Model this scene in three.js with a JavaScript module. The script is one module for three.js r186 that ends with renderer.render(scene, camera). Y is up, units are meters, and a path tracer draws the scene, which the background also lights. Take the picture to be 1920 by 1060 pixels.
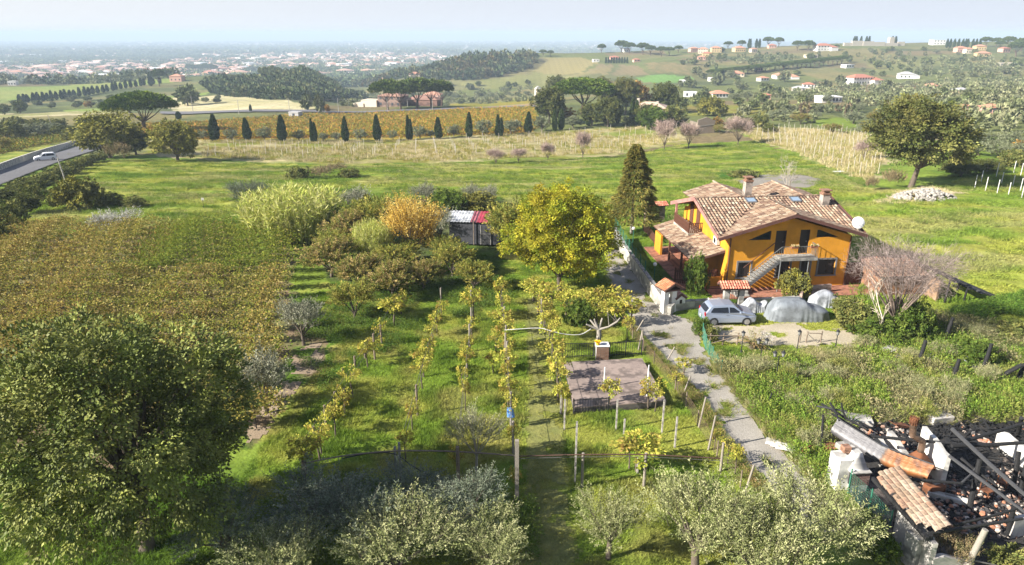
import * as THREE from 'three';
import { mergeGeometries } from 'three/addons/utils/BufferGeometryUtils.js';
import { RoundedBoxGeometry } from 'three/addons/geometries/RoundedBoxGeometry.js';

// ---------------------------------------------------------------- camera, sky, sun, exposure
const R = Math.PI / 180, PITCH = 19.5 * R, F = 1321, EYE = new THREE.Vector3(0, 20, 0);
const scene = new THREE.Scene();
const camera = new THREE.PerspectiveCamera(2 * Math.atan(530 / F) / R, 1920 / 1060, 0.1, 60000);
camera.position.copy(EYE); camera.rotation.x = -PITCH;
const renderer = new THREE.WebGLRenderer({ antialias: true });
renderer.toneMapping = THREE.LinearToneMapping; renderer.toneMappingExposure = 2.5;
renderer.shadowMap.enabled = true;
const SUN = new THREE.Vector3(-Math.cos(3 * R) * Math.cos(31 * R), Math.sin(31 * R), Math.sin(3 * R) * Math.cos(31 * R));
const sun = new THREE.DirectionalLight(new THREE.Color(1, 0.95, 0.86), 5);
sun.position.copy(SUN).multiplyScalar(300); sun.castShadow = true; sun.shadow.mapSize.set(4096, 4096);
Object.assign(sun.shadow.camera, { left: -160, right: 160, top: 160, bottom: -160, near: 1, far: 800 });
scene.add(sun, sun.target); sun.target.position.set(0, 0, -80);
{ // hazy autumn sky: pale at the horizon, deep blue overhead, warmer and whiter round the sun
  const W = 512, H = 256, d = new Float32Array(W * H * 4), v = new THREE.Vector3();
  for (let j = 0; j < H; j++) for (let i = 0; i < W; i++) {
    const up = ((j + 0.5) / H - 0.5) * Math.PI, az = ((i + 0.5) / W - 0.5) * 2 * Math.PI;
    v.set(Math.cos(az) * Math.cos(up), Math.sin(up), Math.sin(az) * Math.cos(up));
    const e = Math.max(0, up / R), k = Math.exp(-Math.pow(e / 19, 1.3)), c = v.dot(SUN), g = Math.pow(Math.max(0, c * 0.5 + 0.5), 3);
    const o = (j * W + i) * 4;
    d[o] = 0.078 + (0.238 + 0.14 * g) * k + 0.07 * Math.pow(g, 4);
    d[o + 1] = 0.110 + (0.229 + 0.11 * g) * k + 0.06 * Math.pow(g, 4);
    d[o + 2] = 0.195 + (0.185 + 0.035 * g) * k + 0.04 * Math.pow(g, 4);
    d[o + 3] = 1;
  }
  const t = new THREE.DataTexture(d, W, H, THREE.RGBAFormat, THREE.FloatType);
  t.mapping = THREE.EquirectangularReflectionMapping; t.magFilter = THREE.LinearFilter; t.needsUpdate = true;
  scene.background = t; scene.environment = t;
}
scene.fog = new THREE.FogExp2(new THREE.Color(0.68, 0.84, 1.0), 0.00025);

// ---------------------------------------------------------------- helpers
function rng(s) { return () => { s = (s + 0x6d2b79f5) | 0; let t = Math.imul(s ^ (s >>> 15), 1 | s); t = (t + Math.imul(t ^ (t >>> 7), 61 | t)) ^ t; return ((t ^ (t >>> 14)) >>> 0) / 4294967296; }; }
let rnd = rng(7);
const rr = (a, b) => a + (b - a) * rnd(), pick = (a) => a[Math.min(a.length - 1, Math.floor(rnd() * a.length))];
const gauss = () => (rnd() + rnd() + rnd() - 1.5) * 0.82;
const { clamp, lerp, smoothstep } = THREE.MathUtils;
const hash = (x, y) => { let n = Math.imul(x | 0, 374761393) + Math.imul(y | 0, 668265263); n = Math.imul(n ^ (n >>> 13), 1274126177); return ((n ^ (n >>> 16)) >>> 0) / 4294967296; };
function vn(x, y) { const i = Math.floor(x), j = Math.floor(y), a = x - i, b = y - j, s = a * a * (3 - 2 * a), t = b * b * (3 - 2 * b); return lerp(lerp(hash(i, j), hash(i + 1, j), s), lerp(hash(i, j + 1), hash(i + 1, j + 1), s), t); }
const fbm = (x, y, o = 4) => { let s = 0, a = 0.5, n = 0; for (let k = 0; k < o; k++) { s += a * vn(x, y); n += a; a *= 0.5; x = x * 2.03 + 17.1; y = y * 2.03 + 5.7; } return s / n; };
const names = {};
function numbered(n) { const k = names[n] = (names[n] ?? -1) + 1; return k ? n + '_' + String(k).padStart(3, '0') : n; }
function tag(o, label, category, group) { o.userData.label = label; o.userData.category = category; if (group) o.userData.group = group; return o; }
function thing(name, label, category, p = [0, 0, 0], turn = 0, group) {
  const o = new THREE.Group(); o.name = numbered(name); o.position.set(p.x ?? p[0], p.y ?? p[1], p.z ?? p[2]); o.rotation.y = turn; scene.add(o);
  return tag(o, label, category, group);
}
function part(name, geo, mat, parent, label) {
  const m = new THREE.Mesh(geo, mat); m.name = parent === scene ? numbered(name) : name; m.castShadow = m.receiveShadow = true; parent.add(m);
  if (label) m.userData.label = label;
  return m;
}
function struct(name, geo, mat) { const m = part(name, geo, mat, scene); m.userData.kind = 'structure'; return m; }
function stuff(name, geo, mat, label, category, parent = scene) { const m = part(name, geo, mat, parent); m.userData.kind = 'stuff'; if (label) m.userData.label = label; if (category) m.userData.category = category; return m; }
function copyOf(src, p, turn, s, label, group) {
  const c = src.clone(); c.name = numbered(src.name.replace(/_\d+$/, '')); scene.add(c);
  c.position.set(p.x ?? p[0], p.y ?? p[1], p.z ?? p[2]); c.rotation.set(0, turn, 0);
  if (s) Array.isArray(s) ? c.scale.set(...s) : c.scale.setScalar(s);
  c.userData = { ...src.userData }; if (label) c.userData.label = label; if (group) c.userData.group = group; else if (label) delete c.userData.group;
  return c;
}
function instanced(name, geo, mat, mats, cols, label, category) {
  const m = new THREE.InstancedMesh(geo, mat, mats.length); m.name = numbered(name); m.castShadow = m.receiveShadow = true;
  mats.forEach((x, i) => m.setMatrixAt(i, x));
  if (cols) cols.forEach((c, i) => m.setColorAt(i, c));
  m.userData = { kind: 'stuff', label, category }; scene.add(m); return m;
}
const M4 = (x, y, z, ry = 0, sx = 1, sy = sx, sz = sx, rx = 0, rz = 0) => new THREE.Matrix4().compose(new THREE.Vector3(x, y, z), new THREE.Quaternion().setFromEuler(new THREE.Euler(rx, ry, rz, 'YXZ')), new THREE.Vector3(sx, sy, sz));
// geometry
function fit(g) { // every geometry carries uv in metres on its dominant plane
  if (g.index) g = g.toNonIndexed();
  const p = g.attributes.position, n = g.attributes.normal, uv = new Float32Array(p.count * 2);
  for (let i = 0; i < p.count; i++) {
    const ax = Math.abs(n.getX(i)), ay = Math.abs(n.getY(i)), az = Math.abs(n.getZ(i));
    if (ay >= ax && ay >= az) { uv[2 * i] = p.getX(i); uv[2 * i + 1] = p.getZ(i); } else if (ax >= az) { uv[2 * i] = p.getZ(i); uv[2 * i + 1] = p.getY(i); } else { uv[2 * i] = p.getX(i); uv[2 * i + 1] = p.getY(i); }
  }
  const o = new THREE.BufferGeometry(); o.setAttribute('position', p); o.setAttribute('normal', n); o.setAttribute('uv', new THREE.BufferAttribute(uv, 2)); return o;
}
const mg = (...l) => { l = l.flat().map((g) => (g.index ? fit(g) : g)); return l.length === 1 ? l[0] : mergeGeometries(l); };
const _e = new THREE.Euler(), _m = new THREE.Matrix4();
function put(g, x = 0, y = 0, z = 0, rx = 0, ry = 0, rz = 0) { g.applyMatrix4(_m.compose(new THREE.Vector3(x, y, z), new THREE.Quaternion().setFromEuler(_e.set(rx, ry, rz, 'YXZ')), new THREE.Vector3(1, 1, 1))); return g; }
const bx = (w, h, d, x = 0, y = 0, z = 0, rx = 0, ry = 0, rz = 0) => put(fit(new THREE.BoxGeometry(w, h, d)), x, y, z, rx, ry, rz);
const rb = (w, h, d, r, x = 0, y = 0, z = 0, rx = 0, ry = 0, rz = 0) => put(fit(new RoundedBoxGeometry(w, h, d, 2, Math.min(r, w / 2.01, h / 2.01, d / 2.01))), x, y, z, rx, ry, rz);
const cy = (r0, r1, h, n = 8, x = 0, y = 0, z = 0, rx = 0, ry = 0, rz = 0) => put(fit(new THREE.CylinderGeometry(r1, r0, h, n)), x, y, z, rx, ry, rz);
const V = (x, y, z) => new THREE.Vector3(x, y, z);
function rod(a, b, r0, r1 = r0, n = 6) { // tapered round bar from a to b
  const d = V().subVectors(b, a), L = d.length(), g = new THREE.CylinderGeometry(r1, r0, L, n); g.translate(0, L / 2, 0);
  g.applyQuaternion(new THREE.Quaternion().setFromUnitVectors(V(0, 1, 0), d.normalize())); g.translate(a.x, a.y, a.z); return fit(g);
}
function beam(a, b, w, h) { // squared timber from a to b
  const d = V().subVectors(b, a), L = d.length(), g = new THREE.BoxGeometry(w, h, L); g.translate(0, 0, L / 2);
  g.applyMatrix4(new THREE.Matrix4().lookAt(b, a, V(0, 1, 0))); g.translate(a.x, a.y, a.z); return fit(g);
}
function poly(pts, h, bevel = 0) { const s = new THREE.Shape(pts.map((p) => new THREE.Vector2(p[0], p[1]))); return fit(new THREE.ExtrudeGeometry(s, { depth: h, bevelEnabled: bevel > 0, bevelSize: bevel, bevelThickness: bevel, bevelSegments: 1 })); }
function tube(pts, r, seg = 24, n = 6) { return fit(new THREE.TubeGeometry(new THREE.CatmullRomCurve3(pts), seg, r, n)); }
function bend(g, f) { const p = g.attributes.position; for (let i = 0; i < p.count; i++) { const q = f(p.getX(i), p.getY(i), p.getZ(i)); p.setXYZ(i, q[0], q[1], q[2]); } g.computeVertexNormals(); return g; }
function tint(g, f) { const p = g.attributes.position, c = new Float32Array(p.count * 3); for (let i = 0; i < p.count; i++) { const q = typeof f === 'function' ? f(p.getX(i), p.getY(i), p.getZ(i), i) : f; c.set(q, i * 3); } g.setAttribute('color', new THREE.BufferAttribute(c, 3)); return g; }

// ---------------------------------------------------------------- textures and materials
function noiseTex(size, f, srgb = false) {
  const d = new Uint8Array(size * size * 4);
  for (let j = 0; j < size; j++) for (let i = 0; i < size; i++) { const v = f(i / size, j / size), o = (j * size + i) * 4; const c = Array.isArray(v) ? v : [v, v, v]; for (let k = 0; k < 3; k++) d[o + k] = clamp(c[k], 0, 1) * 255; d[o + 3] = 255; }
  const t = new THREE.DataTexture(d, size, size); t.wrapS = t.wrapT = THREE.RepeatWrapping; t.magFilter = THREE.LinearFilter; t.needsUpdate = true; if (srgb) t.colorSpace = THREE.SRGBColorSpace; return t;
}
const pv = (x, y, p) => { const i = Math.floor(x), j = Math.floor(y), a = x - i, b = y - j, s = a * a * (3 - 2 * a), t = b * b * (3 - 2 * b), w = (n) => ((n % p) + p) % p; return lerp(lerp(hash(w(i), w(j)), hash(w(i + 1), w(j)), s), lerp(hash(w(i), w(j + 1)), hash(w(i + 1), w(j + 1)), s), t); };
const pf = (u, v, p, o) => { let s = 0, a = 0.5, n = 0; for (let k = 0; k < o; k++) { s += a * pv(u * p + k * 0.37, v * p + k * 0.71, p); n += a; a *= 0.55; p *= 2; } return s / n; };
const rep = (t, k, k2 = k) => { const c = t.clone(); c.repeat.set(k, k2); c.needsUpdate = true; return c; };
const T = {
  ground: noiseTex(1024, (u, v) => { const a = pf(u, v, 12, 6), b = pf(u + 0.3, v + 0.6, 90, 3); return 0.30 + 0.55 * a + 0.35 * (b - 0.5) + 0.1; }),
  grain: noiseTex(512, (u, v) => 0.25 + 0.75 * pf(u, v, 24, 5)),
  stain: noiseTex(512, (u, v) => { const a = pf(u, v, 5, 6); return 0.72 + 0.28 * smoothstep(a, 0.3, 0.62); }),
  dirty: noiseTex(512, (u, v) => { const a = pf(u, v, 4, 6), b = pf(u * 1 + 0.4, v, 16, 4); return 0.35 + 0.4 * smoothstep(a, 0.3, 0.6) + 0.25 * b; }),
  gravel: noiseTex(512, (u, v) => 0.45 + 0.55 * pf(u, v, 64, 3)),
  plasterY: noiseTex(512, (u, v) => { const a = pf(u, v, 4, 6), b = pf(u + 0.2, v * 0.999, 32, 3); return 0.70 + 0.24 * smoothstep(a, 0.28, 0.66) + 0.10 * (b - 0.4); }),
  wood: noiseTex(256, (u, v) => 0.5 + 0.5 * pf(u, v * 0.999, 8, 2) * (0.6 + 0.4 * pv(u * 64, v * 4, 64))),
};
const std = (c, rough = 0.85, o = {}) => new THREE.MeshStandardMaterial({ color: Array.isArray(c) ? new THREE.Color().setRGB(...c) : new THREE.Color(c), roughness: rough, ...o });
const tex = (c, t, k, rough = 0.9, bump = 0.01, o = {}) => { const x = rep(t, k); return std(c, rough, { map: x, bumpMap: x, bumpScale: bump, ...o }); };
const leafMat = (through = 0.3) => new THREE.MeshPhysicalMaterial({ color: new THREE.Color().setRGB(1.35, 1.4, 1.3), vertexColors: true, roughness: 1, transmission: through, thickness: 0, side: THREE.DoubleSide, specularIntensity: 0.12 });
const matte = (k, rough = 1, o = {}) => new THREE.MeshPhysicalMaterial({ color: new THREE.Color().setRGB(...k), roughness: rough, ...{ specularIntensity: 0.12 }, ...o });
const MAT = {
  leaf: leafMat(0.3), dull: matte([1.3, 1.3, 1.3], 0.95, { vertexColors: true, side: THREE.DoubleSide }),
  gloss: matte([1.35, 1.35, 1.35], 0.6, { specularIntensity: 0.4, vertexColors: true, side: THREE.DoubleSide }),
  bark: tex([0.20, 0.155, 0.115], T.grain, 3, 0.95, 0.02), paleBark: tex([0.48, 0.43, 0.36], T.grain, 3, 0.9, 0.01), darkBark: tex([0.075, 0.06, 0.05], T.grain, 3, 0.95, 0.02), pineBark: tex([0.17, 0.105, 0.075], T.grain, 2, 0.95, 0.03),
  plaster: tex([0.62, 0.58, 0.50], T.dirty, 0.35, 0.9, 0.006), white: tex([0.80, 0.78, 0.73], T.stain, 0.4, 0.8, 0.004), concrete: tex([0.42, 0.40, 0.37], T.dirty, 0.8, 0.9, 0.01),
  post: tex([0.45, 0.39, 0.32], T.grain, 4, 0.9, 0.01), wood: tex([0.30, 0.23, 0.17], T.wood, 2, 0.85, 0.008), brown: tex([0.16, 0.062, 0.035], T.wood, 2, 0.7, 0.004), darkWood: tex([0.035, 0.020, 0.016], T.wood, 2, 0.6, 0.004),
  char: tex([0.022, 0.021, 0.022], T.grain, 2, 0.75, 0.03), charGrey: tex([0.10, 0.10, 0.105], T.grain, 2, 0.85, 0.03), steel: std([0.32, 0.33, 0.34], 0.45, { metalness: 0.7 }), iron: std([0.03, 0.03, 0.032], 0.6, { metalness: 0.3 }), rust: tex([0.21, 0.075, 0.028], T.dirty, 1.3, 0.85, 0.01),
  glass: std([0.012, 0.015, 0.02], 0.08), wire: std([0.14, 0.13, 0.12], 0.6, { metalness: 0.4 }), terracotta: tex([0.48, 0.19, 0.10], T.dirty, 1.2, 0.85, 0.006), brick: tex([0.36, 0.19, 0.12], T.dirty, 2, 0.9, 0.01), vc: std([1, 1, 1], 0.85, { vertexColors: true }), vcb: tex([1.3, 1.3, 1.3], T.grain, 2.5, 0.9, 0.006, { vertexColors: true }),
  green: std([0.03, 0.16, 0.10], 0.6), stone: tex([0.40, 0.36, 0.30], T.grain, 2.5, 0.95, 0.02),
};

// ---------------------------------------------------------------- terrain: heights on a fan of bearings
const DS = [0, 40, 60, 90, 120, 155, 190, 225, 300, 380, 450, 520, 600, 700, 800, 900, 1000, 1150, 1400, 2000, 3000, 6000, 12000, 45000];
const near = [0, 0, 0, -1.5, -4, -7, -9.6, -12], nearR = [0, 0, 0, -1, -3.4, -5.8, -7, -7.6], nearRR = [0, 0, 0, -0.6, -2, -3.5, -4.5, -5.2], out = [-72, -78, -90, -100, -130];
const COL = [
  [-1.6, ...near, -16, -20, -24, -27, -26, -27, -40, -48, -54, -60, -66, ...out], [-0.685, ...near, -16, -20, -24, -27, -26, -26, -40, -48, -54, -60, -66, ...out],
  [-0.471, ...near, -16, -19, -22, -24, -25, -25, -25, -34, -48, -58, -66, ...out], [-0.30, ...near, -16, -17, -20, -23, -17, -15, -24, -42, -54, -60, -66, ...out],
  [-0.215, ...near, -15.5, -17.5, -23, -29, -32, -36, -42, -46, -52, -58, -66, ...out], [-0.13, ...near, -15, -17, -24, -32, -38, -40, -34, -26, -30, -52, -66, ...out],
  [-0.05, ...near, -14, -16, -22, -28, -34, -36, -24, -11, -14, -42, -64, ...out], [0.036, ...near, -13, -15, -20, -26, -30, -30, -24, -11, -5, -18, -55, ...out],
  [0.136, ...near, -12, -14, -18, -22, -24, -22, -16, -9, -5, -15, -50, ...out], [0.243, ...near.slice(0, 5), -6.6, -8.8, -10, -11, -13, -17, -20, -20, -15, -9, -4.5, -1, -8, -45, ...out],
  [0.457, ...nearR, -8, -13, -16, -17, -16, -12, -6, 0, 6, 3, -35, ...out], [0.685, ...nearRR, -6, -10, -12, -13, -11, -7, -2, 4, 9, 7, -30, ...out], [1.6, ...nearRR, -6, -10, -12, -13, -11, -7, -2, 4, 9, 7, -30, ...out],
];
const slopes = COL.map((c) => { const y = c.slice(1), n = DS.length, m = new Array(n).fill(0), s = []; for (let i = 0; i < n - 1; i++) s.push((y[i + 1] - y[i]) / (DS[i + 1] - DS[i])); for (let i = 1; i < n - 1; i++) m[i] = s[i - 1] * s[i] <= 0 ? 0 : 2 / (1 / s[i - 1] + 1 / s[i]); return m; });
function prof(k, d) { let i = 0; while (i < DS.length - 2 && d > DS[i + 1]) i++; const w = DS[i + 1] - DS[i], t = clamp((d - DS[i]) / w, 0, 1), a = COL[k][i + 1], b = COL[k][i + 2], m0 = slopes[k][i] * w, m1 = slopes[k][i + 1] * w, t2 = t * t, t3 = t2 * t; return (2 * t3 - 3 * t2 + 1) * a + (t3 - 2 * t2 + t) * m0 + (-2 * t3 + 3 * t2) * b + (t3 - t2) * m1; }
function H(x, z) {
  if (z > -6) { return 0; }
  const d = -z, u = clamp(x / d, -1.6, 1.6); let k = 0; while (k < COL.length - 2 && u > COL[k + 1][0]) k++;
  const t0 = clamp((u - COL[k][0]) / (COL[k + 1][0] - COL[k][0]), 0, 1), t = t0 * t0 * (3 - 2 * t0);
  let h = lerp(prof(k, d), prof(k + 1, d), t);
  if (d > 70) h += (fbm(x * 0.012, z * 0.012, 3) - 0.5) * clamp((d - 70) / 250, 0, 1) * (d > 1200 ? 2 : 5);
  return h;
}
function ray(px, py) { const a = (px - 960) / F, b = (530 - py) / F; return V(a, b * Math.cos(PITCH) - Math.sin(PITCH), -b * Math.sin(PITCH) - Math.cos(PITCH)); }
function G(px, py) { // the ground seen at a place of the photograph
  const r = ray(px, py); let t = 8, s = 0.5;
  for (let i = 0; i < 4000; i++) { const n = t + s; if (EYE.y + r.y * n < H(r.x * n, r.z * n)) break; t = n; s = Math.max(0.4, t * 0.006); if (t > 40000) break; }
  let lo = t, hi = t + s; for (let i = 0; i < 24; i++) { const m = (lo + hi) / 2; if (EYE.y + r.y * m < H(r.x * m, r.z * m)) hi = m; else lo = m; }
  if (px > 700 && hi * -r.z > 1150 && py < 170) hi = (px > 975 ? 985 : 915) / -r.z; // what stands on the ridges stays on them
  return V(r.x * hi, H(r.x * hi, r.z * hi), r.z * hi);
}
const atY = (px, py, h) => { const r = ray(px, py), t = (h - EYE.y) / r.y; return V(r.x * t, h, r.z * t); };
const depth = (b) => -b.z * Math.cos(PITCH) - (b.y - EYE.y) * Math.sin(PITCH);
const wide = (b, px) => (px * depth(b)) / F;
function tall(b, py) { const k = (530 - py) / F, d = -b.z; return EYE.y + (d * (k * Math.cos(PITCH) - Math.sin(PITCH))) / (Math.cos(PITCH) + k * Math.sin(PITCH)) - b.y; }
const onG = (x, z, up = 0) => V(x, H(x, z) + up, z);
const world = (pts) => pts.map(([x, y]) => { const g = G(x, y); return [g.x, g.z]; });
function inside(P, x, z) { let c = false; for (let i = 0, j = P.length - 1; i < P.length; j = i++) { const a = P[i], b = P[j]; if (a[1] > z !== b[1] > z && x < ((b[0] - a[0]) * (z - a[1])) / (b[1] - a[1]) + a[0]) c = !c; } return c; }
const boxOf = (P) => [Math.min(...P.map((p) => p[0])), Math.max(...P.map((p) => p[0])), Math.min(...P.map((p) => p[1])), Math.max(...P.map((p) => p[1]))];
function scatter(P, n, f, not = []) { const b = boxOf(P); let k = 0; for (let i = 0; i < n * 12 && k < n; i++) { const x = rr(b[0], b[1]), z = rr(b[2], b[3]); if (!inside(P, x, z) || not.some((q) => inside(q, x, z))) continue; f(x, z, k); k++; } }

// ---------------------------------------------------------------- the ground
const C = {
  mead: [0.145, 0.195, 0.029], meadY: [0.235, 0.24, 0.046], meadD: [0.070, 0.12, 0.015], lawn: [0.15, 0.212, 0.028], lawnY: [0.25, 0.255, 0.052], straw: [0.34, 0.285, 0.15], strawG: [0.22, 0.215, 0.075],
  soil: [0.16, 0.115, 0.07], sand: [0.42, 0.35, 0.25], olive: [0.135, 0.135, 0.055], oliveD: [0.075, 0.09, 0.035], hillG: [0.14, 0.155, 0.05], gold: [0.24, 0.185, 0.028], goldG: [0.17, 0.17, 0.03], tan: [0.215, 0.18, 0.075], brownF: [0.19, 0.145, 0.075], green: [0.13, 0.23, 0.06], pale: [0.38, 0.33, 0.22],
};
const REG = [];
const region = (pts, a, b, o = {}) => REG.push({ P: world(pts), a, b, s: o.s ?? 0.15, w: o.w ?? 1.2, k: o.k ?? 0 });
// far fields
region([[-300, 172], [0, 164], [120, 161], [235, 150], [335, 147], [330, 153], [160, 171], [0, 191], [-300, 215]], [0.17, 0.215, 0.05], [0.22, 0.23, 0.07], { s: 0.02, w: 6 });
region([[120, 207], [250, 191], [300, 180], [425, 166], [335, 186], [240, 205], [150, 214]], [0.15, 0.22, 0.04], [0.2, 0.23, 0.06], { s: 0.02, w: 5 });
region([[300, 184], [420, 177], [560, 192], [590, 203], [560, 209], [330, 211], [310, 200]], [0.46, 0.40, 0.24], [0.38, 0.34, 0.17], { s: 0.05, w: 4 });
region([[-200, 220], [0, 214], [180, 208], [240, 207], [240, 213], [0, 222], [-200, 232]], [0.42, 0.36, 0.21], C.strawG, { s: 0.05, w: 3 });
region([[385, 140], [500, 136], [512, 145], [470, 151], [395, 150]], [0.16, 0.20, 0.05], [0.22, 0.21, 0.07], { s: 0.02, w: 5 });
region([[975, 106], [1100, 108], [1118, 118], [1085, 138], [1000, 135], [955, 118]], C.tan, [0.24, 0.2, 0.08], { s: 0.01, w: 6 });
region([[1092, 138], [1122, 121], [1155, 121], [1138, 140]], C.brownF, C.tan, { s: 0.02, w: 3 });
region([[1147, 140], [1164, 122], [1200, 123], [1215, 141]], C.brownF, [0.17, 0.14, 0.07], { s: 0.02, w: 3 });
region([[1190, 147], [1232, 140], [1300, 146], [1288, 156], [1212, 155]], C.green, [0.12, 0.2, 0.05], { s: 0.02, w: 4 });
region([[1210, 118], [1335, 124], [1322, 143], [1222, 137]], [0.13, 0.12, 0.05], [0.19, 0.15, 0.07], { s: 0.2, w: 4 });
region([[850, 162], [1010, 136], [1085, 140], [1040, 162]], [0.15, 0.155, 0.05], [0.20, 0.19, 0.07], { s: 0.02, w: 6 });
region([[640, 212], [850, 203], [1015, 190], [1015, 203], [640, 214]], [0.30, 0.22, 0.13], [0.24, 0.19, 0.09], { s: 0.06, w: 3 });
region([[840, 196], [1000, 182], [1010, 192], [850, 204]], C.gold, C.goldG, { s: 0.06, w: 3 });
region([[1505, 226], [1590, 221], [1625, 236], [1560, 242]], [0.15, 0.2, 0.03], C.mead, { s: 0.05, w: 2 });
region([[1800, 212], [1930, 211], [1930, 222], [1805, 220]], C.pale, C.straw, { s: 0.05, w: 2 });
region([[1280, 194], [1560, 195], [1500, 216], [1290, 216]], [0.19, 0.155, 0.05], C.goldG, { s: 0.05, w: 3 });
region([[1620, 122], [1760, 104], [1810, 114], [1650, 136]], [0.2, 0.18, 0.07], C.hillG, { s: 0.01, w: 5 });
region([[1780, 168], [1930, 150], [1930, 196], [1800, 200]], [0.185, 0.165, 0.055], C.hillG, { s: 0.03, w: 5 });
// middle distance
region([[-60, 300], [0, 292], [60, 278], [135, 262], [125, 250], [0, 262], [-60, 270]], C.goldG, C.lawnY, { s: 0.1 });
region([[-60, 345], [0, 318], [90, 284], [125, 270], [60, 276], [-60, 300]], C.lawnY, C.mead, { s: 0.2 });
region([[255, 236], [560, 216], [1000, 203], [1012, 240], [980, 252], [420, 264], [260, 256]], C.gold, [0.29, 0.215, 0.035], { s: 0.12, w: 2 });
region([[270, 262], [420, 263], [700, 262], [1000, 248], [1200, 235], [1295, 238], [1285, 268], [1180, 284], [1150, 293], [900, 303], [640, 309], [380, 300], [265, 292]], C.straw, C.goldG, { s: 0.10, w: 2, k: 1 });
region([[1385, 240], [1640, 246], [1670, 300], [1640, 345], [1560, 318], [1480, 284], [1410, 264]], C.straw, C.mead, { s: 0.12, w: 2, k: 1 });
region([[30, 430], [70, 390], [118, 330], [170, 304], [260, 300], [640, 310], [900, 304], [1150, 294], [1285, 270], [1412, 264], [1480, 286], [1560, 320], [1625, 352], [1720, 360], [1830, 330], [1960, 320], [1990, 700], [1700, 640], [1600, 560], [1600, 440], [1240, 430], [900, 420], [460, 440]], C.mead, C.meadY, { s: 0.16, w: 1.5, k: 2 });
region([[1640, 380], [1680, 362], [1740, 348], [1800, 362], [1790, 376], [1700, 380]], C.sand, C.straw, { s: 0.5 });
region([[1350, 322], [1400, 318], [1410, 326], [1370, 338], [1345, 336]], [0.05, 0.12, 0.02], C.meadD, { s: 0.5, w: 0.6 });
// near plots
region([[430, 560], [560, 545], [620, 620], [610, 700], [480, 840], [420, 800]], C.meadD, C.soil, { s: 0.5, w: 0.5 });
region([[-80, 445], [545, 440], [545, 640], [440, 700], [200, 900], [-200, 900]], C.soil, C.olive, { s: 0.5, w: 0.5 });
region([[560, 540], [900, 470], [1140, 480], [1200, 600], [1270, 680], [1330, 770], [1480, 960], [1500, 1100], [480, 1100], [450, 900], [560, 740], [640, 640]], C.lawn, C.lawnY, { s: 0.45, w: 0.8, k: 3 });
region([[600, 380], [940, 370], [960, 480], [900, 540], [640, 560], [590, 470]], [0.07, 0.08, 0.03], C.meadD, { s: 0.4, w: 0.8 });
region([[1300, 662], [1440, 640], [1640, 600], [1740, 600], [2300, 650], [2300, 1100], [1600, 1100], [1500, 930], [1400, 800]], [0.14, 0.18, 0.035], [0.22, 0.20, 0.08], { s: 0.5, w: 0.8, k: 4 });
region([[1300, 606], [1420, 580], [1590, 570], [1640, 620], [1610, 655], [1440, 650], [1330, 650]], C.lawn, C.lawnY, { s: 0.4, w: 0.6 });
region([[1170, 440], [1260, 400], [1370, 540], [1620, 540], [1620, 570], [1350, 580], [1260, 585]], C.lawn, C.meadD, { s: 0.5, w: 0.3 });
REG.forEach((r) => (r.b4 = boxOf(r.P)));
const PATCH = [C.olive, C.olive, C.oliveD, C.hillG, C.tan, C.brownF, C.hillG, [0.15, 0.155, 0.06], [0.10, 0.115, 0.045], [0.18, 0.165, 0.07]].map((c) => c.map((k) => k * 0.88));
function patch(x, z, s) { const px = x / s, pz = z / s, i = Math.floor(px), j = Math.floor(pz); let best = 9, h = 0; for (let a = -1; a < 2; a++) for (let b = -1; b < 2; b++) { const qx = i + a + hash(i + a + 91, j + b), qz = j + b + hash(i + a, j + b + 57), d = Math.max(Math.abs(px - qx), Math.abs(pz - qz) * 1.3) + 0.2 * Math.hypot(px - qx, pz - qz); if (d < best) { best = d; h = hash(i + a + 7, j + b + 3); } } return PATCH[Math.floor(h * PATCH.length)]; }
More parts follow.
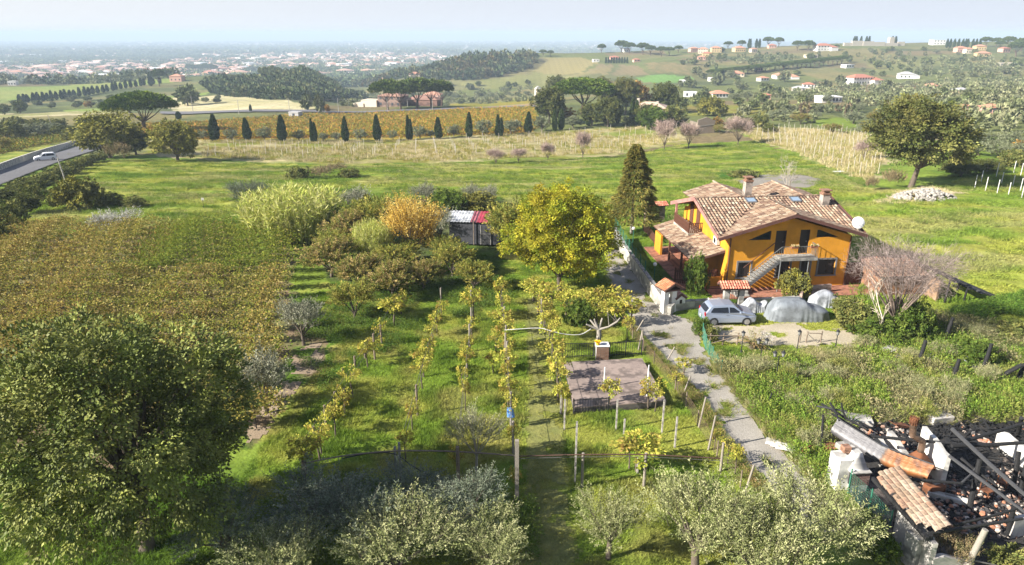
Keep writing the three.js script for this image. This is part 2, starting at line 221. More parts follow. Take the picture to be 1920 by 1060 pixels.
function groundColour(x, z) {
  const d = -z, mix = (a, b, t) => [lerp(a[0], b[0], t), lerp(a[1], b[1], t), lerp(a[2], b[2], t)];
  for (let i = REG.length - 1; i >= 0; i--) {
    const r = REG[i], wx = x + (vn(x * 0.5 / r.w, z * 0.5 / r.w) - 0.5) * 2 * r.w, wz = z + (vn(x * 0.5 / r.w + 31, z * 0.5 / r.w) - 0.5) * 2 * r.w;
    if (wx < r.b4[0] || wx > r.b4[1] || wz < r.b4[2] || wz > r.b4[3] || !inside(r.P, wx, wz)) continue;
    const t = smoothstep(fbm(x * r.s, z * r.s * (r.k === 2 ? 1.8 : 1), 4), 0.32, 0.68); let c = mix(r.a, r.b, t);
    if (r.k === 2) c = mix(c, C.meadD, 0.8 * smoothstep(fbm(x * 0.28 + 40, z * 0.5, 4), 0.52, 0.72)), c = mix(c, [0.26, 0.225, 0.10], 0.55 * smoothstep(fbm(x * 0.07 + 9, z * 0.13, 4), 0.56, 0.7));
    if (r.k === 3) { c = mix(c, C.meadD, 0.7 * smoothstep(fbm(x * 0.9 + 11, z * 0.9, 3), 0.52, 0.75)); c = mix(c, [0.24, 0.19, 0.07], 0.5 * smoothstep(fbm(x * 0.33 + 71, z * 0.33, 3), 0.58, 0.75)); }
    if (r.k === 4) c = mix(c, C.meadD, 0.7 * smoothstep(fbm(x * 0.6 + 23, z * 0.6, 3), 0.5, 0.7));
    if (r.k === 1) c = mix(c, C.mead, 0.6 * smoothstep(fbm(x * 0.06 + 5, z * 0.12, 3), 0.52, 0.7));
    return c;
  }
  if (d > 1150) { const n = fbm(x * 0.0016, z * 0.0016, 4), m = fbm(x * 0.008 + 9, z * 0.008, 3); return mix(mix([0.09, 0.115, 0.06], mix([0.27, 0.24, 0.17], [0.17, 0.185, 0.08], m), smoothstep(n + (m - 0.5) * 0.5, 0.4, 0.65)), [0.42, 0.41, 0.38], 0.8 * smoothstep(d, 3500, 11000)); }  // distant plain paled: town sprawl, with haze brightness put into the ground colour
  if (d > 170) { const c = patch(x + 20 * (vn(x * 0.02, z * 0.02) - 0.5), z, 62), n = fbm(x * 0.05, z * 0.09, 4); return mix(c, n > 0.5 ? C.hillG : C.oliveD, 0.7 * Math.abs(n - 0.5) * 2); }
  return mix(C.mead, C.meadD, smoothstep(fbm(x * 0.15, z * 0.15, 4), 0.4, 0.7));
}
{
  const us = []; for (let a = -180; a < 180;) { us.push(a); const w = Math.abs(a); a += w < 40.5 ? 0.175 : w < 60 ? 1.5 : 8; } us.push(180);
  const ds = [0.5, 3, 6, 10, 14, 17, 19]; for (let d = 20.5; d < 45000;) { ds.push(d); d += Math.min(Math.max(0.2, d * d * 1.1e-4), d * 0.016); } ds.push(45000);
  const pos = [], col = [], uv = [], idx = [], n = us.length;
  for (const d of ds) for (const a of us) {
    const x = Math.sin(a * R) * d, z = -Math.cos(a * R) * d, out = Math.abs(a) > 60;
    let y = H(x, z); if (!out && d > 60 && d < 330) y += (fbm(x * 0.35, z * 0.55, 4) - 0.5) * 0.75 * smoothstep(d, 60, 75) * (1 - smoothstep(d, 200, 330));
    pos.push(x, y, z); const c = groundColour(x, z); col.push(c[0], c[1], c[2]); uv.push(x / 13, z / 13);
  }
  for (let j = 0; j < ds.length - 1; j++) for (let i = 0; i < n - 1; i++) { const a = j * n + i, b = a + n; idx.push(a, b, a + 1, a + 1, b, b + 1); }
  const g = new THREE.BufferGeometry(); g.setAttribute('position', new THREE.Float32BufferAttribute(pos, 3)); g.setAttribute('color', new THREE.Float32BufferAttribute(col, 3)); g.setAttribute('uv', new THREE.Float32BufferAttribute(uv, 2)); g.setIndex(idx);
  g.computeVertexNormals(); if (g.attributes.normal.getY(5000) < 0) { g.setIndex(idx.map((_, k) => idx[k - (k % 3) + [0, 2, 1][k % 3]])); g.computeVertexNormals(); }
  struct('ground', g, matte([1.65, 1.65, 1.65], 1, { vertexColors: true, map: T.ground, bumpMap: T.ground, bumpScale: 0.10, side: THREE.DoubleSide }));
}
// sheets laid on the ground: drive, road, worn strips
function sheet(name, pts, step, up, mat, colour, warp = 0.4, skip) {
  const P = world(pts), b = boxOf(P), nx = Math.ceil((b[1] - b[0]) / step) + 4, nz = Math.ceil((b[3] - b[2]) / step) + 4, pos = [], col = [], uv = [], idx = [], id = new Map();
  const at = (i, j) => { const k = i * 9999 + j; if (!id.has(k)) { const x = b[0] + (i - 2) * step, z = b[2] + (j - 2) * step; id.set(k, pos.length / 3); pos.push(x, H(x, z) + up, z); col.push(...colour(x, z)); uv.push(x / 2.2, z / 2.2); } return id.get(k); };
  for (let i = 0; i < nx; i++) for (let j = 0; j < nz; j++) {
    const x = b[0] + (i - 1.5) * step, z = b[2] + (j - 1.5) * step;
    if (!inside(P, x + (fbm(x * 1.1, z * 1.1, 3) - 0.5) * 4 * warp, z + (fbm(x * 1.1 + 9, z * 1.1, 3) - 0.5) * 4 * warp) || (skip && skip(x, z))) continue;
    const a = at(i, j), q = at(i + 1, j), c = at(i, j + 1), e = at(i + 1, j + 1); idx.push(a, c, q, q, c, e);
  }
  const g = new THREE.BufferGeometry(); g.setAttribute('position', new THREE.Float32BufferAttribute(pos, 3)); g.setAttribute('color', new THREE.Float32BufferAttribute(col, 3)); g.setAttribute('uv', new THREE.Float32BufferAttribute(uv, 2)); g.setIndex(idx); g.computeVertexNormals();
  return struct(name, g, mat);
}
const gravelM = matte([1.35, 1.35, 1.35], 1, { vertexColors: true, map: T.gravel, bumpMap: T.gravel, bumpScale: 0.03 });
const DRIVE = [[1126, 452], [1132, 478], [1138, 505], [1150, 540], [1170, 580], [1186, 612], [1226, 655], [1266, 694], [1320, 752], [1358, 810], [1398, 870], [1450, 928], [1520, 1000], [1590, 985], [1572, 946], [1514, 890], [1452, 835], [1404, 772], [1366, 720], [1334, 688], [1312, 662], [1316, 640], [1330, 604], [1290, 598], [1248, 590], [1217, 556], [1192, 520], [1168, 480], [1158, 452]];
const three = (a, b, t) => [lerp(a[0], b[0], t), lerp(a[1], b[1], t), lerp(a[2], b[2], t)];
sheet('driveway', DRIVE, 0.16, 0.03, gravelM, (x, z) => three([0.40, 0.365, 0.315], [0.22, 0.20, 0.17], fbm(x * 0.8, z * 0.8, 4)), 0.35, (x, z) => fbm(x * 1.5 + 3, z * 0.9, 3) > 0.665);
sheet('parking_yard', [[1318, 612], [1345, 604], [1410, 612], [1500, 606], [1570, 616], [1650, 640], [1610, 652], [1520, 650], [1440, 652], [1345, 640]], 0.16, 0.026, gravelM, (x, z) => three([0.50, 0.43, 0.32], [0.36, 0.31, 0.22], fbm(x, z, 3)), 0.5, (x, z) => fbm(x * 0.7 + 13, z * 0.9, 4) > 0.62);
sheet('mown_path', [[985, 560], [1018, 560], [1040, 700], [1062, 860], [1080, 1060], [975, 1060], [984, 900], [988, 760]], 0.2, 0.02, std([1.7, 1.7, 1.7], 0.95, { vertexColors: true, map: T.ground, bumpMap: T.ground, bumpScale: 0.08 }), (x, z) => three([0.22, 0.205, 0.055], [0.12, 0.14, 0.03], fbm(x * 1.3, z * 2.2, 4)), 0.25, (x, z) => fbm(x * 0.9 + 13, z * 0.9, 3) > 0.6);
sheet('sandy_path', [[560, 655], [605, 640], [600, 690], [560, 730], [510, 790], [470, 830], [460, 800], [500, 760], [545, 700]], 0.2, 0.02, gravelM, (x, z) => three([0.36, 0.28, 0.2], [0.24, 0.18, 0.12], fbm(x, z, 3)), 0.3, (x, z) => fbm(x * 0.8 + 3, z * 0.8, 3) > 0.6);
sheet('gravel_circle', Array.from({ length: 20 }, (_, i) => [1462 + 76 * Math.cos(i * 0.3142), 342 + 14.5 * Math.sin(i * 0.3142)]), 0.4, 0.14, gravelM, (x, z) => three([0.30, 0.27, 0.23], [0.22, 0.2, 0.17], fbm(x * 0.4, z * 0.4, 3)), 0.4);
sheet('country_road', [[-60, 350], [0, 321], [40, 307], [90, 290], [140, 276], [178, 266], [205, 262], [215, 266], [165, 287], [130, 298], [90, 312], [48, 329], [0, 348], [-60, 372]], 0.5, 0.2, std([1.2, 1.2, 1.2], 0.9, { vertexColors: true, map: T.gravel, bumpMap: T.gravel, bumpScale: 0.01 }), (x, z) => three([0.115, 0.11, 0.115], [0.15, 0.145, 0.145], fbm(x * 0.3, z * 0.3, 3)), 0.0);
sheet('main_road', [[300, 210.5], [560, 207.5], [860, 203.5], [1005, 200], [1005, 202.2], [860, 206], [560, 211], [300, 215]], 0.9, 0.5, std([1.2, 1.2, 1.2], 0.9, { vertexColors: true, map: T.gravel }), () => [0.17, 0.16, 0.16], 0);

// ---------------------------------------------------------------- foliage
class Leaves {
  constructor() { this.p = []; this.n = []; this.c = []; this.i = []; }
  add(x, y, z, ax, ay, az, len, wid, c, one, pn) { // a leaf from x,y,z along the direction a
    const l = Math.hypot(ax, ay, az) || 1; ax /= l; ay /= l; az /= l;
    let ux = rnd() - 0.5, uy = rnd() - 0.5, uz = rnd() - 0.5; if (pn) { const q = 1.0; const vx = pn[0] + ux * q, vy = pn[1] + uy * q, vz = pn[2] + uz * q; ux = vy * az - vz * ay; uy = vz * ax - vx * az; uz = vx * ay - vy * ax; }
    let wx = pn ? ux : ay * uz - az * uy, wy = pn ? uy : az * ux - ax * uz, wz = pn ? uz : ax * uy - ay * ux; const w = Math.hypot(wx, wy, wz) || 1; wx /= w; wy /= w; wz /= w;
    let nx = ay * wz - az * wy, ny = az * wx - ax * wz, nz = ax * wy - ay * wx; 
    const k = this.p.length / 3, h = len * 0.45, f = wid / 2;
    if (one) this.p.push(x - wx * f, y - wy * f, z - wz * f, x + wx * f, y + wy * f, z + wz * f, x + ax * len, y + ay * len, z + az * len);
    else this.p.push(x, y, z, x + ax * h + wx * f, y + ay * h + wy * f, z + az * h + wz * f, x + ax * len, y + ay * len, z + az * len, x + ax * h - wx * f, y + ay * h - wy * f, z + az * h - wz * f);
    for (let q = 0; q < (one ? 3 : 4); q++) { this.n.push(nx, ny, nz); this.c.push(c[0], c[1], c[2]); }
    if (one) this.i.push(k, k + 2, k + 1); else this.i.push(k, k + 2, k + 1, k, k + 3, k + 2);
  }
  build() { const g = new THREE.BufferGeometry(); g.setAttribute('position', new THREE.Float32BufferAttribute(this.p, 3)); g.setAttribute('normal', new THREE.Float32BufferAttribute(this.n, 3)); g.setAttribute('color', new THREE.Float32BufferAttribute(this.c, 3)); g.setIndex(this.i); return g; }
}
const shade = (c, k) => [c[0] * k, c[1] * k, c[2] * k];
const rdir = () => { let x, y, z, l; do { x = rnd() * 2 - 1; y = rnd() * 2 - 1; z = rnd() * 2 - 1; l = x * x + y * y + z * z; } while (l > 1 || l < 0.01); l = Math.sqrt(l); return [x / l, y / l, z / l]; };
function twig(list, a, b, r0, r1, sag = 0, n = 5) { // slightly crooked branch
  const m = V().lerpVectors(a, b, 0.5), L = a.distanceTo(b); m.x += gauss() * L * 0.07; m.z += gauss() * L * 0.07; m.y += sag * L + gauss() * L * 0.03;
  list.push(rod(a, m, r0, (r0 + r1) / 2, n), rod(m, b, (r0 + r1) / 2, r1, n));
}
// broad-leaved tree or bush: lobes, clumps in them, leaves in those
function broad(o) {
  rnd = rng(o.seed); const L = new Leaves(), tr = [], { rx, ry, rz = rx, cy: yc } = o, forkY = o.fork ?? yc * 0.45;
  const lobes = [];
  for (let i = 0; i < o.lobes; i++) { const t = (i + 0.5) / o.lobes, ph = Math.acos(1 - (o.low ?? 1.75) * t), th = i * 2.4 + rr(-0.4, 0.4), q = rr(o.q0 ?? 0.5, o.q1 ?? 0.74); lobes.push([Math.sin(ph) * Math.cos(th) * rx * q, yc + Math.cos(ph) * ry * q, Math.sin(ph) * Math.sin(th) * rz * q, rr(o.l0 ?? 0.34, o.l1 ?? 0.5)]); }
  if (forkY > 0 && o.r0) {
    const lean = V(rr(-0.1, 0.1) * rx, forkY, rr(-0.1, 0.1) * rx); tr.push(rod(V(0, -0.3, 0), V(lean.x * 0.4, forkY * 0.45, lean.z * 0.5), o.r0 * 1.25, o.r0, 9), rod(V(lean.x * 0.4, forkY * 0.45, lean.z * 0.5), lean, o.r0, o.r0 * 0.85, 9));
    lobes.forEach((b, i) => { if (i % (o.skip ?? 1) === 0) twig(tr, lean, V(b[0], b[1], b[2]), o.r0 * 0.45, o.r0 * 0.1, 0.05); });
  }
  const per = Math.ceil(o.leaves / (o.lobes * o.clumps));
  for (const b of lobes) {
    const lt = rr(0.8, 1.2), lc = pick(o.pal);
    for (let j = 0; j < o.clumps; j++) {
      const q = rdir(), s = Math.pow(rnd(), 0.45) * b[3], x = b[0] + q[0] * s * rx, y = b[1] + q[1] * s * ry * (o.squash ?? 1), z = b[2] + q[2] * s * rz, cr = rr(0.07, 0.15) * rx * (o.cr ?? 1), cc = three(pick(o.pal), lc, 0.4), ct = lt * rr(0.75, 1.25);
      if (y < (o.minY ?? 0.05)) continue;
      const ox = x / rx, oy = (y - yc) / ry, oz = z / rz, kx = q[0] * 0.8 + ox * 0.5, ky = q[1] * 0.8 + oy * 0.5 + 0.25, kz = q[2] * 0.8 + oz * 0.5, kl = Math.hypot(kx, ky, kz) || 1, pn = [kx / kl, ky / kl, kz / kl];
      for (let k = 0; k < per; k++) { const e = rdir(), f = Math.pow(rnd(), 0.5) * cr, len = o.leaf * rr(0.65, 1.35); L.add(x + e[0] * f, Math.max(0.02, y + e[1] * f * 0.8), z + e[2] * f, ox + e[0] * 0.9, oy + e[1] * 0.9 - (o.droop ?? 0.35), oz + e[2] * 0.9, len, len * (o.slim ?? 0.6), shade(cc, ct * rr(0.75, 1.25)), o.one, pn); }
    }
  }
  return { crown: L.build(), trunk: tr.length ? mg(tr) : null, w: 2 * rx, h: yc + ry };
}
// wispy tree or shrub of leafy shoots that point outward and up (olive, willow-like shrubs, canes)
function wispy(o) {
  rnd = rng(o.seed); const L = new Leaves(), tr = [], { rx, ry, cy: yc } = o, forkY = o.fork ?? yc * 0.5, heads = [];
  for (let i = 0; i < (o.heads ?? 7); i++) { const a = i * 2.4 + rr(-0.5, 0.5), q = Math.sqrt((i + 0.4) / (o.heads ?? 7)) * 0.72; heads.push([Math.cos(a) * q * rx, yc + rr(-0.35, 0.45) * ry * (1 - 0.5 * q), Math.sin(a) * q * rx, rr(0.32, 0.5)]); }
  if (o.r0) { const f = V(rr(-0.15, 0.15), forkY, rr(-0.15, 0.15)); tr.push(rod(V(0, -0.3, 0), f, o.r0 * 1.3, o.r0, 8)); heads.forEach((h) => twig(tr, f, V(h[0], h[1] - 0.1 * ry, h[2]), o.r0 * 0.6, o.r0 * 0.15, 0.03)); }
  const per = Math.ceil(o.leaves / o.shoots);
  for (let s = 0; s < o.shoots; s++) {
    const h = pick(heads), q = rdir(), w = Math.pow(rnd(), 0.5) * h[3]; let x = h[0] + q[0] * w * rx, y = h[1] + q[1] * w * ry, z = h[2] + q[2] * w * rx;
    if (y < (o.minY ?? 0.1)) y = (o.minY ?? 0.1) + rnd() * 0.3;
    const up = o.up ?? 0.7; let dx = (x / rx) * 0.8 + gauss() * 0.5, dy = up + ((y - yc) / ry) * 0.5 + gauss() * 0.4, dz = (z / rx) * 0.8 + gauss() * 0.5; const l = Math.hypot(dx, dy, dz); dx /= l; dy /= l; dz /= l;
    const len = o.shoot * rr(0.6, 1.3), c = pick(o.pal), t = rr(0.75, 1.25);
    if (o.stem && s % o.stem === 0) { const e = V(x + dx * len, y + dy * len, z + dz * len); tr.push(rod(V(x, y, z), e, 0.012, 0.004, 3)); }
    for (let k = 0; k < per; k++) { const u = ((k + rnd()) / per) * len, e = rdir(), lf = o.leaf * rr(0.7, 1.3); L.add(x + dx * u + e[0] * 0.03, y + dy * u - 0.12 * u * u * (o.sag ?? 0), z + dz * u + e[2] * 0.03, dx * 0.8 + e[0] * 0.8, dy * 0.8 + e[1] * 0.8, dz * 0.8 + e[2] * 0.8, lf, lf * (o.slim ?? 0.28), shade(c, t * rr(0.8, 1.2)), o.one); }
  }
  return { crown: L.build(), trunk: tr.length ? mg(tr) : null, w: 2 * rx * 1.1, h: yc + ry * 1.15 };
}
// cypress column, spruce cone
function column(o) {
  rnd = rng(o.seed); const L = new Leaves(); const { r, h } = o;
  for (let i = 0; i < o.leaves; i++) {
    const t = Math.pow(rnd(), 0.9), a = rnd() * 6.283, lump = 0.72 + (o.cone ? 0.6 : 0.38) * vn(Math.cos(a) * 2.2 + 5, t * (o.cone ? 11 : 7) + Math.sin(a) * 2.2), e = o.cone ? Math.pow(1 - t, 0.8) * (0.75 + 0.25 * Math.abs(Math.sin(t * (o.tiers ?? 16)))) + 0.02 : Math.pow(Math.sin(Math.PI * Math.pow(0.03 + t * 0.96, 0.62)), 0.7), q = r * e * lump * Math.sqrt(rr(0.4, 1));
    const len = o.leaf * rr(0.6, 1.4), c = pick(o.pal);
    L.add(Math.cos(a) * q, o.base + t * (h - o.base), Math.sin(a) * q, Math.cos(a) * (o.spread ?? 0.5) + gauss() * 0.4, (o.up ?? 1) + gauss() * 0.4, Math.sin(a) * (o.spread ?? 0.5) + gauss() * 0.4, len, len * (o.slim ?? 0.5), shade(c, rr(0.7, 1.3)), o.one);
  }
  return { crown: L.build(), trunk: rod(V(0, -0.3, 0), V(0, h * 0.8, 0), o.r0, 0.03, 7), w: 2 * r, h };
}
// stone pine: a shallow dome on a bare forked trunk
function pineTree(o) {
  rnd = rng(o.seed); const L = new Leaves(), tr = [], { rx, ry, cy: yc } = o, f = V(rr(-0.3, 0.3), yc * 0.42, rr(-0.3, 0.3)), per = Math.ceil(o.leaves / o.clumps);
  tr.push(rod(V(0, -0.3, 0), f, o.r0 * 1.2, o.r0 * 0.9, 8));
  for (let i = 0; i < 9; i++) { const a = i * 2.4, q = Math.sqrt((i + 0.5) / 9) * 0.7; twig(tr, f, V(Math.cos(a) * q * rx, yc - ry * 0.1 + rr(0, 0.3) * ry, Math.sin(a) * q * rx), o.r0 * 0.45, o.r0 * 0.12, -0.06); }
  for (let i = 0; i < o.clumps; i++) {
    const a = i * 2.39996, q = Math.sqrt((i + 0.5) / o.clumps), lump = 0.9 + 0.2 * vn(Math.cos(a) * 2 + 3, Math.sin(a) * 2 + q * 2), x = Math.cos(a) * q * rx * lump, z = Math.sin(a) * q * rx * lump, top = yc + ry * Math.sqrt(Math.max(0, 1 - q * q)), y = lerp(yc - ry * 0.25 * (1 - q), top, Math.pow(rnd(), 0.45)), c = pick(o.pal), t = rr(0.75, 1.25), cr = rr(0.09, 0.15) * rx;
    for (let k = 0; k < per; k++) { const e = rdir(), w = Math.sqrt(rnd()) * cr, len = o.leaf * rr(0.7, 1.3); L.add(x + e[0] * w, y + e[1] * w * 0.6, z + e[2] * w, e[0] + x / rx * 0.5, e[1] * 0.6 + 0.8, e[2] + z / rx * 0.5, len, len * 0.5, shade(c, t * rr(0.8, 1.2)), o.one); }
  }
  return { crown: L.build(), trunk: mg(tr), w: 2 * rx, h: yc + ry };
}
// leafless tree: thin rods, branching
function bare(o) {
  rnd = rng(o.seed); const out = [], tips = [], c0 = o.c0, c1 = o.c1;
  const go = (a, d, len, r, k) => {
    const b = a.clone().addScaledVector(d, len), t = k / o.depth; out.push(tint(rod(a, b, r, r * 0.72, k < 2 ? 7 : 3), three(c1, c0, Math.pow(t, 1.5)))); if (k === 0) return;
    const n = k > 2 ? o.kids : o.kids + (rnd() < 0.5 ? 1 : 0);
    for (let i = 0; i < n; i++) { const e = rdir(), nd = d.clone().multiplyScalar(o.keep ?? 0.9).add(V(e[0] * (o.wild ?? 0.75), e[1] * (o.wild ?? 0.75) + (o.lift ?? 0.12), e[2] * (o.wild ?? 0.75))).normalize(); go(a.clone().lerp(b, i === 0 ? 1 : rr(0.45, 1)), nd, len * rr(0.66, 0.9), r * 0.66, k - 1); }
  };
  for (let i = 0; i < (o.stems ?? 1); i++) { const a = i * 2.1 + 0.3, s = o.stems > 1 ? 0.55 : 0.05; go(V(Math.cos(a) * 0.15 * (o.stems > 1 ? 1 : 0), -0.2, Math.sin(a) * 0.15), V(Math.cos(a) * s, 1, Math.sin(a) * s).normalize(), o.len, o.r0, o.depth); }
  const g = mg(out); g.computeBoundingBox(); const bb = g.boundingBox;
  return { bare: g, w: (bb.max.x - bb.min.x + bb.max.z - bb.min.z) / 2, h: bb.max.y };
}
const ORD = 'first second third fourth fifth sixth seventh eighth ninth tenth eleventh twelfth thirteenth fourteenth fifteenth sixteenth seventeenth eighteenth nineteenth twentieth twenty-first twenty-second twenty-third twenty-fourth twenty-fifth twenty-sixth twenty-seventh twenty-eighth twenty-ninth thirtieth thirty-first'.split(' ');
function plant(kind, name, b, hgt, wid, label, category = 'tree', group, turn) { // one plant of a kind, at its own size
  const K = KINDS[kind], k = K.g ?? (K.g = K.make()), o = thing(name, label, category, b, turn ?? rr(0, 6.28), group);
  o.scale.set(wid / k.w, hgt / k.h, wid / k.w);
  if (k.bare) part('branches', k.bare, K.m, o); else { if (k.trunk) part(K.tn ?? 'trunk', k.trunk, K.tm ?? MAT.bark, o); part(K.cn ?? 'crown', k.crown, K.m, o); }
  return o;
}
// px, py of the foot, py of the top, width in px of the photograph
function at(kind, name, px, py, top, w, label, category, group, turn) { const b = G(px, py); return plant(kind, name, b, tall(b, top), wide(b, w), label, category, group, turn); }
const P = {
  oak: [[0.085, 0.095, 0.022], [0.11, 0.11, 0.028], [0.06, 0.075, 0.018], [0.13, 0.115, 0.03]], oakDark: [[0.08, 0.09, 0.024], [0.105, 0.105, 0.03], [0.06, 0.072, 0.02]],
  olive: [[0.24, 0.245, 0.11], [0.175, 0.19, 0.075], [0.29, 0.285, 0.145], [0.13, 0.145, 0.055]], oliveFar: [[0.15, 0.165, 0.095], [0.11, 0.125, 0.065], [0.18, 0.185, 0.11]],
  lime: [[0.32, 0.285, 0.026], [0.235, 0.25, 0.024], [0.39, 0.305, 0.034], [0.15, 0.18, 0.02]], vine: [[0.33, 0.27, 0.05], [0.26, 0.26, 0.04], [0.38, 0.30, 0.07], [0.20, 0.23, 0.03], [0.29, 0.19, 0.06], [0.34, 0.31, 0.06]],
  tendone: [[0.25, 0.20, 0.048], [0.205, 0.19, 0.038], [0.265, 0.18, 0.055], [0.16, 0.162, 0.03], [0.30, 0.24, 0.085]], tendoneG: [[0.15, 0.18, 0.024], [0.20, 0.205, 0.03], [0.11, 0.145, 0.02]],
  cypress: [[0.034, 0.056, 0.018], [0.048, 0.07, 0.022], [0.024, 0.044, 0.015]], pine: [[0.085, 0.125, 0.016], [0.06, 0.10, 0.016], [0.11, 0.145, 0.022]], spruce: [[0.12, 0.115, 0.026], [0.17, 0.135, 0.032], [0.085, 0.09, 0.024]],
  cane: [[0.40, 0.37, 0.11], [0.32, 0.34, 0.08], [0.46, 0.43, 0.2], [0.24, 0.27, 0.06]], golden: [[0.50, 0.33, 0.07], [0.56, 0.41, 0.14], [0.42, 0.26, 0.05]], brownish: [[0.23, 0.185, 0.055], [0.18, 0.17, 0.04], [0.30, 0.215, 0.095], [0.13, 0.14, 0.035]],
  bush: [[0.13, 0.135, 0.038], [0.17, 0.155, 0.045], [0.09, 0.105, 0.03]], yellowBush: [[0.2, 0.18, 0.03], [0.15, 0.15, 0.04], [0.12, 0.125, 0.045]], silver: [[0.33, 0.32, 0.28], [0.26, 0.26, 0.21], [0.40, 0.39, 0.35]], autumn: [[0.26, 0.14, 0.03], [0.2, 0.12, 0.03], [0.14, 0.11, 0.03]], far: [[0.115, 0.135, 0.05], [0.14, 0.15, 0.055], [0.095, 0.115, 0.045]],
};
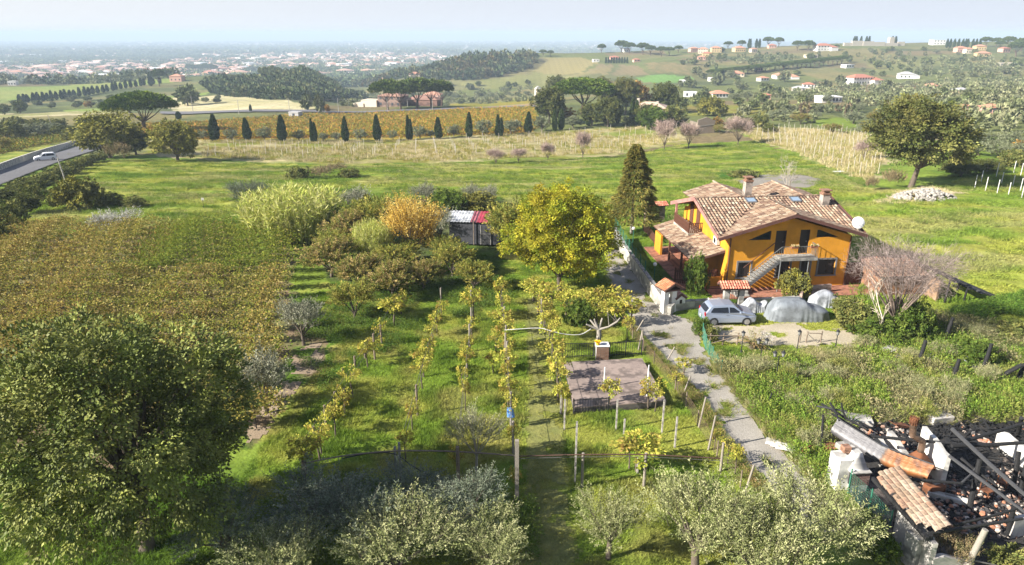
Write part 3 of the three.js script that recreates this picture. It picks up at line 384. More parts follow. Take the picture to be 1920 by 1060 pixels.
const KINDS = {
  bigOak: { make: () => broad({ seed: 11, rx: 5, ry: 4.6, cy: 5.9, q0: 0.5, q1: 0.98, l0: 0.2, l1: 0.36, lobes: 46, clumps: 34, leaves: 90000, leaf: 0.14, slim: 0.62, cr: 0.75, r0: 0.3, minY: 0.15, pal: [[0.10, 0.125, 0.024], [0.135, 0.15, 0.03], [0.07, 0.092, 0.02], [0.16, 0.162, 0.042]] }), m: MAT.gloss },
  oak: { make: () => broad({ seed: 12, rx: 6, ry: 5.4, cy: 7.5, low: 1.85, q0: 0.45, q1: 0.92, l0: 0.24, l1: 0.4, lobes: 34, clumps: 24, leaves: 34000, leaf: 0.28, r0: 0.3, fork: 2.6, pal: P.oak }), m: MAT.gloss },
  oakDark: { make: () => broad({ seed: 13, rx: 5, ry: 4.4, cy: 4.8, lobes: 20, clumps: 22, leaves: 14000, leaf: 0.36, r0: 0.3, pal: P.oakDark }), m: MAT.dull },
  oakPale: { make: () => broad({ seed: 14, rx: 5, ry: 4.4, cy: 4.8, lobes: 20, clumps: 22, leaves: 14000, leaf: 0.34, r0: 0.3, fork: 1.2, pal: [[0.15, 0.145, 0.03], [0.11, 0.115, 0.026], [0.185, 0.17, 0.04]] }), m: MAT.dull },
  lime: { make: () => broad({ seed: 15, rx: 4.4, ry: 4.8, cy: 5.2, q0: 0.45, q1: 0.9, l0: 0.24, l1: 0.4, lobes: 38, clumps: 34, leaves: 68000, leaf: 0.15, slim: 0.7, cr: 0.8, r0: 0.2, fork: 1.3, pal: P.lime }), m: MAT.leaf },
  olive: { make: () => wispy({ seed: 16, rx: 1.6, ry: 1.3, cy: 2.1, heads: 9, shoots: 620, leaves: 16000, shoot: 0.62, leaf: 0.085, slim: 0.3, r0: 0.12, fork: 0.8, stem: 6, pal: P.olive }), m: MAT.dull },
  olive2: { make: () => wispy({ seed: 17, rx: 1.7, ry: 1.2, cy: 2.0, heads: 11, shoots: 620, leaves: 16000, shoot: 0.7, leaf: 0.085, slim: 0.3, r0: 0.12, fork: 0.7, stem: 6, pal: P.olive }), m: MAT.dull },
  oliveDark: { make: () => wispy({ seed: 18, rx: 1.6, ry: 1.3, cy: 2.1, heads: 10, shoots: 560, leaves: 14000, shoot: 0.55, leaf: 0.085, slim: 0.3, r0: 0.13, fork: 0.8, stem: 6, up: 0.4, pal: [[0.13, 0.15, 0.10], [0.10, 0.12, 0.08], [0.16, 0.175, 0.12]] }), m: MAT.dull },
  oliveSparse: { make: () => wispy({ seed: 19, rx: 1.3, ry: 0.95, cy: 2.2, heads: 9, shoots: 240, leaves: 5200, shoot: 0.6, leaf: 0.08, r0: 0.06, fork: 0.9, stem: 1, pal: P.olive }), m: MAT.dull, tm: MAT.paleBark },
  oliveFar: { make: () => broad({ seed: 20, rx: 2.2, ry: 1.7, cy: 2, lobes: 11, clumps: 12, leaves: 3200, leaf: 0.26, slim: 0.4, r0: 0.16, fork: 0.8, pal: P.oliveFar }), m: MAT.dull },
  oliveGrey: { make: () => wispy({ seed: 21, rx: 2.1, ry: 1.7, cy: 2.2, heads: 9, shoots: 420, leaves: 9000, shoot: 0.7, leaf: 0.14, slim: 0.3, r0: 0.14, fork: 0.7, stem: 8, pal: [[0.19, 0.19, 0.13], [0.14, 0.145, 0.09], [0.25, 0.245, 0.18]] }), m: MAT.dull },
  cypress: { make: () => column({ seed: 22, r: 1.15, h: 7.5, base: 0.15, leaves: 7000, leaf: 0.34, slim: 0.4, spread: 0.35, r0: 0.15, pal: P.cypress }), m: MAT.dull },
  cypressB: { make: () => { const a = column({ seed: 58, r: 0.85, h: 7.5, base: 0.15, leaves: 4600, leaf: 0.34, slim: 0.4, spread: 0.35, r0: 0.15, pal: P.cypress }), b = column({ seed: 59, r: 0.7, h: 6.4, base: 0.15, leaves: 3600, leaf: 0.34, slim: 0.4, spread: 0.35, r0: 0.12, pal: P.cypress }); b.crown.translate(0.75, 0, 0.1); a.crown.translate(-0.3, 0, 0); return { crown: mergeGeometries([a.crown, b.crown]), trunk: a.trunk, w: 2.4, h: 7.5 }; }, m: MAT.dull },
  cypressThin: { make: () => column({ seed: 23, r: 0.8, h: 7.5, base: 0.1, leaves: 4000, leaf: 0.38, slim: 0.4, spread: 0.3, r0: 0.12, pal: P.cypress }), m: MAT.dull },
  cypressGreen: { make: () => column({ seed: 39, r: 0.8, h: 7.5, base: 0.1, leaves: 4000, leaf: 0.38, slim: 0.4, spread: 0.3, r0: 0.12, pal: [[0.05, 0.075, 0.02], [0.065, 0.09, 0.025]] }), m: MAT.dull },
  cypressFar: { make: () => column({ seed: 24, r: 1.0, h: 7.5, base: 0.1, leaves: 700, leaf: 0.9, slim: 0.5, spread: 0.3, r0: 0.15, pal: P.cypress, one: true }), m: MAT.dull },
  spruce: { make: () => column({ seed: 25, r: 2.1, h: 8.2, base: 1.3, cone: true, leaves: 24000, leaf: 0.26, slim: 0.22, spread: 0.9, up: -0.35, r0: 0.16, pal: P.spruce, tiers: 26 }), m: MAT.dull, tm: MAT.paleBark },
  pine: { make: () => pineTree({ seed: 26, rx: 5.2, ry: 3.7, cy: 5.7, clumps: 520, leaves: 26000, leaf: 0.36, r0: 0.35, pal: P.pine }), m: MAT.dull, tm: MAT.pineBark },
  pineFar: { make: () => pineTree({ seed: 27, rx: 5, ry: 4.2, cy: 6.4, clumps: 220, leaves: 6600, leaf: 0.72, r0: 0.35, pal: [[0.075, 0.105, 0.02], [0.055, 0.085, 0.02], [0.09, 0.115, 0.025]] }), m: MAT.dull, tm: MAT.pineBark },
  cane: { make: () => { rnd = rng(28); const L = new Leaves(); for (let i = 0; i < 900; i++) { const a = rr(0, 6.28), q = Math.sqrt(rnd()) * 2.6, x = Math.cos(a) * q, z = Math.sin(a) * q, lx = x * 0.16 + gauss() * 0.35, lz = z * 0.16 + gauss() * 0.35, h = rr(2.2, 3.7) * (1 - 0.06 * q), c = pick(P.cane), t = rr(0.7, 1.2); L.add(x, 0, z, lx, h, lz, h, 0.05, shade(c, t)); for (let k = 0; k < 17; k++) { const u = rr(0.2, 1); L.add(x + lx * u, h * u, z + lz * u, gauss() + lx * 0.4, rr(-0.1, 1.1), gauss() + lz * 0.4, rr(0.3, 0.6), 0.055, shade(pick(P.cane), t * rr(0.75, 1.25))); } } return { crown: L.build(), w: 6.4, h: 3.7 }; }, m: MAT.leaf, cn: 'canes' },
  golden: { make: () => wispy({ seed: 29, rx: 1.3, ry: 2.0, cy: 2.0, heads: 16, minY: 0.3, shoots: 800, leaves: 16000, shoot: 0.8, leaf: 0.09, slim: 0.35, r0: 0.07, fork: 0.6, stem: 3, up: 1.3, pal: P.golden }), m: MAT.leaf },
  brownShrub: { make: () => wispy({ seed: 30, rx: 1.7, ry: 1.5, cy: 1.8, heads: 10, shoots: 480, leaves: 9500, shoot: 0.6, leaf: 0.13, slim: 0.5, r0: 0.09, fork: 0.5, stem: 3, up: 0.5, pal: P.brownish }), m: MAT.leaf },
  olivebrown: { make: () => wispy({ seed: 31, rx: 1.7, ry: 1.6, cy: 1.9, heads: 10, shoots: 520, leaves: 11000, shoot: 0.6, leaf: 0.13, slim: 0.5, r0: 0.09, fork: 0.5, stem: 4, up: 0.6, pal: [[0.22, 0.21, 0.045], [0.28, 0.235, 0.06], [0.15, 0.165, 0.035]] }), m: MAT.leaf },
  bush: { make: () => broad({ seed: 32, rx: 1.8, ry: 1.2, cy: 0.9, lobes: 14, clumps: 16, leaves: 6500, leaf: 0.16, pal: P.bush, minY: 0.02 }), m: MAT.dull },
  greenBush: { make: () => broad({ seed: 33, rx: 1.8, ry: 1.3, cy: 1.1, lobes: 14, clumps: 18, leaves: 9000, leaf: 0.15, pal: [[0.09, 0.13, 0.022], [0.13, 0.16, 0.03], [0.065, 0.10, 0.018]], minY: 0.02 }), m: MAT.leaf },
  yellowBush: { make: () => broad({ seed: 34, rx: 1.8, ry: 1.3, cy: 1.1, lobes: 16, clumps: 18, leaves: 9000, leaf: 0.16, pal: P.yellowBush, minY: 0.02 }), m: MAT.dull },
  silver: { make: () => wispy({ seed: 35, rx: 1.8, ry: 0.8, cy: 0.7, heads: 12, shoots: 420, leaves: 7000, shoot: 0.6, leaf: 0.1, slim: 0.3, stem: 2, minY: 0.05, pal: P.silver }), m: MAT.dull, tm: MAT.paleBark, cn: 'twigs' },
  dryBush: { make: () => wispy({ seed: 36, rx: 1.7, ry: 0.9, cy: 0.7, heads: 10, shoots: 300, leaves: 5000, shoot: 0.5, leaf: 0.12, slim: 0.3, stem: 3, minY: 0.05, pal: [[0.24, 0.18, 0.10], [0.17, 0.13, 0.07], [0.12, 0.115, 0.05]] }), m: MAT.dull },
  farTree: { make: () => broad({ seed: 37, rx: 4, ry: 3.6, cy: 3.6, lobes: 11, clumps: 9, leaves: 1000, leaf: 1.0, slim: 0.8, cr: 1.5, r0: 0.25, pal: P.far, one: true }), m: MAT.dull },
  farPale: { make: () => broad({ seed: 38, rx: 4, ry: 3.2, cy: 3.2, lobes: 11, clumps: 9, leaves: 1000, leaf: 0.9, slim: 0.8, cr: 1.5, r0: 0.25, pal: [[0.125, 0.135, 0.07], [0.10, 0.115, 0.05], [0.15, 0.15, 0.075]], one: true }), m: MAT.dull },
  farAutumn: { make: () => broad({ seed: 40, rx: 4, ry: 3.6, cy: 3.8, lobes: 11, clumps: 12, leaves: 2600, leaf: 0.6, r0: 0.25, pal: P.autumn }), m: MAT.dull },
  pinkBare: { make: () => wispy({ seed: 41, rx: 1.5, ry: 1.2, cy: 1.7, heads: 12, shoots: 420, leaves: 4200, shoot: 0.7, leaf: 0.5, slim: 0.05, stem: 7, up: 0.9, r0: 0.06, fork: 0.4, pal: [[0.28, 0.205, 0.175], [0.22, 0.165, 0.14], [0.34, 0.255, 0.215]] }), m: MAT.dull, cn: 'twigs' },
  bigBare: { make: () => wispy({ seed: 42, rx: 4.1, ry: 2.2, cy: 4.4, heads: 30, shoots: 1250, leaves: 11000, shoot: 0.95, leaf: 0.5, slim: 0.03, stem: 4, up: 0.35, sag: 0.6, r0: 0.15, fork: 1.3, minY: 1.2, pal: [[0.20, 0.158, 0.142], [0.15, 0.12, 0.11], [0.26, 0.205, 0.185]] }), m: MAT.dull, tm: std([0.20, 0.15, 0.12], 0.9), cn: 'twigs' },
  whiteSapling: { make: () => bare({ seed: 46, depth: 5, kids: 2, len: 1.05, r0: 0.075, stems: 1, wild: 0.6, lift: 0.1, c0: [0.52, 0.45, 0.37], c1: [0.50, 0.43, 0.34] }), m: MAT.dull },
  greyBare: { make: () => bare({ seed: 44, depth: 6, kids: 2, len: 0.9, r0: 0.08, stems: 2, wild: 0.75, c0: [0.2, 0.17, 0.14], c1: [0.3, 0.26, 0.22] }), m: MAT.dull },
};

// ---------------------------------------------------------------- near trees and shrubs
plant('bigOak', 'oak_tree', V(-15.0, 0, -23.6), 10.3, 9.5, 'big dark oak with shiny leaves, its crown filling the near corner beside the dense vineyard', 'tree', null, 0.4);
const olv = 'olive trees along the near edge of the plot';
at('olive', 'olive_tree', 1140, 1050, 912, 140, 'slim silvery olive tree standing alone between the mown path and the bushy olive clump', 'olive tree', olv, 0.3);
at('olive2', 'olive_tree', 1305, 1075, 888, 225, 'broad silvery olive tree in the bushy clump, on the side towards the mown path', 'olive tree', olv, 1.0);
at('olive', 'olive_tree', 1500, 1085, 885, 235, 'broad silvery olive tree in the bushy clump, next to the burnt ruin', 'olive tree', olv, 2.0);
at('olive2', 'olive_tree', 1410, 1150, 950, 220, 'silvery olive tree at the very bottom of the bushy clump before the drive', 'olive tree', olv, 4.1);
at('olive2', 'olive_tree', 755, 1090, 940, 225, 'sunlit olive tree cut by the picture edge, halfway between oak and mown path', 'olive tree', olv, 2.6);
at('olive', 'olive_tree', 920, 1088, 955, 170, 'small sunlit olive tree at the picture edge just beside the mown path', 'olive tree', olv, 5.2);
at('olive', 'olive_tree', 530, 1120, 985, 200, 'sunlit top of an olive tree cut by the picture edge below the oak', 'olive tree', olv, 1.2);
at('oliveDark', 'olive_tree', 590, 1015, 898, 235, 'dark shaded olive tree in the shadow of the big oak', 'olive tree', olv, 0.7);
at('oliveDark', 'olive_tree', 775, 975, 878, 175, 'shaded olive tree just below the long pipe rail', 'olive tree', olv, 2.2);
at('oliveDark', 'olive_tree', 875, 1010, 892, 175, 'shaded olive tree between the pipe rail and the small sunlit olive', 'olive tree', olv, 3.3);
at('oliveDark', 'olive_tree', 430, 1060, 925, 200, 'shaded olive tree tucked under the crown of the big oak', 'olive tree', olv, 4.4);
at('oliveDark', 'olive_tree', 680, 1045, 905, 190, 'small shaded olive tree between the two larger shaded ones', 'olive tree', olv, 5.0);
at('oliveSparse', 'olive_tree', 893, 893, 762, 112, 'sparse olive with pale bare branches standing among the vines', 'olive tree', null, 0.8);
at('oliveGrey', 'olive_tree', 500, 775, 640, 122, 'rounded grey olive tree beside the sandy path and the oak', 'olive tree', null, 1.6);
at('oliveGrey', 'olive_tree', 570, 648, 540, 95, 'grey olive tree at the end of the dense vineyard rows', 'olive tree', null, 2.7);
at('lime', 'linden_tree', 1050, 546, 326, 206, 'large round yellow-green tree beside the drive, biggest of the garden trees', 'tree', null, 0.5);
at('spruce', 'spruce_tree', 1184, 440, 270, 104, 'dark spruce with a pale trunk between the drive and the yellow house', 'tree', null, 0.2);
at('oak', 'oak_tree', 1707, 352, 168, 196, 'large oak standing alone on the meadow behind the stone heap', 'tree', null, 1.1);
at('cane', 'cane_thicket', 552, 446, 343, 196, 'bright yellow-green thicket of tall canes behind the dense vineyard', 'canes');
at('golden', 'golden_tree', 775, 492, 350, 122, 'golden feathery shrub glowing beside the red and white shed', 'tree');
const thk = 'mixed shrubs in the thicket round the shed';
for (const [k, x, y, t, w, l, c] of [
  ['olivebrown', 705, 458, 362, 96, 'olive brown bush between the cane thicket and the golden shrub', 'bush'], ['oliveGrey', 662, 420, 342, 78, 'grey-leaved bush behind the brown bushes at the cane thicket', 'bush'],
  ['brownShrub', 655, 470, 390, 80, 'dark brown bush against the edge of the cane thicket', 'bush'], ['oliveGrey', 825, 455, 383, 62, 'silver-topped bush touching the white end of the shed roof', 'bush'], ['oliveGrey', 797, 392, 337, 44, 'small silver-grey olive behind the golden shrub', 'bush'],
  ['greenBush', 838, 402, 358, 62, 'green shrub behind the white shed roof', 'bush'], ['oliveGrey', 885, 385, 341, 36, 'small grey olive peeping over the shed, farther of a pair', 'olive tree'], ['oliveGrey', 915, 388, 342, 38, 'small grey olive peeping over the red shed roof', 'olive tree'], ['yellowBush', 896, 400, 362, 62, 'yellow-green bush hugging the back of the shed', 'bush'],
  ['olivebrown', 968, 480, 362, 92, 'pale brownish tree pressed against the big yellow-green tree', 'tree'], ['brownShrub', 735, 560, 486, 74, 'brown-leaved fruit tree in front of the golden shrub', 'tree'], ['brownShrub', 792, 545, 482, 62, 'rusty brown fruit tree with bare shoots before the shed', 'tree'], ['olivebrown', 850, 520, 452, 62, 'pale brown shrub right before the dark shed wall', 'bush'],
  ['brownShrub', 676, 545, 472, 78, 'dull brown bush between vineyard and fruit trees', 'bush'], ['brownShrub', 620, 520, 442, 90, 'brown bush at the back corner of the dense vineyard', 'bush'], ['olivebrown', 665, 600, 520, 70, 'thin olive-brown bush beside the grey olive', 'bush'], ['olivebrown', 890, 545, 486, 60, 'low brownish bush below the shed door', 'bush'], ['olivebrown', 752, 500, 448, 66, 'dark olive bush at the foot of the golden shrub', 'bush'],
  ['olivebrown', 628, 500, 425, 66, 'yellow-brown bush filling the gap between cane thicket and fruit trees', 'bush'], ['cane', 702, 500, 410, 60, 'feathery yellow-green bush under the golden shrub, on the vineyard side', 'bush'], ['greenBush', 655, 452, 385, 60, 'green bush squeezed between the cane thicket and the brown bushes', 'bush'], ['olivebrown', 835, 500, 436, 66, 'tawny bush before the white half of the shed', 'bush'], ['olivebrown', 740, 520, 455, 66, 'tawny bush between the two brown fruit trees', 'bush'], ['yellowBush', 700, 440, 372, 66, 'ochre bush beside the golden shrub, towards the canes', 'bush'],
]) at(k, c === 'bush' ? 'bush' : c === 'tree' ? 'fruit_tree' : 'olive_tree', x, y, t - 3, w * 1.28, l, c, thk);
// yard, garden
at('greenBush', 'garden_tree', 1304, 552, 476, 46, 'narrow yellow-green sapling before the porch of the yellow house', 'tree'); at('yellowBush', 'lemon_tree', 1488, 556, 508, 62, 'round lemon-green bush before the front wall of the yellow house', 'bush');
at('greenBush', 'bush', 1316, 628, 596, 40, 'green bush at the end of the green net fence by the drive', 'bush'); at('bush', 'bush', 1332, 638, 612, 34, 'dull bush beside the green net fence by the parked car', 'bush'); at('greenBush', 'bush', 1085, 612, 560, 60, 'dark green bush under the pale pruned tree', 'bush');
at('bigBare', 'bare_tree', 1672, 636, 436, 196, 'wide leafless pinkish tree before the gable end of the yellow house', 'tree', null, 0.6);
at('whiteSapling', 'bare_tree', 1648, 640, 508, 88, 'small leafless tree with chalk-white branches by the yard', 'tree', null, 1.4);
at('greyBare', 'bare_conifer', 1482, 366, 290, 56, 'leafless grey tree behind the roof of the yellow house', 'tree');
at('bush', 'bush', 1600, 616, 562, 80, 'weedy green bush beside the covered vehicles', 'bush'); at('greenBush', 'bush', 1650, 640, 595, 110, 'leafy scrub around the chalk-white tree', 'bush'); at('bush', 'bush', 1585, 585, 556, 60, 'scrub between the terrace and the covered scooter', 'bush');
at('greenBush', 'bush', 1700, 640, 560, 90, 'tangled green scrub under the wide leafless tree', 'bush'); at('greenBush', 'bush', 1830, 690, 640, 90, 'low green bush between the charred posts', 'bush'); at('bush', 'bush', 1895, 640, 605, 90, 'dark green bush on the meadow edge behind the charred posts', 'bush');
// meadow, road side
at('oakPale', 'walnut_tree', 207, 295, 204, 128, 'big round green tree beside the bend of the country road', 'tree', null, 0.3); at('oakPale', 'walnut_tree', 333, 302, 222, 92, 'smaller green tree with a short trunk below the stone pine', 'tree', null, 2.2);
at('pine', 'stone_pine', 271, 248, 173, 116, 'stone pine with a broad dome crown rising behind the round trees', 'pine tree', null, 0.8); at('dryBush', 'bush', 225, 304, 268, 52, 'grey twiggy bush at the foot of the big round tree', 'bush'); at('oakDark', 'bush', 255, 290, 240, 60, 'dark shrub between the stone pine and the big round tree', 'bush');
at('yellowBush', 'bush', 151, 391, 332, 88, 'rounded yellow-green bush beside the leaning concrete pole', 'bush'); at('bush', 'bush', 205, 386, 362, 60, 'low dark bush next to the rounded yellow-green bush', 'bush'); at('bush', 'bush', 250, 388, 368, 50, 'last low bush of the meadow hedge, trailing off in the grass', 'bush');
at('silver', 'dry_shrub', 215, 440, 395, 108, 'silvery dry shrub at the back edge of the dense vineyard', 'shrub'); at('oliveDark', 'olive_tree', 466, 402, 330, 78, 'dark grey olive tree leaning next to the cane thicket', 'olive tree', null, 2.9);
at('bush', 'bush', 60, 384, 345, 54, 'pale bush at the near end of the roadside hedge', 'bush'); at('bush', 'bush', 560, 336, 312, 46, 'dark bush among dry grass in the middle of the meadow', 'bush'); at('dryBush', 'dry_shrub', 600, 334, 312, 60, 'tan dry shrub in the middle of the meadow', 'shrub'); at('bush', 'bush', 655, 333, 316, 44, 'flat dark bush at the end of the meadow scrub', 'bush'); at('dryBush', 'dry_shrub', 630, 322, 306, 50, 'straw-coloured dry shrub behind the flat dark bush', 'shrub');
let hdi = 0; const hdg = 'bushes of the roadside hedge'; for (const [x, y, t, w] of [[-8, 445, 392, 80], [22, 422, 375, 70], [50, 402, 362, 60], [12, 378, 352, 60], [62, 362, 338, 60], [88, 346, 322, 56], [108, 336, 312, 52], [126, 327, 305, 48], [142, 319, 299, 44], [158, 312, 294, 42], [172, 306, 290, 38], [186, 301, 287, 34], [45, 345, 332, 40], [28, 358, 340, 40], [-25, 470, 410, 80]].sort((a, b) => b[0] - a[0])) at(rnd() < 0.5 ? 'bush' : 'oakDark', 'hedge_bush', x, y, t, w, 'dark bush of the hedge along the country road, ' + ORD[hdi++] + ' from the road bend', 'bush', hdg);
const rs = 'scrub beyond the country road'; for (const [x, y, t, w] of [[15, 262, 225, 60], [50, 258, 232, 56], [85, 255, 228, 60], [118, 256, 234, 50], [30, 240, 218, 40], [140, 262, 236, 44], [70, 240, 222, 40], [105, 240, 222, 44], [160, 240, 220, 40], [5, 285, 252, 36], [-30, 262, 222, 60]]) at(pick(['bush', 'oakDark', 'oliveFar', 'brownShrub']), 'scrub_bush', x, y, t, w, 'rough bush of the scrub strip beyond the country road', 'bush', rs);
for (const [x, y, t, w, l] of [[1092, 298, 246, 34, 'leafless pinkish tree, largest on the edge of the young vineyard'], [1027, 302, 268, 26, 'thin leafless tree halfway along the young vineyard edge'], [972, 306, 278, 28, 'short pale leafless bush at the vineyard edge, second of a pair'], [930, 308, 280, 32, 'short pale leafless bush at the vineyard edge, first of a pair'], [1246, 281, 226, 46, 'pinkish leafless tree before the stone ruin, nearer the pine grove'], [1290, 279, 230, 44, 'pinkish leafless tree standing right before the stone ruin'], [1383, 272, 220, 52, 'pinkish leafless tree beside the stone ruin, on the vineyard side'], [1620, 300, 262, 40, 'low leafless bush in the staked vineyard near the big oak']]) at('pinkBare', 'bare_tree', x, y, t, w, l, 'tree');
at('dryBush', 'dry_shrub', 1632, 358, 330, 26, 'small straw-coloured tuft shrub on the meadow near the stone heap', 'shrub'); at('dryBush', 'dry_shrub', 1675, 352, 318, 50, 'tan scrub at the foot of the large oak', 'shrub'); at('bush', 'bush', 1395, 334, 318, 60, 'low leafy green patch beside the gravel circle', 'plant');
at('oakDark', 'hedge_bush', 1800, 330, 302, 80, 'dark shaded hedge in the shadow of the large oak', 'bush'); at('oakDark', 'hedge_bush', 1850, 322, 298, 70, 'dark hedge piece next to the white posts', 'bush'); at('bush', 'hedge_bush', 1900, 312, 280, 60, 'green hedge piece behind the white posts', 'bush');
const gro = 'olive trees in the grove behind the large oak'; for (const [x, y, t, w] of [[1815, 280, 248, 40], [1850, 278, 246, 46], [1888, 282, 246, 50], [1920, 280, 244, 50], [1835, 292, 262, 44], [1872, 296, 262, 46], [1910, 300, 266, 50], [1795, 300, 272, 30]]) at('oliveFar', 'olive_tree', x, y, t, w, 'grey-green olive tree of the small grove behind the large oak', 'olive tree', gro);
at('farAutumn', 'autumn_tree', 1912, 290, 262, 34, 'orange autumn tree at the edge of the olive grove', 'tree');

// ---------------------------------------------------------------- cypress row and its shrubs
function rowLean(o) { o.rotation.set(rr(-0.04, 0.04), o.rotation.y, rr(-0.05, 0.05)); return o; }
for (const [i, [x, y, t, w]] of [[404, 264, 214, 26], [465, 264, 217, 20], [529, 266, 216, 19], [588, 267, 218, 17], [648, 267, 217, 16], [708, 265, 217, 18], [767, 263, 216, 17], [823, 260, 216, 16], [880, 258, 211, 18], [935, 256, 210, 17], [990, 251, 208, 17]].entries()) rowLean(at(i % 3 ? 'cypress' : 'cypressB', 'cypress_tree', x, y, t + [2, 5, 1, 6, 3, 0][i % 6], w * [0.95, 0.86, 1.0, 0.82, 0.92][i % 5], ['thick double cypress, first of the row next to the green tree', 'cypress second in the row below the yellow vineyard', 'cypress third in the row below the yellow vineyard', 'cypress fourth in the row below the yellow vineyard', 'cypress fifth in the row below the yellow vineyard', 'cypress sixth in the row, below the villa of the pines', 'cypress seventh in the row, below the villa pines', 'cypress eighth in the row below the yellow vineyard', 'cypress ninth in the row, split at its top', 'twin-topped cypress tenth in the row', 'twin cypress last in the row before the pine grove'][i], 'cypress', 'cypresses in the row below the yellow vineyard'));
let shi = 0; const shr = 'olive shrubs between the row cypresses'; for (const [x, y, w] of [[382, 262, 22], [435, 264, 28], [496, 264, 32], [561, 265, 26], [606, 265, 20], [630, 264, 20], [677, 264, 28], [737, 262, 22], [788, 260, 30], [808, 258, 18], [851, 257, 28], [905, 254, 36], [958, 252, 34], [968, 246, 26], [1015, 246, 36]]) at('oliveFar', 'olive_shrub', x, y, y - w * 0.85, w, 'rounded dark olive shrub between the row cypresses, ' + ORD[shi++] + ' counting away from the green tree', 'shrub', shr);
for (const [x, y, t, w] of [[1052, 244, 205, 13], [1040, 246, 206, 10], [1103, 236, 199, 12], [1158, 232, 190, 11], [1185, 232, 185, 12], [1193, 234, 190, 12]]) at('cypressGreen', 'cypress_tree', x, y, t, w, 'slim green cypress standing along the front of the pine grove', 'cypress', 'slim cypresses along the pine grove');
// pine grove with the old house
at('pine', 'stone_pine', 1092, 214, 147, 118, 'brightest and widest stone pine of the grove, its dome lit by the sun', 'pine tree', null, 2.0); at('oakDark', 'grove_tree', 1030, 232, 158, 66, 'olive-grey tree at the near end of the pine grove', 'tree'); at('oakDark', 'grove_tree', 1045, 190, 138, 50, 'dark cedar-like tree rising behind the near end of the grove', 'tree'); at('oak', 'grove_tree', 1172, 215, 140, 58, 'olive-brown oak behind the bright pine of the grove', 'tree'); at('farAutumn', 'autumn_tree', 1198, 205, 150, 42, 'orange-brown autumn tree in the middle of the grove', 'tree'); at('oakDark', 'grove_tree', 1247, 212, 150, 62, 'round dark oak at the far end of the grove', 'tree'); at('oakDark', 'grove_tree', 1140, 238, 178, 60, 'dark shaded tree under the bright pine', 'tree'); at('oakDark', 'grove_tree', 1110, 236, 190, 50, 'black-green shrub mass in the shade of the bright pine', 'tree'); at('oakDark', 'grove_tree', 1212, 236, 192, 46, 'dark shrub before the old house of the grove', 'tree'); at('oak', 'grove_tree', 1130, 200, 140, 46, 'brown-green tree top behind the bright pine', 'tree');
for (const [x, y, w, k, l] of [[1075, 240, 34, 'oliveFar', 'grey shrub before the grove, beside the slim cypress pair'], [1135, 236, 26, 'oliveFar', 'round grey shrub in front of the dark shaded tree'], [1178, 236, 28, 'oliveFar', 'round grey shrub near the slim cypresses by the old house'], [1225, 242, 60, 'greenBush', 'green and tan bush before the old house'], [1260, 236, 56, 'bush', 'brown-green bush between the old house and the stone ruin'], [1332, 218, 54, 'yellowBush', 'yellow-green round bush behind the stone ruin'], [1345, 240, 30, 'farAutumn', 'reddish bush right behind the stone ruin'], [1058, 228, 40, 'farAutumn', 'brownish bush under the bright pine']]) at(k, 'bush', x, y, y - w * 0.7, w, l, 'bush', null);

// ---------------------------------------------------------------- vineyards
for (const [a, b, l] of [[[573, 889], [752, 590], 'thin wire of the outermost vine row by the sandy path'], [[761, 862], [829, 600], 'thin wire of the second vine row on the lawn'], [[857, 905], [888, 604], 'thin wire of the third vine row on the lawn'], [[966, 930], [940, 575], 'thin wire of the tall vine row by the mown path'], [[1053, 778], [1008, 590], 'thin wire of the vine row edging the slab']]) { const p = G(...a), q = G(...b).sub(p), t = thing('vine_wire', l, 'wire', p); part('strand', rod(V(0, 1.75, 0), V(q.x, 1.75, q.z), 0.012, 0.012, 4), MAT.wire, t); part('strand', rod(V(0, 1.2, 0), V(q.x, 1.2, q.z), 0.012, 0.012, 4), MAT.wire, t); }
{ // dense vineyard: rows of vines grown together
  const rowGeo = (seed, pal, green) => { rnd = rng(seed); const L = new Leaves(); for (let i = 0; i < 520; i++) { const x = rr(0, 36), y = rr(1.0, 2.0) + 0.25 * Math.sin(x * 0.9 + seed), z = gauss() * 0.42, g = smoothstep(x + gauss() * 4, 20, 26) * green, c = rnd() < g ? pick(P.tendoneG) : pick(pal), t = rr(0.82, 1.2); for (let k = 0; k < 30; k++) { const e = rdir(), l = rr(0.09, 0.19); L.add(x + e[0] * 0.5, Math.max(0.2, y + e[1] * 0.35), z + e[2] * 0.34, e[0], e[1] * 0.5 + 0.1, e[2], l, l * 0.8, shade(c, t * rr(0.75, 1.25)), false, [e[0] * 0.5, 0.7, e[2] * 0.7]); } } return L.build(); };
  const trunks = (() => { rnd = rng(5); const l = []; for (let i = 0; i < 17; i++) l.push(rod(V(i * 2.1 + 1, -0.1, 0), V(i * 2.1 + 1 + gauss() * 0.1, 1.5, gauss() * 0.1), 0.04, 0.025, 4)); return mg(l); })();
  const geos = [rowGeo(51, P.tendone, 0), rowGeo(52, P.tendone, 0.25), rowGeo(53, P.tendone, 0.85)];
  const a = G(540, 448), b = G(505, 690);
  for (let d = 33, i = 0; d < 73.5; d += 2.15, i++) { const t = (d + b.z) / (b.z - a.z), xr = lerp(b.x, a.x, clamp(t, -0.3, 1.05)) + 1.2 - (i % 3) * 0.4, o = thing('vine_row', 'long row of yellow-brown grapevines in the dense vineyard, ' + ORD[i] + ' row from the oak', 'vine row', onG(xr - 37, -d, -0.05), 0, 'rows of the dense vineyard'); o.scale.x = 37 / 36; part('foliage', geos[d > 56 ? 2 : i % 2], MAT.leaf, o); part('trunks', trunks, MAT.darkBark, o).userData.kind = 'stuff'; }
}
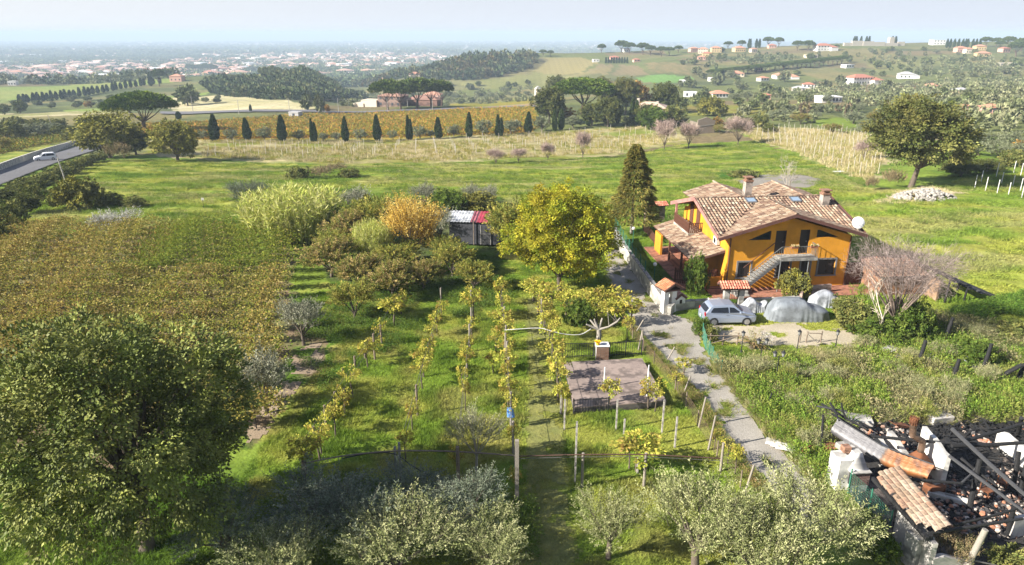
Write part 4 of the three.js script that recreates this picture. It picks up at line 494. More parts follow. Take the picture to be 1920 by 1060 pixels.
KINDS.vineA = { make: () => broad({ seed: 61, rx: 0.75, ry: 0.55, cy: 1.65, lobes: 8, clumps: 6, leaves: 800, leaf: 0.11, slim: 0.85, cr: 1.9, r0: 0.05, fork: 1.2, pal: P.vine }), m: MAT.leaf, cn: 'foliage' };
KINDS.vineB = { make: () => broad({ seed: 62, rx: 0.8, ry: 0.6, cy: 1.55, lobes: 7, clumps: 5, leaves: 560, leaf: 0.11, slim: 0.85, cr: 2.2, r0: 0.055, fork: 1.1, pal: P.vine }), m: MAT.leaf, cn: 'foliage' };
KINDS.vineC = { make: () => broad({ seed: 63, rx: 0.8, ry: 0.5, cy: 1.6, lobes: 6, clumps: 5, leaves: 380, leaf: 0.11, slim: 0.8, cr: 2.4, r0: 0.05, fork: 1.2, pal: P.vine }), m: MAT.leaf, cn: 'foliage' };
const vines = (list, label, group, from) => (from ? list.sort((a, b) => b[1] - a[1]) : list).forEach(([x, y, h = 2.1, w = 1.5], i) => plant(['vineA', 'vineB', 'vineC'][i % 3], 'grapevine', G(x, y), h * rr(0.78, 0.98), w * rr(0.62, 0.95), from ? label + ', ' + ORD[i] + ' ' + from : label, 'grapevine', group));
vines([[573, 889, 2.2, 1.9], [600, 862, 2], [604, 854, 2.1, 1.7], [629, 819, 2.1, 1.5], [646, 786, 2.2, 1.8], [662, 747, 2.3, 2], [690, 690, 2.1, 1.8], [703, 672, 2], [716, 650, 2.1, 1.7], [738, 612, 2.6, 2.2], [752, 590, 2.2, 2]], 'old grapevine of the row beside the sandy path', 'grapevines in the row beside the sandy path', 'from the pipe');
vines([[761, 862, 1.8, 1], [773, 809, 2, 1.1], [792, 730, 2.1, 1.5], [795, 708, 2.4, 1.9], [805, 680, 2.3, 1.7], [811, 654, 2.4, 1.7], [820, 630, 2.2, 1.5], [829, 600, 1.9, 1.2]], 'grapevine in the second row across the sunny lawn', 'grapevines in the second row of the lawn', 'from the pipe');
vines([[857, 905, 2.2, 1], [872, 770, 2.2, 1.2], [876, 709, 2.3, 1.6], [880, 672, 1.9, 1.2], [884, 640, 2.2, 1.7], [888, 604, 3.1, 2.2], [868, 735, 1.9, 1.3]], 'grapevine in the third row of the lawn', 'grapevines in the third row of the lawn', 'from the pipe');
vines([[966, 930, 1.6, 0.8], [962, 850, 1.9, 1.1], [957, 800, 2.4, 1.6], [953, 765, 2.4, 1.6], [951, 735, 2.3, 1.6], [950, 710, 2.4, 1.9], [948, 680, 2.3, 1.7], [946, 655, 2.5, 2], [945, 630, 2.6, 2.2], [944, 605, 2.6, 2.1], [940, 575, 2.9, 2.0], [925, 700, 1.8, 1.6], [930, 660, 1.9, 1.8]], 'yellow grapevine in the tall row along the mown path', 'grapevines in the tall row along the mown path', 'from the pipe');
vines([[1053, 778, 2.5, 1.4], [1047, 750, 2.6, 1.7], [1045, 722, 2.6, 1.8], [1042, 695, 2.6, 1.9], [1036, 665, 2.6, 1.9], [1030, 640, 2.6, 1.9], [1020, 615, 2.6, 1.9], [1008, 590, 2.5, 2.2], [1062, 772, 1.9, 1.0]], 'yellow-rusty grapevine of the row edging the slab', 'grapevines in the row edging the concrete slab', 'from the slab\'s near corner');
vines([[1000, 565, 2.4, 2.4], [1035, 575, 2.3, 2.4], [1068, 585, 2.4, 2.6], [1100, 590, 2.5, 2.6], [1130, 588, 2.5, 2.6], [1160, 590, 2.5, 2.4], [1182, 610, 2.4, 2], [1085, 605, 2.3, 2.2], [1120, 610, 2.3, 2.2], [1150, 612, 2.3, 2.2], [1176, 640, 2.2, 1.3], [1060, 600, 2.4, 2.2]], 'grapevine of the pale leafy pergola under the big yellow-green tree', 'grapevines of the pergola under the big tree');
vines([[1195, 885, 2.3, 2.6], [1180, 880, 2.0, 1.7], [1212, 886, 2.0, 1.8]], 'rust-yellow grapevine spreading wide in front of the slab plot', 'grapevines spreading before the slab plot');
vines([[1143, 770, 2.0, 1.3], [1215, 768, 2.3, 1.9], [1228, 772, 1.9, 1.4]], 'thin reddish grapevine at the near edge of the concrete slab', 'grapevines at the near edge of the slab');
vines([[1282, 700, 1.3, 1.4], [1270, 735, 1.4, 1.4], [1365, 870, 1.7, 1.1], [1378, 890, 1.7, 1.1], [1340, 840, 1.3, 0.9]], 'straggling vine on the wire fence along the drive', 'vines on the wire fence along the drive');
{ // young vineyard: pale stakes
  const g = rod(V(0, -0.2, 0), V(0, 2.0, 0), 0.055, 0.05, 5); let first = null; const put1 = (x, z, label, group, h = 1, m) => { if (!first || !first[group]) { first = first ?? {}; const o = part('vineyard_stake', g, m, scene); o.position.set(x, H(x, z), z); o.scale.set(1.1, h, 1.1); tag(o, label, 'stake', group); first[group] = o; } else copyOf(first[group], V(x, H(x, z), z), 0, [1.1, h, 1.1], label, group); };
  rnd = rng(71); const m = std([0.5, 0.45, 0.38], 0.9);
  const A = world([[380, 298], [1180, 283], [1290, 262], [1290, 240], [1200, 238], [1000, 254], [700, 270], [400, 272]]), Bp = world([[1412, 262], [1480, 282], [1560, 316], [1640, 342], [1665, 300], [1640, 248], [1390, 242]]);
  let n = 0; const b = boxOf(A); for (let x = b[0]; x < b[1]; x += 5.2) for (let z = b[2]; z < b[3]; z += 6) { const q = x + (z - b[2]) * 0.12 + gauss() * 0.25, s = z + gauss() * 0.4; if (inside(A, q, s) && rnd() < 0.8 && n++ < 190) put1(q, s, 'thin pale stake in the straw-coloured young vineyard below the cypress row', 'stakes of the young vineyard below the cypresses', rr(0.85, 1.1), m); }
  n = 0; const c = boxOf(Bp); for (let x = c[0]; x < c[1]; x += 3.2) for (let z = c[2]; z < c[3]; z += 4.6) { const q = x + gauss() * 0.25, s = z + gauss() * 0.4; if (inside(Bp, q, s) && rnd() < 0.85 && n++ < 150) put1(q, s, 'thin pale stake in the dry vineyard between ruin and large oak', 'stakes of the dry vineyard by the large oak', rr(0.9, 1.15), m); }
  for (const [x, y, t] of [[1828, 352, 328], [1848, 358, 332], [1870, 362, 337], [1891, 366, 342], [1899, 350, 329], [1913, 360, 334], [1916, 371, 347], [1840, 341, 320], [1868, 333, 305], [1878, 344, 323], [1901, 324, 302], [1914, 330, 306], [1934, 352, 328], [1850, 318, 304], [1907, 308, 298], [1888, 311, 301]]) { const p = G(x, y), hh = tall(p, t); const k = 'white posts on the meadow by the large oak'; put1(p.x, p.z, 'chalk-white post standing in the meadow beside the large oak', k, hh / 2.0, std([0.72, 0.7, 0.66], 0.8)); }
}
// masses of leaves nobody could count
const clumpGeo = (() => { rnd = rng(72); const L = new Leaves(); for (let i = 0; i < 46; i++) { const e = rdir(); L.add(e[0] * 0.55, 0.75 + e[1] * 0.5, e[2] * 0.45, e[0], e[1] + 0.2, e[2], rr(0.3, 0.5), 0.3, [rr(0.7, 1.3), rr(0.7, 1.3), rr(0.7, 1.2)]); } return L.build(); })();
const dryGeo = (() => { rnd = rng(75); const L = new Leaves(); for (let i = 0; i < 44; i++) { const a = rr(0, 6.28), q = Math.sqrt(rnd()) * 0.7; L.add(Math.cos(a) * q, 0, Math.sin(a) * q, gauss() * 0.5, 1, gauss() * 0.5, rr(0.4, 1.1), 0.07, shade([1, 1, 1], rr(0.7, 1.3)), true); } return L.build(); })();
const masses = (name, pts, gap, along, f, label, cat, geo = clumpGeo, mat = MAT.dull, jit = 0.3) => { const Pw = world(pts), b = boxOf(Pw), ms = [], cs = []; for (let z = b[2]; z < b[3]; z += gap) for (let x = b[0]; x < b[1]; x += along) { const q = x + gauss() * jit * along, s = z + gauss() * jit * gap; if (!inside(Pw, q, s)) continue; const r = f(q, s); if (!r) continue; ms.push(M4(q, H(q, s), s, rr(0, 6.28), r[0], r[1] ?? r[0], r[0])); cs.push(new THREE.Color().setRGB(...r[2])); } return instanced(name, geo, mat, ms, cs, label, cat); };
rnd = rng(73);
masses('vineyard_foliage', [[258, 238], [560, 217], [1000, 204], [1010, 240], [980, 250], [420, 262], [262, 256]], 2.4, 1.1, () => [rr(0.9, 1.3), rr(0.9, 1.3), shade(pick([[0.27, 0.20, 0.03], [0.22, 0.185, 0.03], [0.31, 0.215, 0.04], [0.17, 0.165, 0.03]]), rr(0.8, 1.2))], 'golden leafy rows of the autumn vineyard behind the cypresses', 'vineyard');
masses('vineyard_foliage', [[270, 264], [700, 264], [1000, 250], [1200, 237], [1290, 240], [1280, 262], [1150, 288], [900, 300], [640, 306], [290, 292]], 2.2, 1.2, (x, z) => fbm(x * 0.05, z * 0.07, 3) > 0.44 ? [rr(0.7, 1.2), rr(0.5, 1), shade(pick([[0.24, 0.2, 0.05], [0.18, 0.18, 0.04], [0.34, 0.28, 0.15], [0.36, 0.31, 0.18]]), rr(0.8, 1.2))] : null, 'dry grass and low vines of the young vineyard', 'vineyard', dryGeo);
masses('vineyard_foliage', [[1412, 262], [1480, 282], [1560, 316], [1630, 340], [1660, 300], [1640, 250], [1390, 242]], 1.6, 1.0, () => [rr(0.7, 1.2), rr(0.5, 1.1), shade(pick([[0.32, 0.265, 0.14], [0.27, 0.225, 0.10], [0.2, 0.19, 0.05], [0.36, 0.30, 0.17]]), rr(0.8, 1.2))], 'tall dry grass in the vineyard by the large oak', 'grass', dryGeo);
masses('vineyard_foliage', [[-60, 300], [0, 290], [60, 277], [130, 262], [120, 252], [0, 264], [-60, 272]], 2.2, 1.1, () => [rr(0.7, 1), rr(0.7, 1), shade(pick([[0.2, 0.18, 0.03], [0.15, 0.16, 0.03]]), rr(0.8, 1.2))], 'yellow-green vines on the bank above the country road', 'vineyard');

// grass, weeds: blades in tufts
const tuft = (seed, n, h, spread, w) => { rnd = rng(seed); const L = new Leaves(); for (let i = 0; i < n; i++) { const a = rr(0, 6.28), q = Math.sqrt(rnd()) * spread; L.add(Math.cos(a) * q, 0, Math.sin(a) * q, Math.cos(a) * 0.6 + gauss() * 0.4, rr(0.6, 1.3), Math.sin(a) * 0.6 + gauss() * 0.4, h * rr(0.5, 1.2), w, shade([1, 1, 1], rr(0.75, 1.25)), true); } return L.build(); };
const grassM = leafMat(0.25);
const driveW = world(DRIVE), pathW = world([[985, 560], [1018, 560], [1040, 700], [1062, 860], [1080, 1060], [975, 1060], [984, 900], [988, 760]]), slabW = world([[1055, 675], [1206, 668], [1250, 752], [1075, 768]]), terrW = world([[1300, 535], [1620, 520], [1625, 545], [1405, 556], [1300, 552]]), houseW = world([[1225, 452], [1240, 430], [1600, 440], [1600, 536], [1360, 545], [1300, 520]]), ruinW = world([[1555, 905], [1600, 800], [1990, 790], [1990, 1090], [1740, 1080]]);
const grassy = (name, pts, n, geo, f, label, cat, not = []) => { const ms = [], cs = []; scatter(world(pts), n, (x, z) => { const r = f(x, z); if (!r) return; ms.push(M4(x, H(x, z) - 0.01, z, rr(0, 6.28), r[0], r[1], r[0])); cs.push(new THREE.Color().setRGB(...r[2])); }, not); return instanced(name, geo, grassM, ms, cs, label, cat); };
rnd = rng(74);
const yardW = world([[1318, 612], [1345, 604], [1410, 612], [1500, 606], [1570, 616], [1650, 640], [1610, 652], [1520, 650], [1440, 652], [1345, 640]]);
const LAWN = [[560, 560], [900, 480], [1140, 480], [1200, 600], [1270, 680], [1330, 770], [1480, 960], [1500, 1120], [-100, 1120], [-100, 900], [450, 900], [560, 740], [640, 640]];
const gt = tuft(81, 11, 0.20, 0.12, 0.022), gm = tuft(82, 12, 0.34, 0.3, 0.05), gw = tuft(83, 16, 0.5, 0.16, 0.02);
grassy('grass', LAWN, 120000, gt, (x, z) => { const n = fbm(x * 0.9 + 11, z * 0.9, 3), h = 0.5 + 1.3 * smoothstep(n, 0.35, 0.75), p = inside(pathW, x, z); return [rr(0.8, 1.3), (p ? 0.35 : 1) * h * rr(0.6, 1.2), shade(p ? [0.2, 0.19, 0.05] : groundColour(x, z), rr(0.85, 1.4))]; }, 'bright green grass of the sunny vine lawn', 'grass', [driveW, slabW]);
grassy('grass', [[30, 430], [70, 390], [118, 330], [170, 304], [260, 300], [640, 310], [900, 304], [1150, 294], [1285, 270], [1412, 264], [1480, 286], [1560, 320], [1625, 352], [1720, 360], [1830, 330], [1960, 320], [1990, 700], [1700, 640], [1600, 560], [1600, 440], [1240, 430], [900, 420], [460, 440]], 120000, gm, (x, z) => { const n = fbm(x * 0.28 + 40, z * 0.5, 4), h = 0.4 + 1.2 * smoothstep(n, 0.4, 0.75); return [rr(0.8, 1.4), h * rr(0.6, 1.3), shade(groundColour(x, z), rr(0.9, 1.45))]; }, 'long bright grass of the wide meadow', 'grass', [houseW, world([[1386, 342], [1410, 330], [1520, 330], [1538, 342], [1520, 356], [1410, 356]])]);
grassy('grass', [[1170, 440], [1250, 410], [1370, 540], [1620, 540], [1650, 660], [1560, 680], [1440, 690], [1330, 696], [1330, 600], [1262, 575]], 18000, gt, (x, z) => inside(yardW, x, z) && fbm(x * 0.7 + 13, z * 0.9, 4) < 0.62 ? null : [rr(0.8, 1.2), rr(0.4, 1), shade(groundColour(x, z), rr(0.85, 1.35))], 'short grass of the garden and yard', 'grass', [terrW, houseW, driveW]);
const WEED = [[1325, 690], [1440, 682], [1560, 672], [1640, 650], [1740, 600], [2230, 680], [2230, 850], [1600, 800], [1560, 870], [1530, 930], [1480, 860], [1400, 775], [1350, 715]];
grassy('weeds', WEED, 20000, gw, (x, z) => { const n = fbm(x * 0.6 + 23, z * 0.6, 3); return [rr(0.7, 1.4), rr(0.5, 1.3) * (0.5 + n), shade(pick([[0.30, 0.25, 0.13], [0.24, 0.2, 0.09], [0.16, 0.17, 0.04], [0.11, 0.14, 0.03], [0.34, 0.29, 0.17]]), rr(0.8, 1.25))]; }, 'tall straw-coloured weeds of the waste plot', 'weeds', [driveW, ruinW]);
const weedGeo = (() => { rnd = rng(84); const L = new Leaves(); for (let i = 0; i < 70; i++) { const e = rdir(), y = rr(0.1, 0.8); L.add(e[0] * 0.28, y, e[2] * 0.28, e[0], rr(0, 1.2), e[2], rr(0.09, 0.18), 0.042, shade([1, 1, 1], rr(0.7, 1.3))); } return L.build(); })();
grassy('weeds', WEED, 5200, weedGeo, (x, z) => { const n = fbm(x * 0.35 + 3, z * 0.35, 3); return [rr(0.6, 1.3), rr(0.5, 1.3), shade(n > 0.42 ? pick([[0.14, 0.19, 0.03], [0.10, 0.155, 0.025], [0.2, 0.215, 0.05]]) : pick([[0.2, 0.18, 0.08], [0.15, 0.15, 0.07], [0.24, 0.2, 0.11]]), rr(0.8, 1.25))]; }, 'leafy weeds of the waste plot', 'weeds', [driveW, ruinW]);
grassy('weeds', [[1180, 590], [1200, 600], [1300, 710], [1390, 840], [1450, 920], [1420, 930], [1360, 850], [1290, 745], [1240, 690], [1180, 620]], 700, weedGeo, () => [rr(0.4, 0.6), rr(0.2, 0.45), shade(pick([[0.15, 0.17, 0.035], [0.24, 0.19, 0.07], [0.11, 0.14, 0.03], [0.3, 0.2, 0.1]]), rr(0.8, 1.25))], 'weeds along the wire fence of the drive', 'weeds', [driveW]);
grassy('weeds', [[1740, 600], [1990, 540], [1990, 700], [1800, 650]], 2600, weedGeo, (x, z) => fbm(x * 0.2, z * 0.3, 3) > 0.45 ? [rr(0.8, 1.6), rr(0.5, 0.9), shade(pick([[0.07, 0.13, 0.02], [0.10, 0.15, 0.025]]), rr(0.8, 1.25))] : null, 'dark leafy weeds at the meadow edge', 'weeds');
grassy('weeds', [[545, 640], [640, 560], [900, 480], [960, 560], [760, 640], [600, 740]], 2600, weedGeo, (x, z) => fbm(x * 0.3 + 8, z * 0.3, 3) > 0.5 ? [rr(0.6, 1.1), rr(0.3, 0.6), shade(pick([[0.07, 0.12, 0.02], [0.10, 0.14, 0.025]]), rr(0.8, 1.25))] : null, 'low dark weeds at the shady back of the vine lawn', 'weeds');
grassy('weeds', [[640, 900], [1000, 940], [1010, 1090], [300, 1090], [500, 950]], 1800, weedGeo, (x, z) => fbm(x * 0.4 + 8, z * 0.4, 3) > 0.45 ? [rr(0.6, 1.1), rr(0.3, 0.7), shade(pick([[0.09, 0.14, 0.02], [0.14, 0.17, 0.03]]), rr(0.8, 1.25))] : null, 'leafy weeds under the near olive trees', 'weeds');
grassy('weeds', [[120, 330], [260, 302], [640, 312], [1150, 296], [1412, 266], [1560, 322], [1830, 335], [1960, 330], [1960, 560], [1620, 440], [1240, 420], [900, 400], [100, 420]], 15000, weedGeo, (x, z) => fbm(x * 0.12 + 30, z * 0.2, 3) > 0.53 ? [rr(0.8, 1.5), rr(0.3, 0.7), shade(pick([[0.10, 0.145, 0.022], [0.14, 0.17, 0.035], [0.085, 0.125, 0.02], [0.24, 0.22, 0.09]]), rr(0.8, 1.25))] : null, 'darker leafy clumps of the wide meadow', 'weeds', [houseW]);
const dk = world([[1280, 690], [1340, 720], [1500, 893], [1440, 900], [1320, 752]]);
{ const ms = [], cs = []; scatter(driveW, 5200, (x, z) => { if (fbm(x * 1.5 + 3, z * 0.9, 3) < 0.63) return; ms.push(M4(x, 0.02, z, rr(0, 6), rr(0.6, 1.1), rr(0.3, 0.7))); cs.push(new THREE.Color().setRGB(...shade(pick([[0.14, 0.17, 0.03], [0.24, 0.2, 0.09]]), rr(0.8, 1.2)))); }); instanced('weeds', gw, grassM, ms, cs, 'grass tufts growing on the gravel drive', 'weeds'); }

{ // scrub of the waste plot, bush by bush
  KINDS.scrub = { make: () => wispy({ seed: 91, rx: 0.8, ry: 0.55, cy: 0.6, heads: 9, shoots: 260, leaves: 3600, shoot: 0.4, leaf: 0.09, slim: 0.3, minY: 0.03, up: 0.8, pal: [[0.20, 0.21, 0.05], [0.27, 0.25, 0.08], [0.14, 0.16, 0.04]] }), m: MAT.leaf };
  KINDS.scrubPale = { make: () => wispy({ seed: 92, rx: 0.8, ry: 0.55, cy: 0.6, heads: 9, shoots: 260, leaves: 3400, shoot: 0.45, leaf: 0.09, slim: 0.25, minY: 0.03, up: 0.9, pal: [[0.28, 0.27, 0.15], [0.33, 0.29, 0.17], [0.2, 0.2, 0.1]] }), m: MAT.leaf };
  rnd = rng(93); const g = ['yellow-green scrub bushes of the waste plot', 'pale straw scrub bushes of the waste plot'], wp = world(WEED); let n = 0;
  scatter(wp, 74, (x, z) => { const pale = rnd() < 0.4, o = plant(pale ? 'scrubPale' : 'scrub', 'scrub_bush', onG(x, z), rr(0.7, 1.35), rr(1.0, 2.0), pale ? 'pale straw-coloured scrub bush among the weeds of the waste plot' : 'yellow-green scrub bush among the weeds of the waste plot', 'bush', g[pale ? 1 : 0]); }, [driveW, ruinW]);
}

// ---------------------------------------------------------------- the yellow house
const HT = 5 * R, HO = V(17.55, 0, -54.7);
const hw = (u, y, v) => V(HO.x + u * Math.cos(HT) - v * Math.sin(HT), y, HO.z - u * Math.sin(HT) - v * Math.cos(HT)); // house axes to world
const TILE = [[0.30, 0.205, 0.135], [0.335, 0.25, 0.172], [0.235, 0.152, 0.10], [0.16, 0.098, 0.068], [0.37, 0.295, 0.212], [0.265, 0.172, 0.118]];
function barrel(list, o, s, t, n, si, ti, w, len, c, arc = 4) { // one half-round tile on a slope with axes s (across), t (down), n (out)
  const pos = [], nor = [], idx = [], col = [], P = (a, b, c2) => [o.x + s.x * a + t.x * b + n.x * c2, o.y + s.y * a + t.y * b + n.y * c2, o.z + s.z * a + t.z * b + n.z * c2];
  for (let e = 0; e < 2; e++) for (let k = 0; k <= arc; k++) { const a = Math.PI * (k / arc), r = w / 2 * (e ? 1 : 0.86); pos.push(...P(si + Math.cos(a) * r, ti + (e ? len : 0), Math.sin(a) * r * 0.72 + (e ? 0.035 : 0.0))); nor.push(...[s, n].reduce((q, ax, m) => { const f = m ? Math.sin(a) : Math.cos(a); return [q[0] + ax.x * f, q[1] + ax.y * f, q[2] + ax.z * f]; }, [0, 0, 0])); col.push(...c); }
  const fl = V().crossVectors(s, t).dot(n) > 0; for (let k = 0; k < arc; k++) fl ? idx.push(k, k + arc + 1, k + 1, k + 1, k + arc + 1, k + arc + 2) : idx.push(k, k + 1, k + arc + 1, k + 1, k + arc + 2, k + arc + 1);
  list.push({ pos, nor, idx, col });
}
function joinRaw(list) { const p = [], n = [], c = [], i = []; for (const q of list) { const k = p.length / 3; p.push(...q.pos); n.push(...q.nor); c.push(...q.col); for (const x of q.idx) i.push(x + k); } const g = new THREE.BufferGeometry(); g.setAttribute('position', new THREE.Float32BufferAttribute(p, 3)); g.setAttribute('normal', new THREE.Float32BufferAttribute(n, 3)); g.setAttribute('color', new THREE.Float32BufferAttribute(c, 3)); g.setIndex(i); return g; }
// a tiled slope: plane through a (ridge start) and b (ridge end) falling along t; pts are its outline in metres across and down
function slope(parent, a, b, t, pts, o = {}) {
  const s = V().subVectors(b, a).normalize(), n = V().crossVectors(t, s); if (n.y < 0) n.multiplyScalar(-1); n.normalize();
  const list = [], bb = boxOf(pts), W = o.w ?? 0.30, Ln = o.len ?? 0.40;
  for (let x = bb[0] + W / 2; x < bb[1]; x += W) for (let y = bb[2]; y < bb[3]; y += Ln) if (inside(pts, x, y + Ln * 0.6)) barrel(list, a, s, t, n, x + gauss() * 0.006, y, W * 0.86, Ln * 1.12, shade(pick(o.pal ?? TILE), rr(0.85, 1.15)));
  const m = part('roof_tiles', joinRaw(list), MAT.vcTile, parent); m.userData.kind = 'stuff';
  const p3 = pts.map(([x, y]) => V().copy(a).addScaledVector(s, x).addScaledVector(t, y)), pos = [], idx = []; // deck under the tiles, with thickness
  for (const q of p3) pos.push(q.x, q.y, q.z); for (const q of p3) pos.push(q.x - n.x * 0.16, q.y - n.y * 0.16, q.z - n.z * 0.16);
  const N = p3.length, tri = THREE.ShapeUtils.triangulateShape(pts.map((q) => new THREE.Vector2(...q)), []); for (const f of tri) { idx.push(f[0], f[1], f[2], f[2] + N, f[1] + N, f[0] + N); } for (let i = 0; i < N; i++) { const j = (i + 1) % N; idx.push(i, j, i + N, j, j + N, i + N); }
  const g = new THREE.BufferGeometry(); g.setAttribute('position', new THREE.Float32BufferAttribute(pos, 3)); g.setIndex(idx); const gn = g.toNonIndexed(); gn.computeVertexNormals(); part('roof_deck', fit(gn), MAT.deck, parent);
}
MAT.vcTile = std([1, 1, 1], 0.88, { vertexColors: true, side: THREE.DoubleSide, bumpMap: T.grain, bumpScale: 0.002 });
MAT.deck = tex([0.20, 0.10, 0.075], T.grain, 1, 0.9, 0.004, { side: THREE.DoubleSide }); MAT.fascia = tex([0.145, 0.062, 0.048], T.stain, 0.6, 0.7, 0.003); MAT.pinkFascia = tex([0.42, 0.2, 0.17], T.stain, 0.6, 0.75, 0.003);
MAT.yellow = tex([0.74, 0.32, 0.016], T.plasterY, 0.16, 0.9, 0.006); MAT.stoneTrim = tex([0.30, 0.285, 0.27], T.grain, 2, 0.9, 0.006); MAT.greyStone = tex([0.42, 0.40, 0.36], T.dirty, 0.9, 0.9, 0.006);
rnd = rng(101);
{
  const h = thing('house', 'yellow-orange two-storey house with tiled gable roofs and an outside stair', 'house', HO, HT);
  const U = 10.3, VB = 11.4, hz = (u, y, v) => V(u, y, -v);
  // front wall with its openings cut out
  const s = new THREE.Shape([[0, 0], [U, 0], [U, 4.42], [5.0, 6.0], [0, 4.42]].map((p) => new THREE.Vector2(...p)));
  const openings = { window: [[0.95, 1.05, 2.0, 2.35], [4.25, 1.05, 5.35, 2.38], [6.3, 1.05, 7.05, 2.4], [7.8, 1.08, 9.25, 2.4]], door: [[3.85, 2.95, 4.75, 4.95], [5.9, 2.95, 6.72, 4.98]] };
  const hole = (pts) => s.holes.push(new THREE.Path(pts.map((p) => new THREE.Vector2(...p)))); const rect = ([a, b, c, d]) => [[a, b], [c, b], [c, d], [a, d]];
  for (const q of [...openings.window, ...openings.door]) hole(rect(q));
  const triL = [[1.55, 4.2], [3.45, 4.2], [3.45, 4.95], [3.3, 4.95]], triR = [[7.3, 4.3], [9.2, 4.3], [7.5, 4.95], [7.3, 4.95]]; hole(triL); hole(triR);
  const fw = fit(new THREE.ExtrudeGeometry(s, { depth: 0.3, bevelEnabled: false })); put(fw, 0, 0, -0.3); part('wall', fw, MAT.yellow, h, 'orange front wall in shade of the eaves');
  part('wall', mg(put(fit(new THREE.ExtrudeGeometry(new THREE.Shape([[0.3, 0], [VB, 0], [VB, 4.35], [5.7, 6.0], [0.3, 4.35]].map((p) => new THREE.Vector2(...p))), { depth: 0.3, bevelEnabled: false })), 0, 0, 0, 0, Math.PI / 2, 0)), MAT.yellow, h, 'sunlit yellow side wall');
  part('wall', mg(put(fit(new THREE.ExtrudeGeometry(new THREE.Shape([[0.3, 0], [VB, 0], [VB, 4.35], [5.7, 6.0], [0.3, 4.35]].map((p) => new THREE.Vector2(...p))), { depth: 0.3, bevelEnabled: false })), U - 0.3, 0, 0, 0, Math.PI / 2, 0), bx(U - 0.6, 4.3, 0.3, U / 2, 2.15, -VB + 0.15), bx(U - 0.7, 0.2, VB - 0.7, U / 2, 2.7, -VB / 2)), MAT.yellow, h);
  for (const [uc, vt] of [[3.05, 12.1], [8.75, 11.9]]) part('wall', put(fit(new THREE.ExtrudeGeometry(new THREE.Shape([[-2.5, 3.6], [2.5, 3.6], [2.5, 5.45], [0, 6.15], [-2.5, 5.45]].map((p) => new THREE.Vector2(...p))), { depth: 4.5, bevelEnabled: false })), uc, 0, -vt + 0.35), MAT.yellow, h, 'rear gable wall');
  for (const [a, b, c, d] of openings.window) { const w = part('window', mg(bx(c - a + 0.28, 0.13, 0.1, (a + c) / 2, d + 0.065, 0.02), bx(c - a + 0.34, 0.1, 0.16, (a + c) / 2, b - 0.05, 0.04), bx(0.13, d - b, 0.1, a - 0.067, (b + d) / 2, 0.02), bx(0.13, d - b, 0.1, c + 0.067, (b + d) / 2, 0.02)), MAT.stoneTrim, h); part('shutter', mg(bx((c - a) / 2 - 0.01, d - b, 0.05, a + (c - a) / 4, (b + d) / 2, -0.12), bx((c - a) / 2 - 0.01, d - b, 0.05, c - (c - a) / 4, (b + d) / 2, -0.12)), MAT.darkWood, w); }
  for (const [a, b, c, d] of openings.door) { const w = part('door', mg(bx(c - a, d - b, 0.06, (a + c) / 2, (b + d) / 2, -0.22), bx(0.08, d - b, 0.14, a + 0.04, (b + d) / 2, -0.12), bx(0.08, d - b, 0.14, c - 0.04, (b + d) / 2, -0.12), bx(c - a - 0.16, 0.08, 0.14, (a + c) / 2, d - 0.04, -0.12)), MAT.darkWood, h); part('handle', rb(0.04, 0.12, 0.05, 0.01, c - 0.16, b + 1, -0.17), MAT.steel, w); }
  for (const tr of [triL, triR]) { const w = part('window', put(poly(tr, 0.05), 0, 0, -0.22), MAT.glass, h); part('frame', mg(tr.map((p, i) => { const q = tr[(i + 1) % tr.length]; return beam(V(p[0], p[1], -0.1), V(q[0], q[1], -0.1), 0.07, 0.07); })), MAT.darkWood, w); }
  // roofs
  const Rg = 6.42, EL = 4.62, L1 = -1.15, R1 = 11.15, uc = 5.0, vf = -0.75, vr = 5.7;
  const dn = (du, dy, dv) => V(du, dy, -dv).normalize(), fall = Math.hypot(vr + 0.6, Rg - EL), tf = dn(0, EL - Rg, -(vr + 0.6)), tr = dn(0, EL - Rg, vr + 0.6), gl = Math.hypot(uc - L1, Rg - EL), tl = dn(-(uc - L1), EL - Rg, 0), tg = dn(R1 - uc, EL - Rg, 0), len = vr - vf;
  slope(h, hz(L1, Rg, vr), hz(R1, Rg, vr), tf, [[0, 0], [uc - L1, 0], [0.05, fall]]);
  slope(h, hz(L1, Rg, vr), hz(R1, Rg, vr), tf, [[uc - L1, 0], [R1 - L1, 0], [R1 - L1 - 0.05, fall]]);
  slope(h, hz(uc, Rg, vf), hz(uc, Rg, vr), tl, [[0, 0], [len, 0], [0, gl]]);
  slope(h, hz(uc, Rg, vf), hz(uc, Rg, vr), tg, [[0, 0], [len, 0], [0, gl]]);
  slope(h, hz(L1, Rg, vr), hz(R1, Rg, vr), tr, [[0, 0], [R1 - L1, 0], [R1 - L1, fall], [0, fall]]);
  for (const [c, vt] of [[3.05, 12.4], [8.75, 12.2]]) { const k = 2.95; for (const sg of [-1, 1]) slope(h, hz(c, Rg, vr), hz(c, Rg, vt), dn(sg * k, -0.87, 0), [[0.02, 0], [vt - vr, 0], [vt - vr, 3.08], [2.9, 3.08]]); }
  const caps = []; const cap = (a, b) => { const n = Math.round(a.distanceTo(b) / 0.38); const d = V().subVectors(b, a).normalize(), sd = V().crossVectors(d, V(0, 1, 0)).normalize(), nn = V().crossVectors(sd, d); for (let i = 0; i < n; i++) barrel(caps, a, sd, d, nn, 0, i * 0.38, 0.26, 0.43, shade(pick(TILE), rr(0.85, 1.1))); };
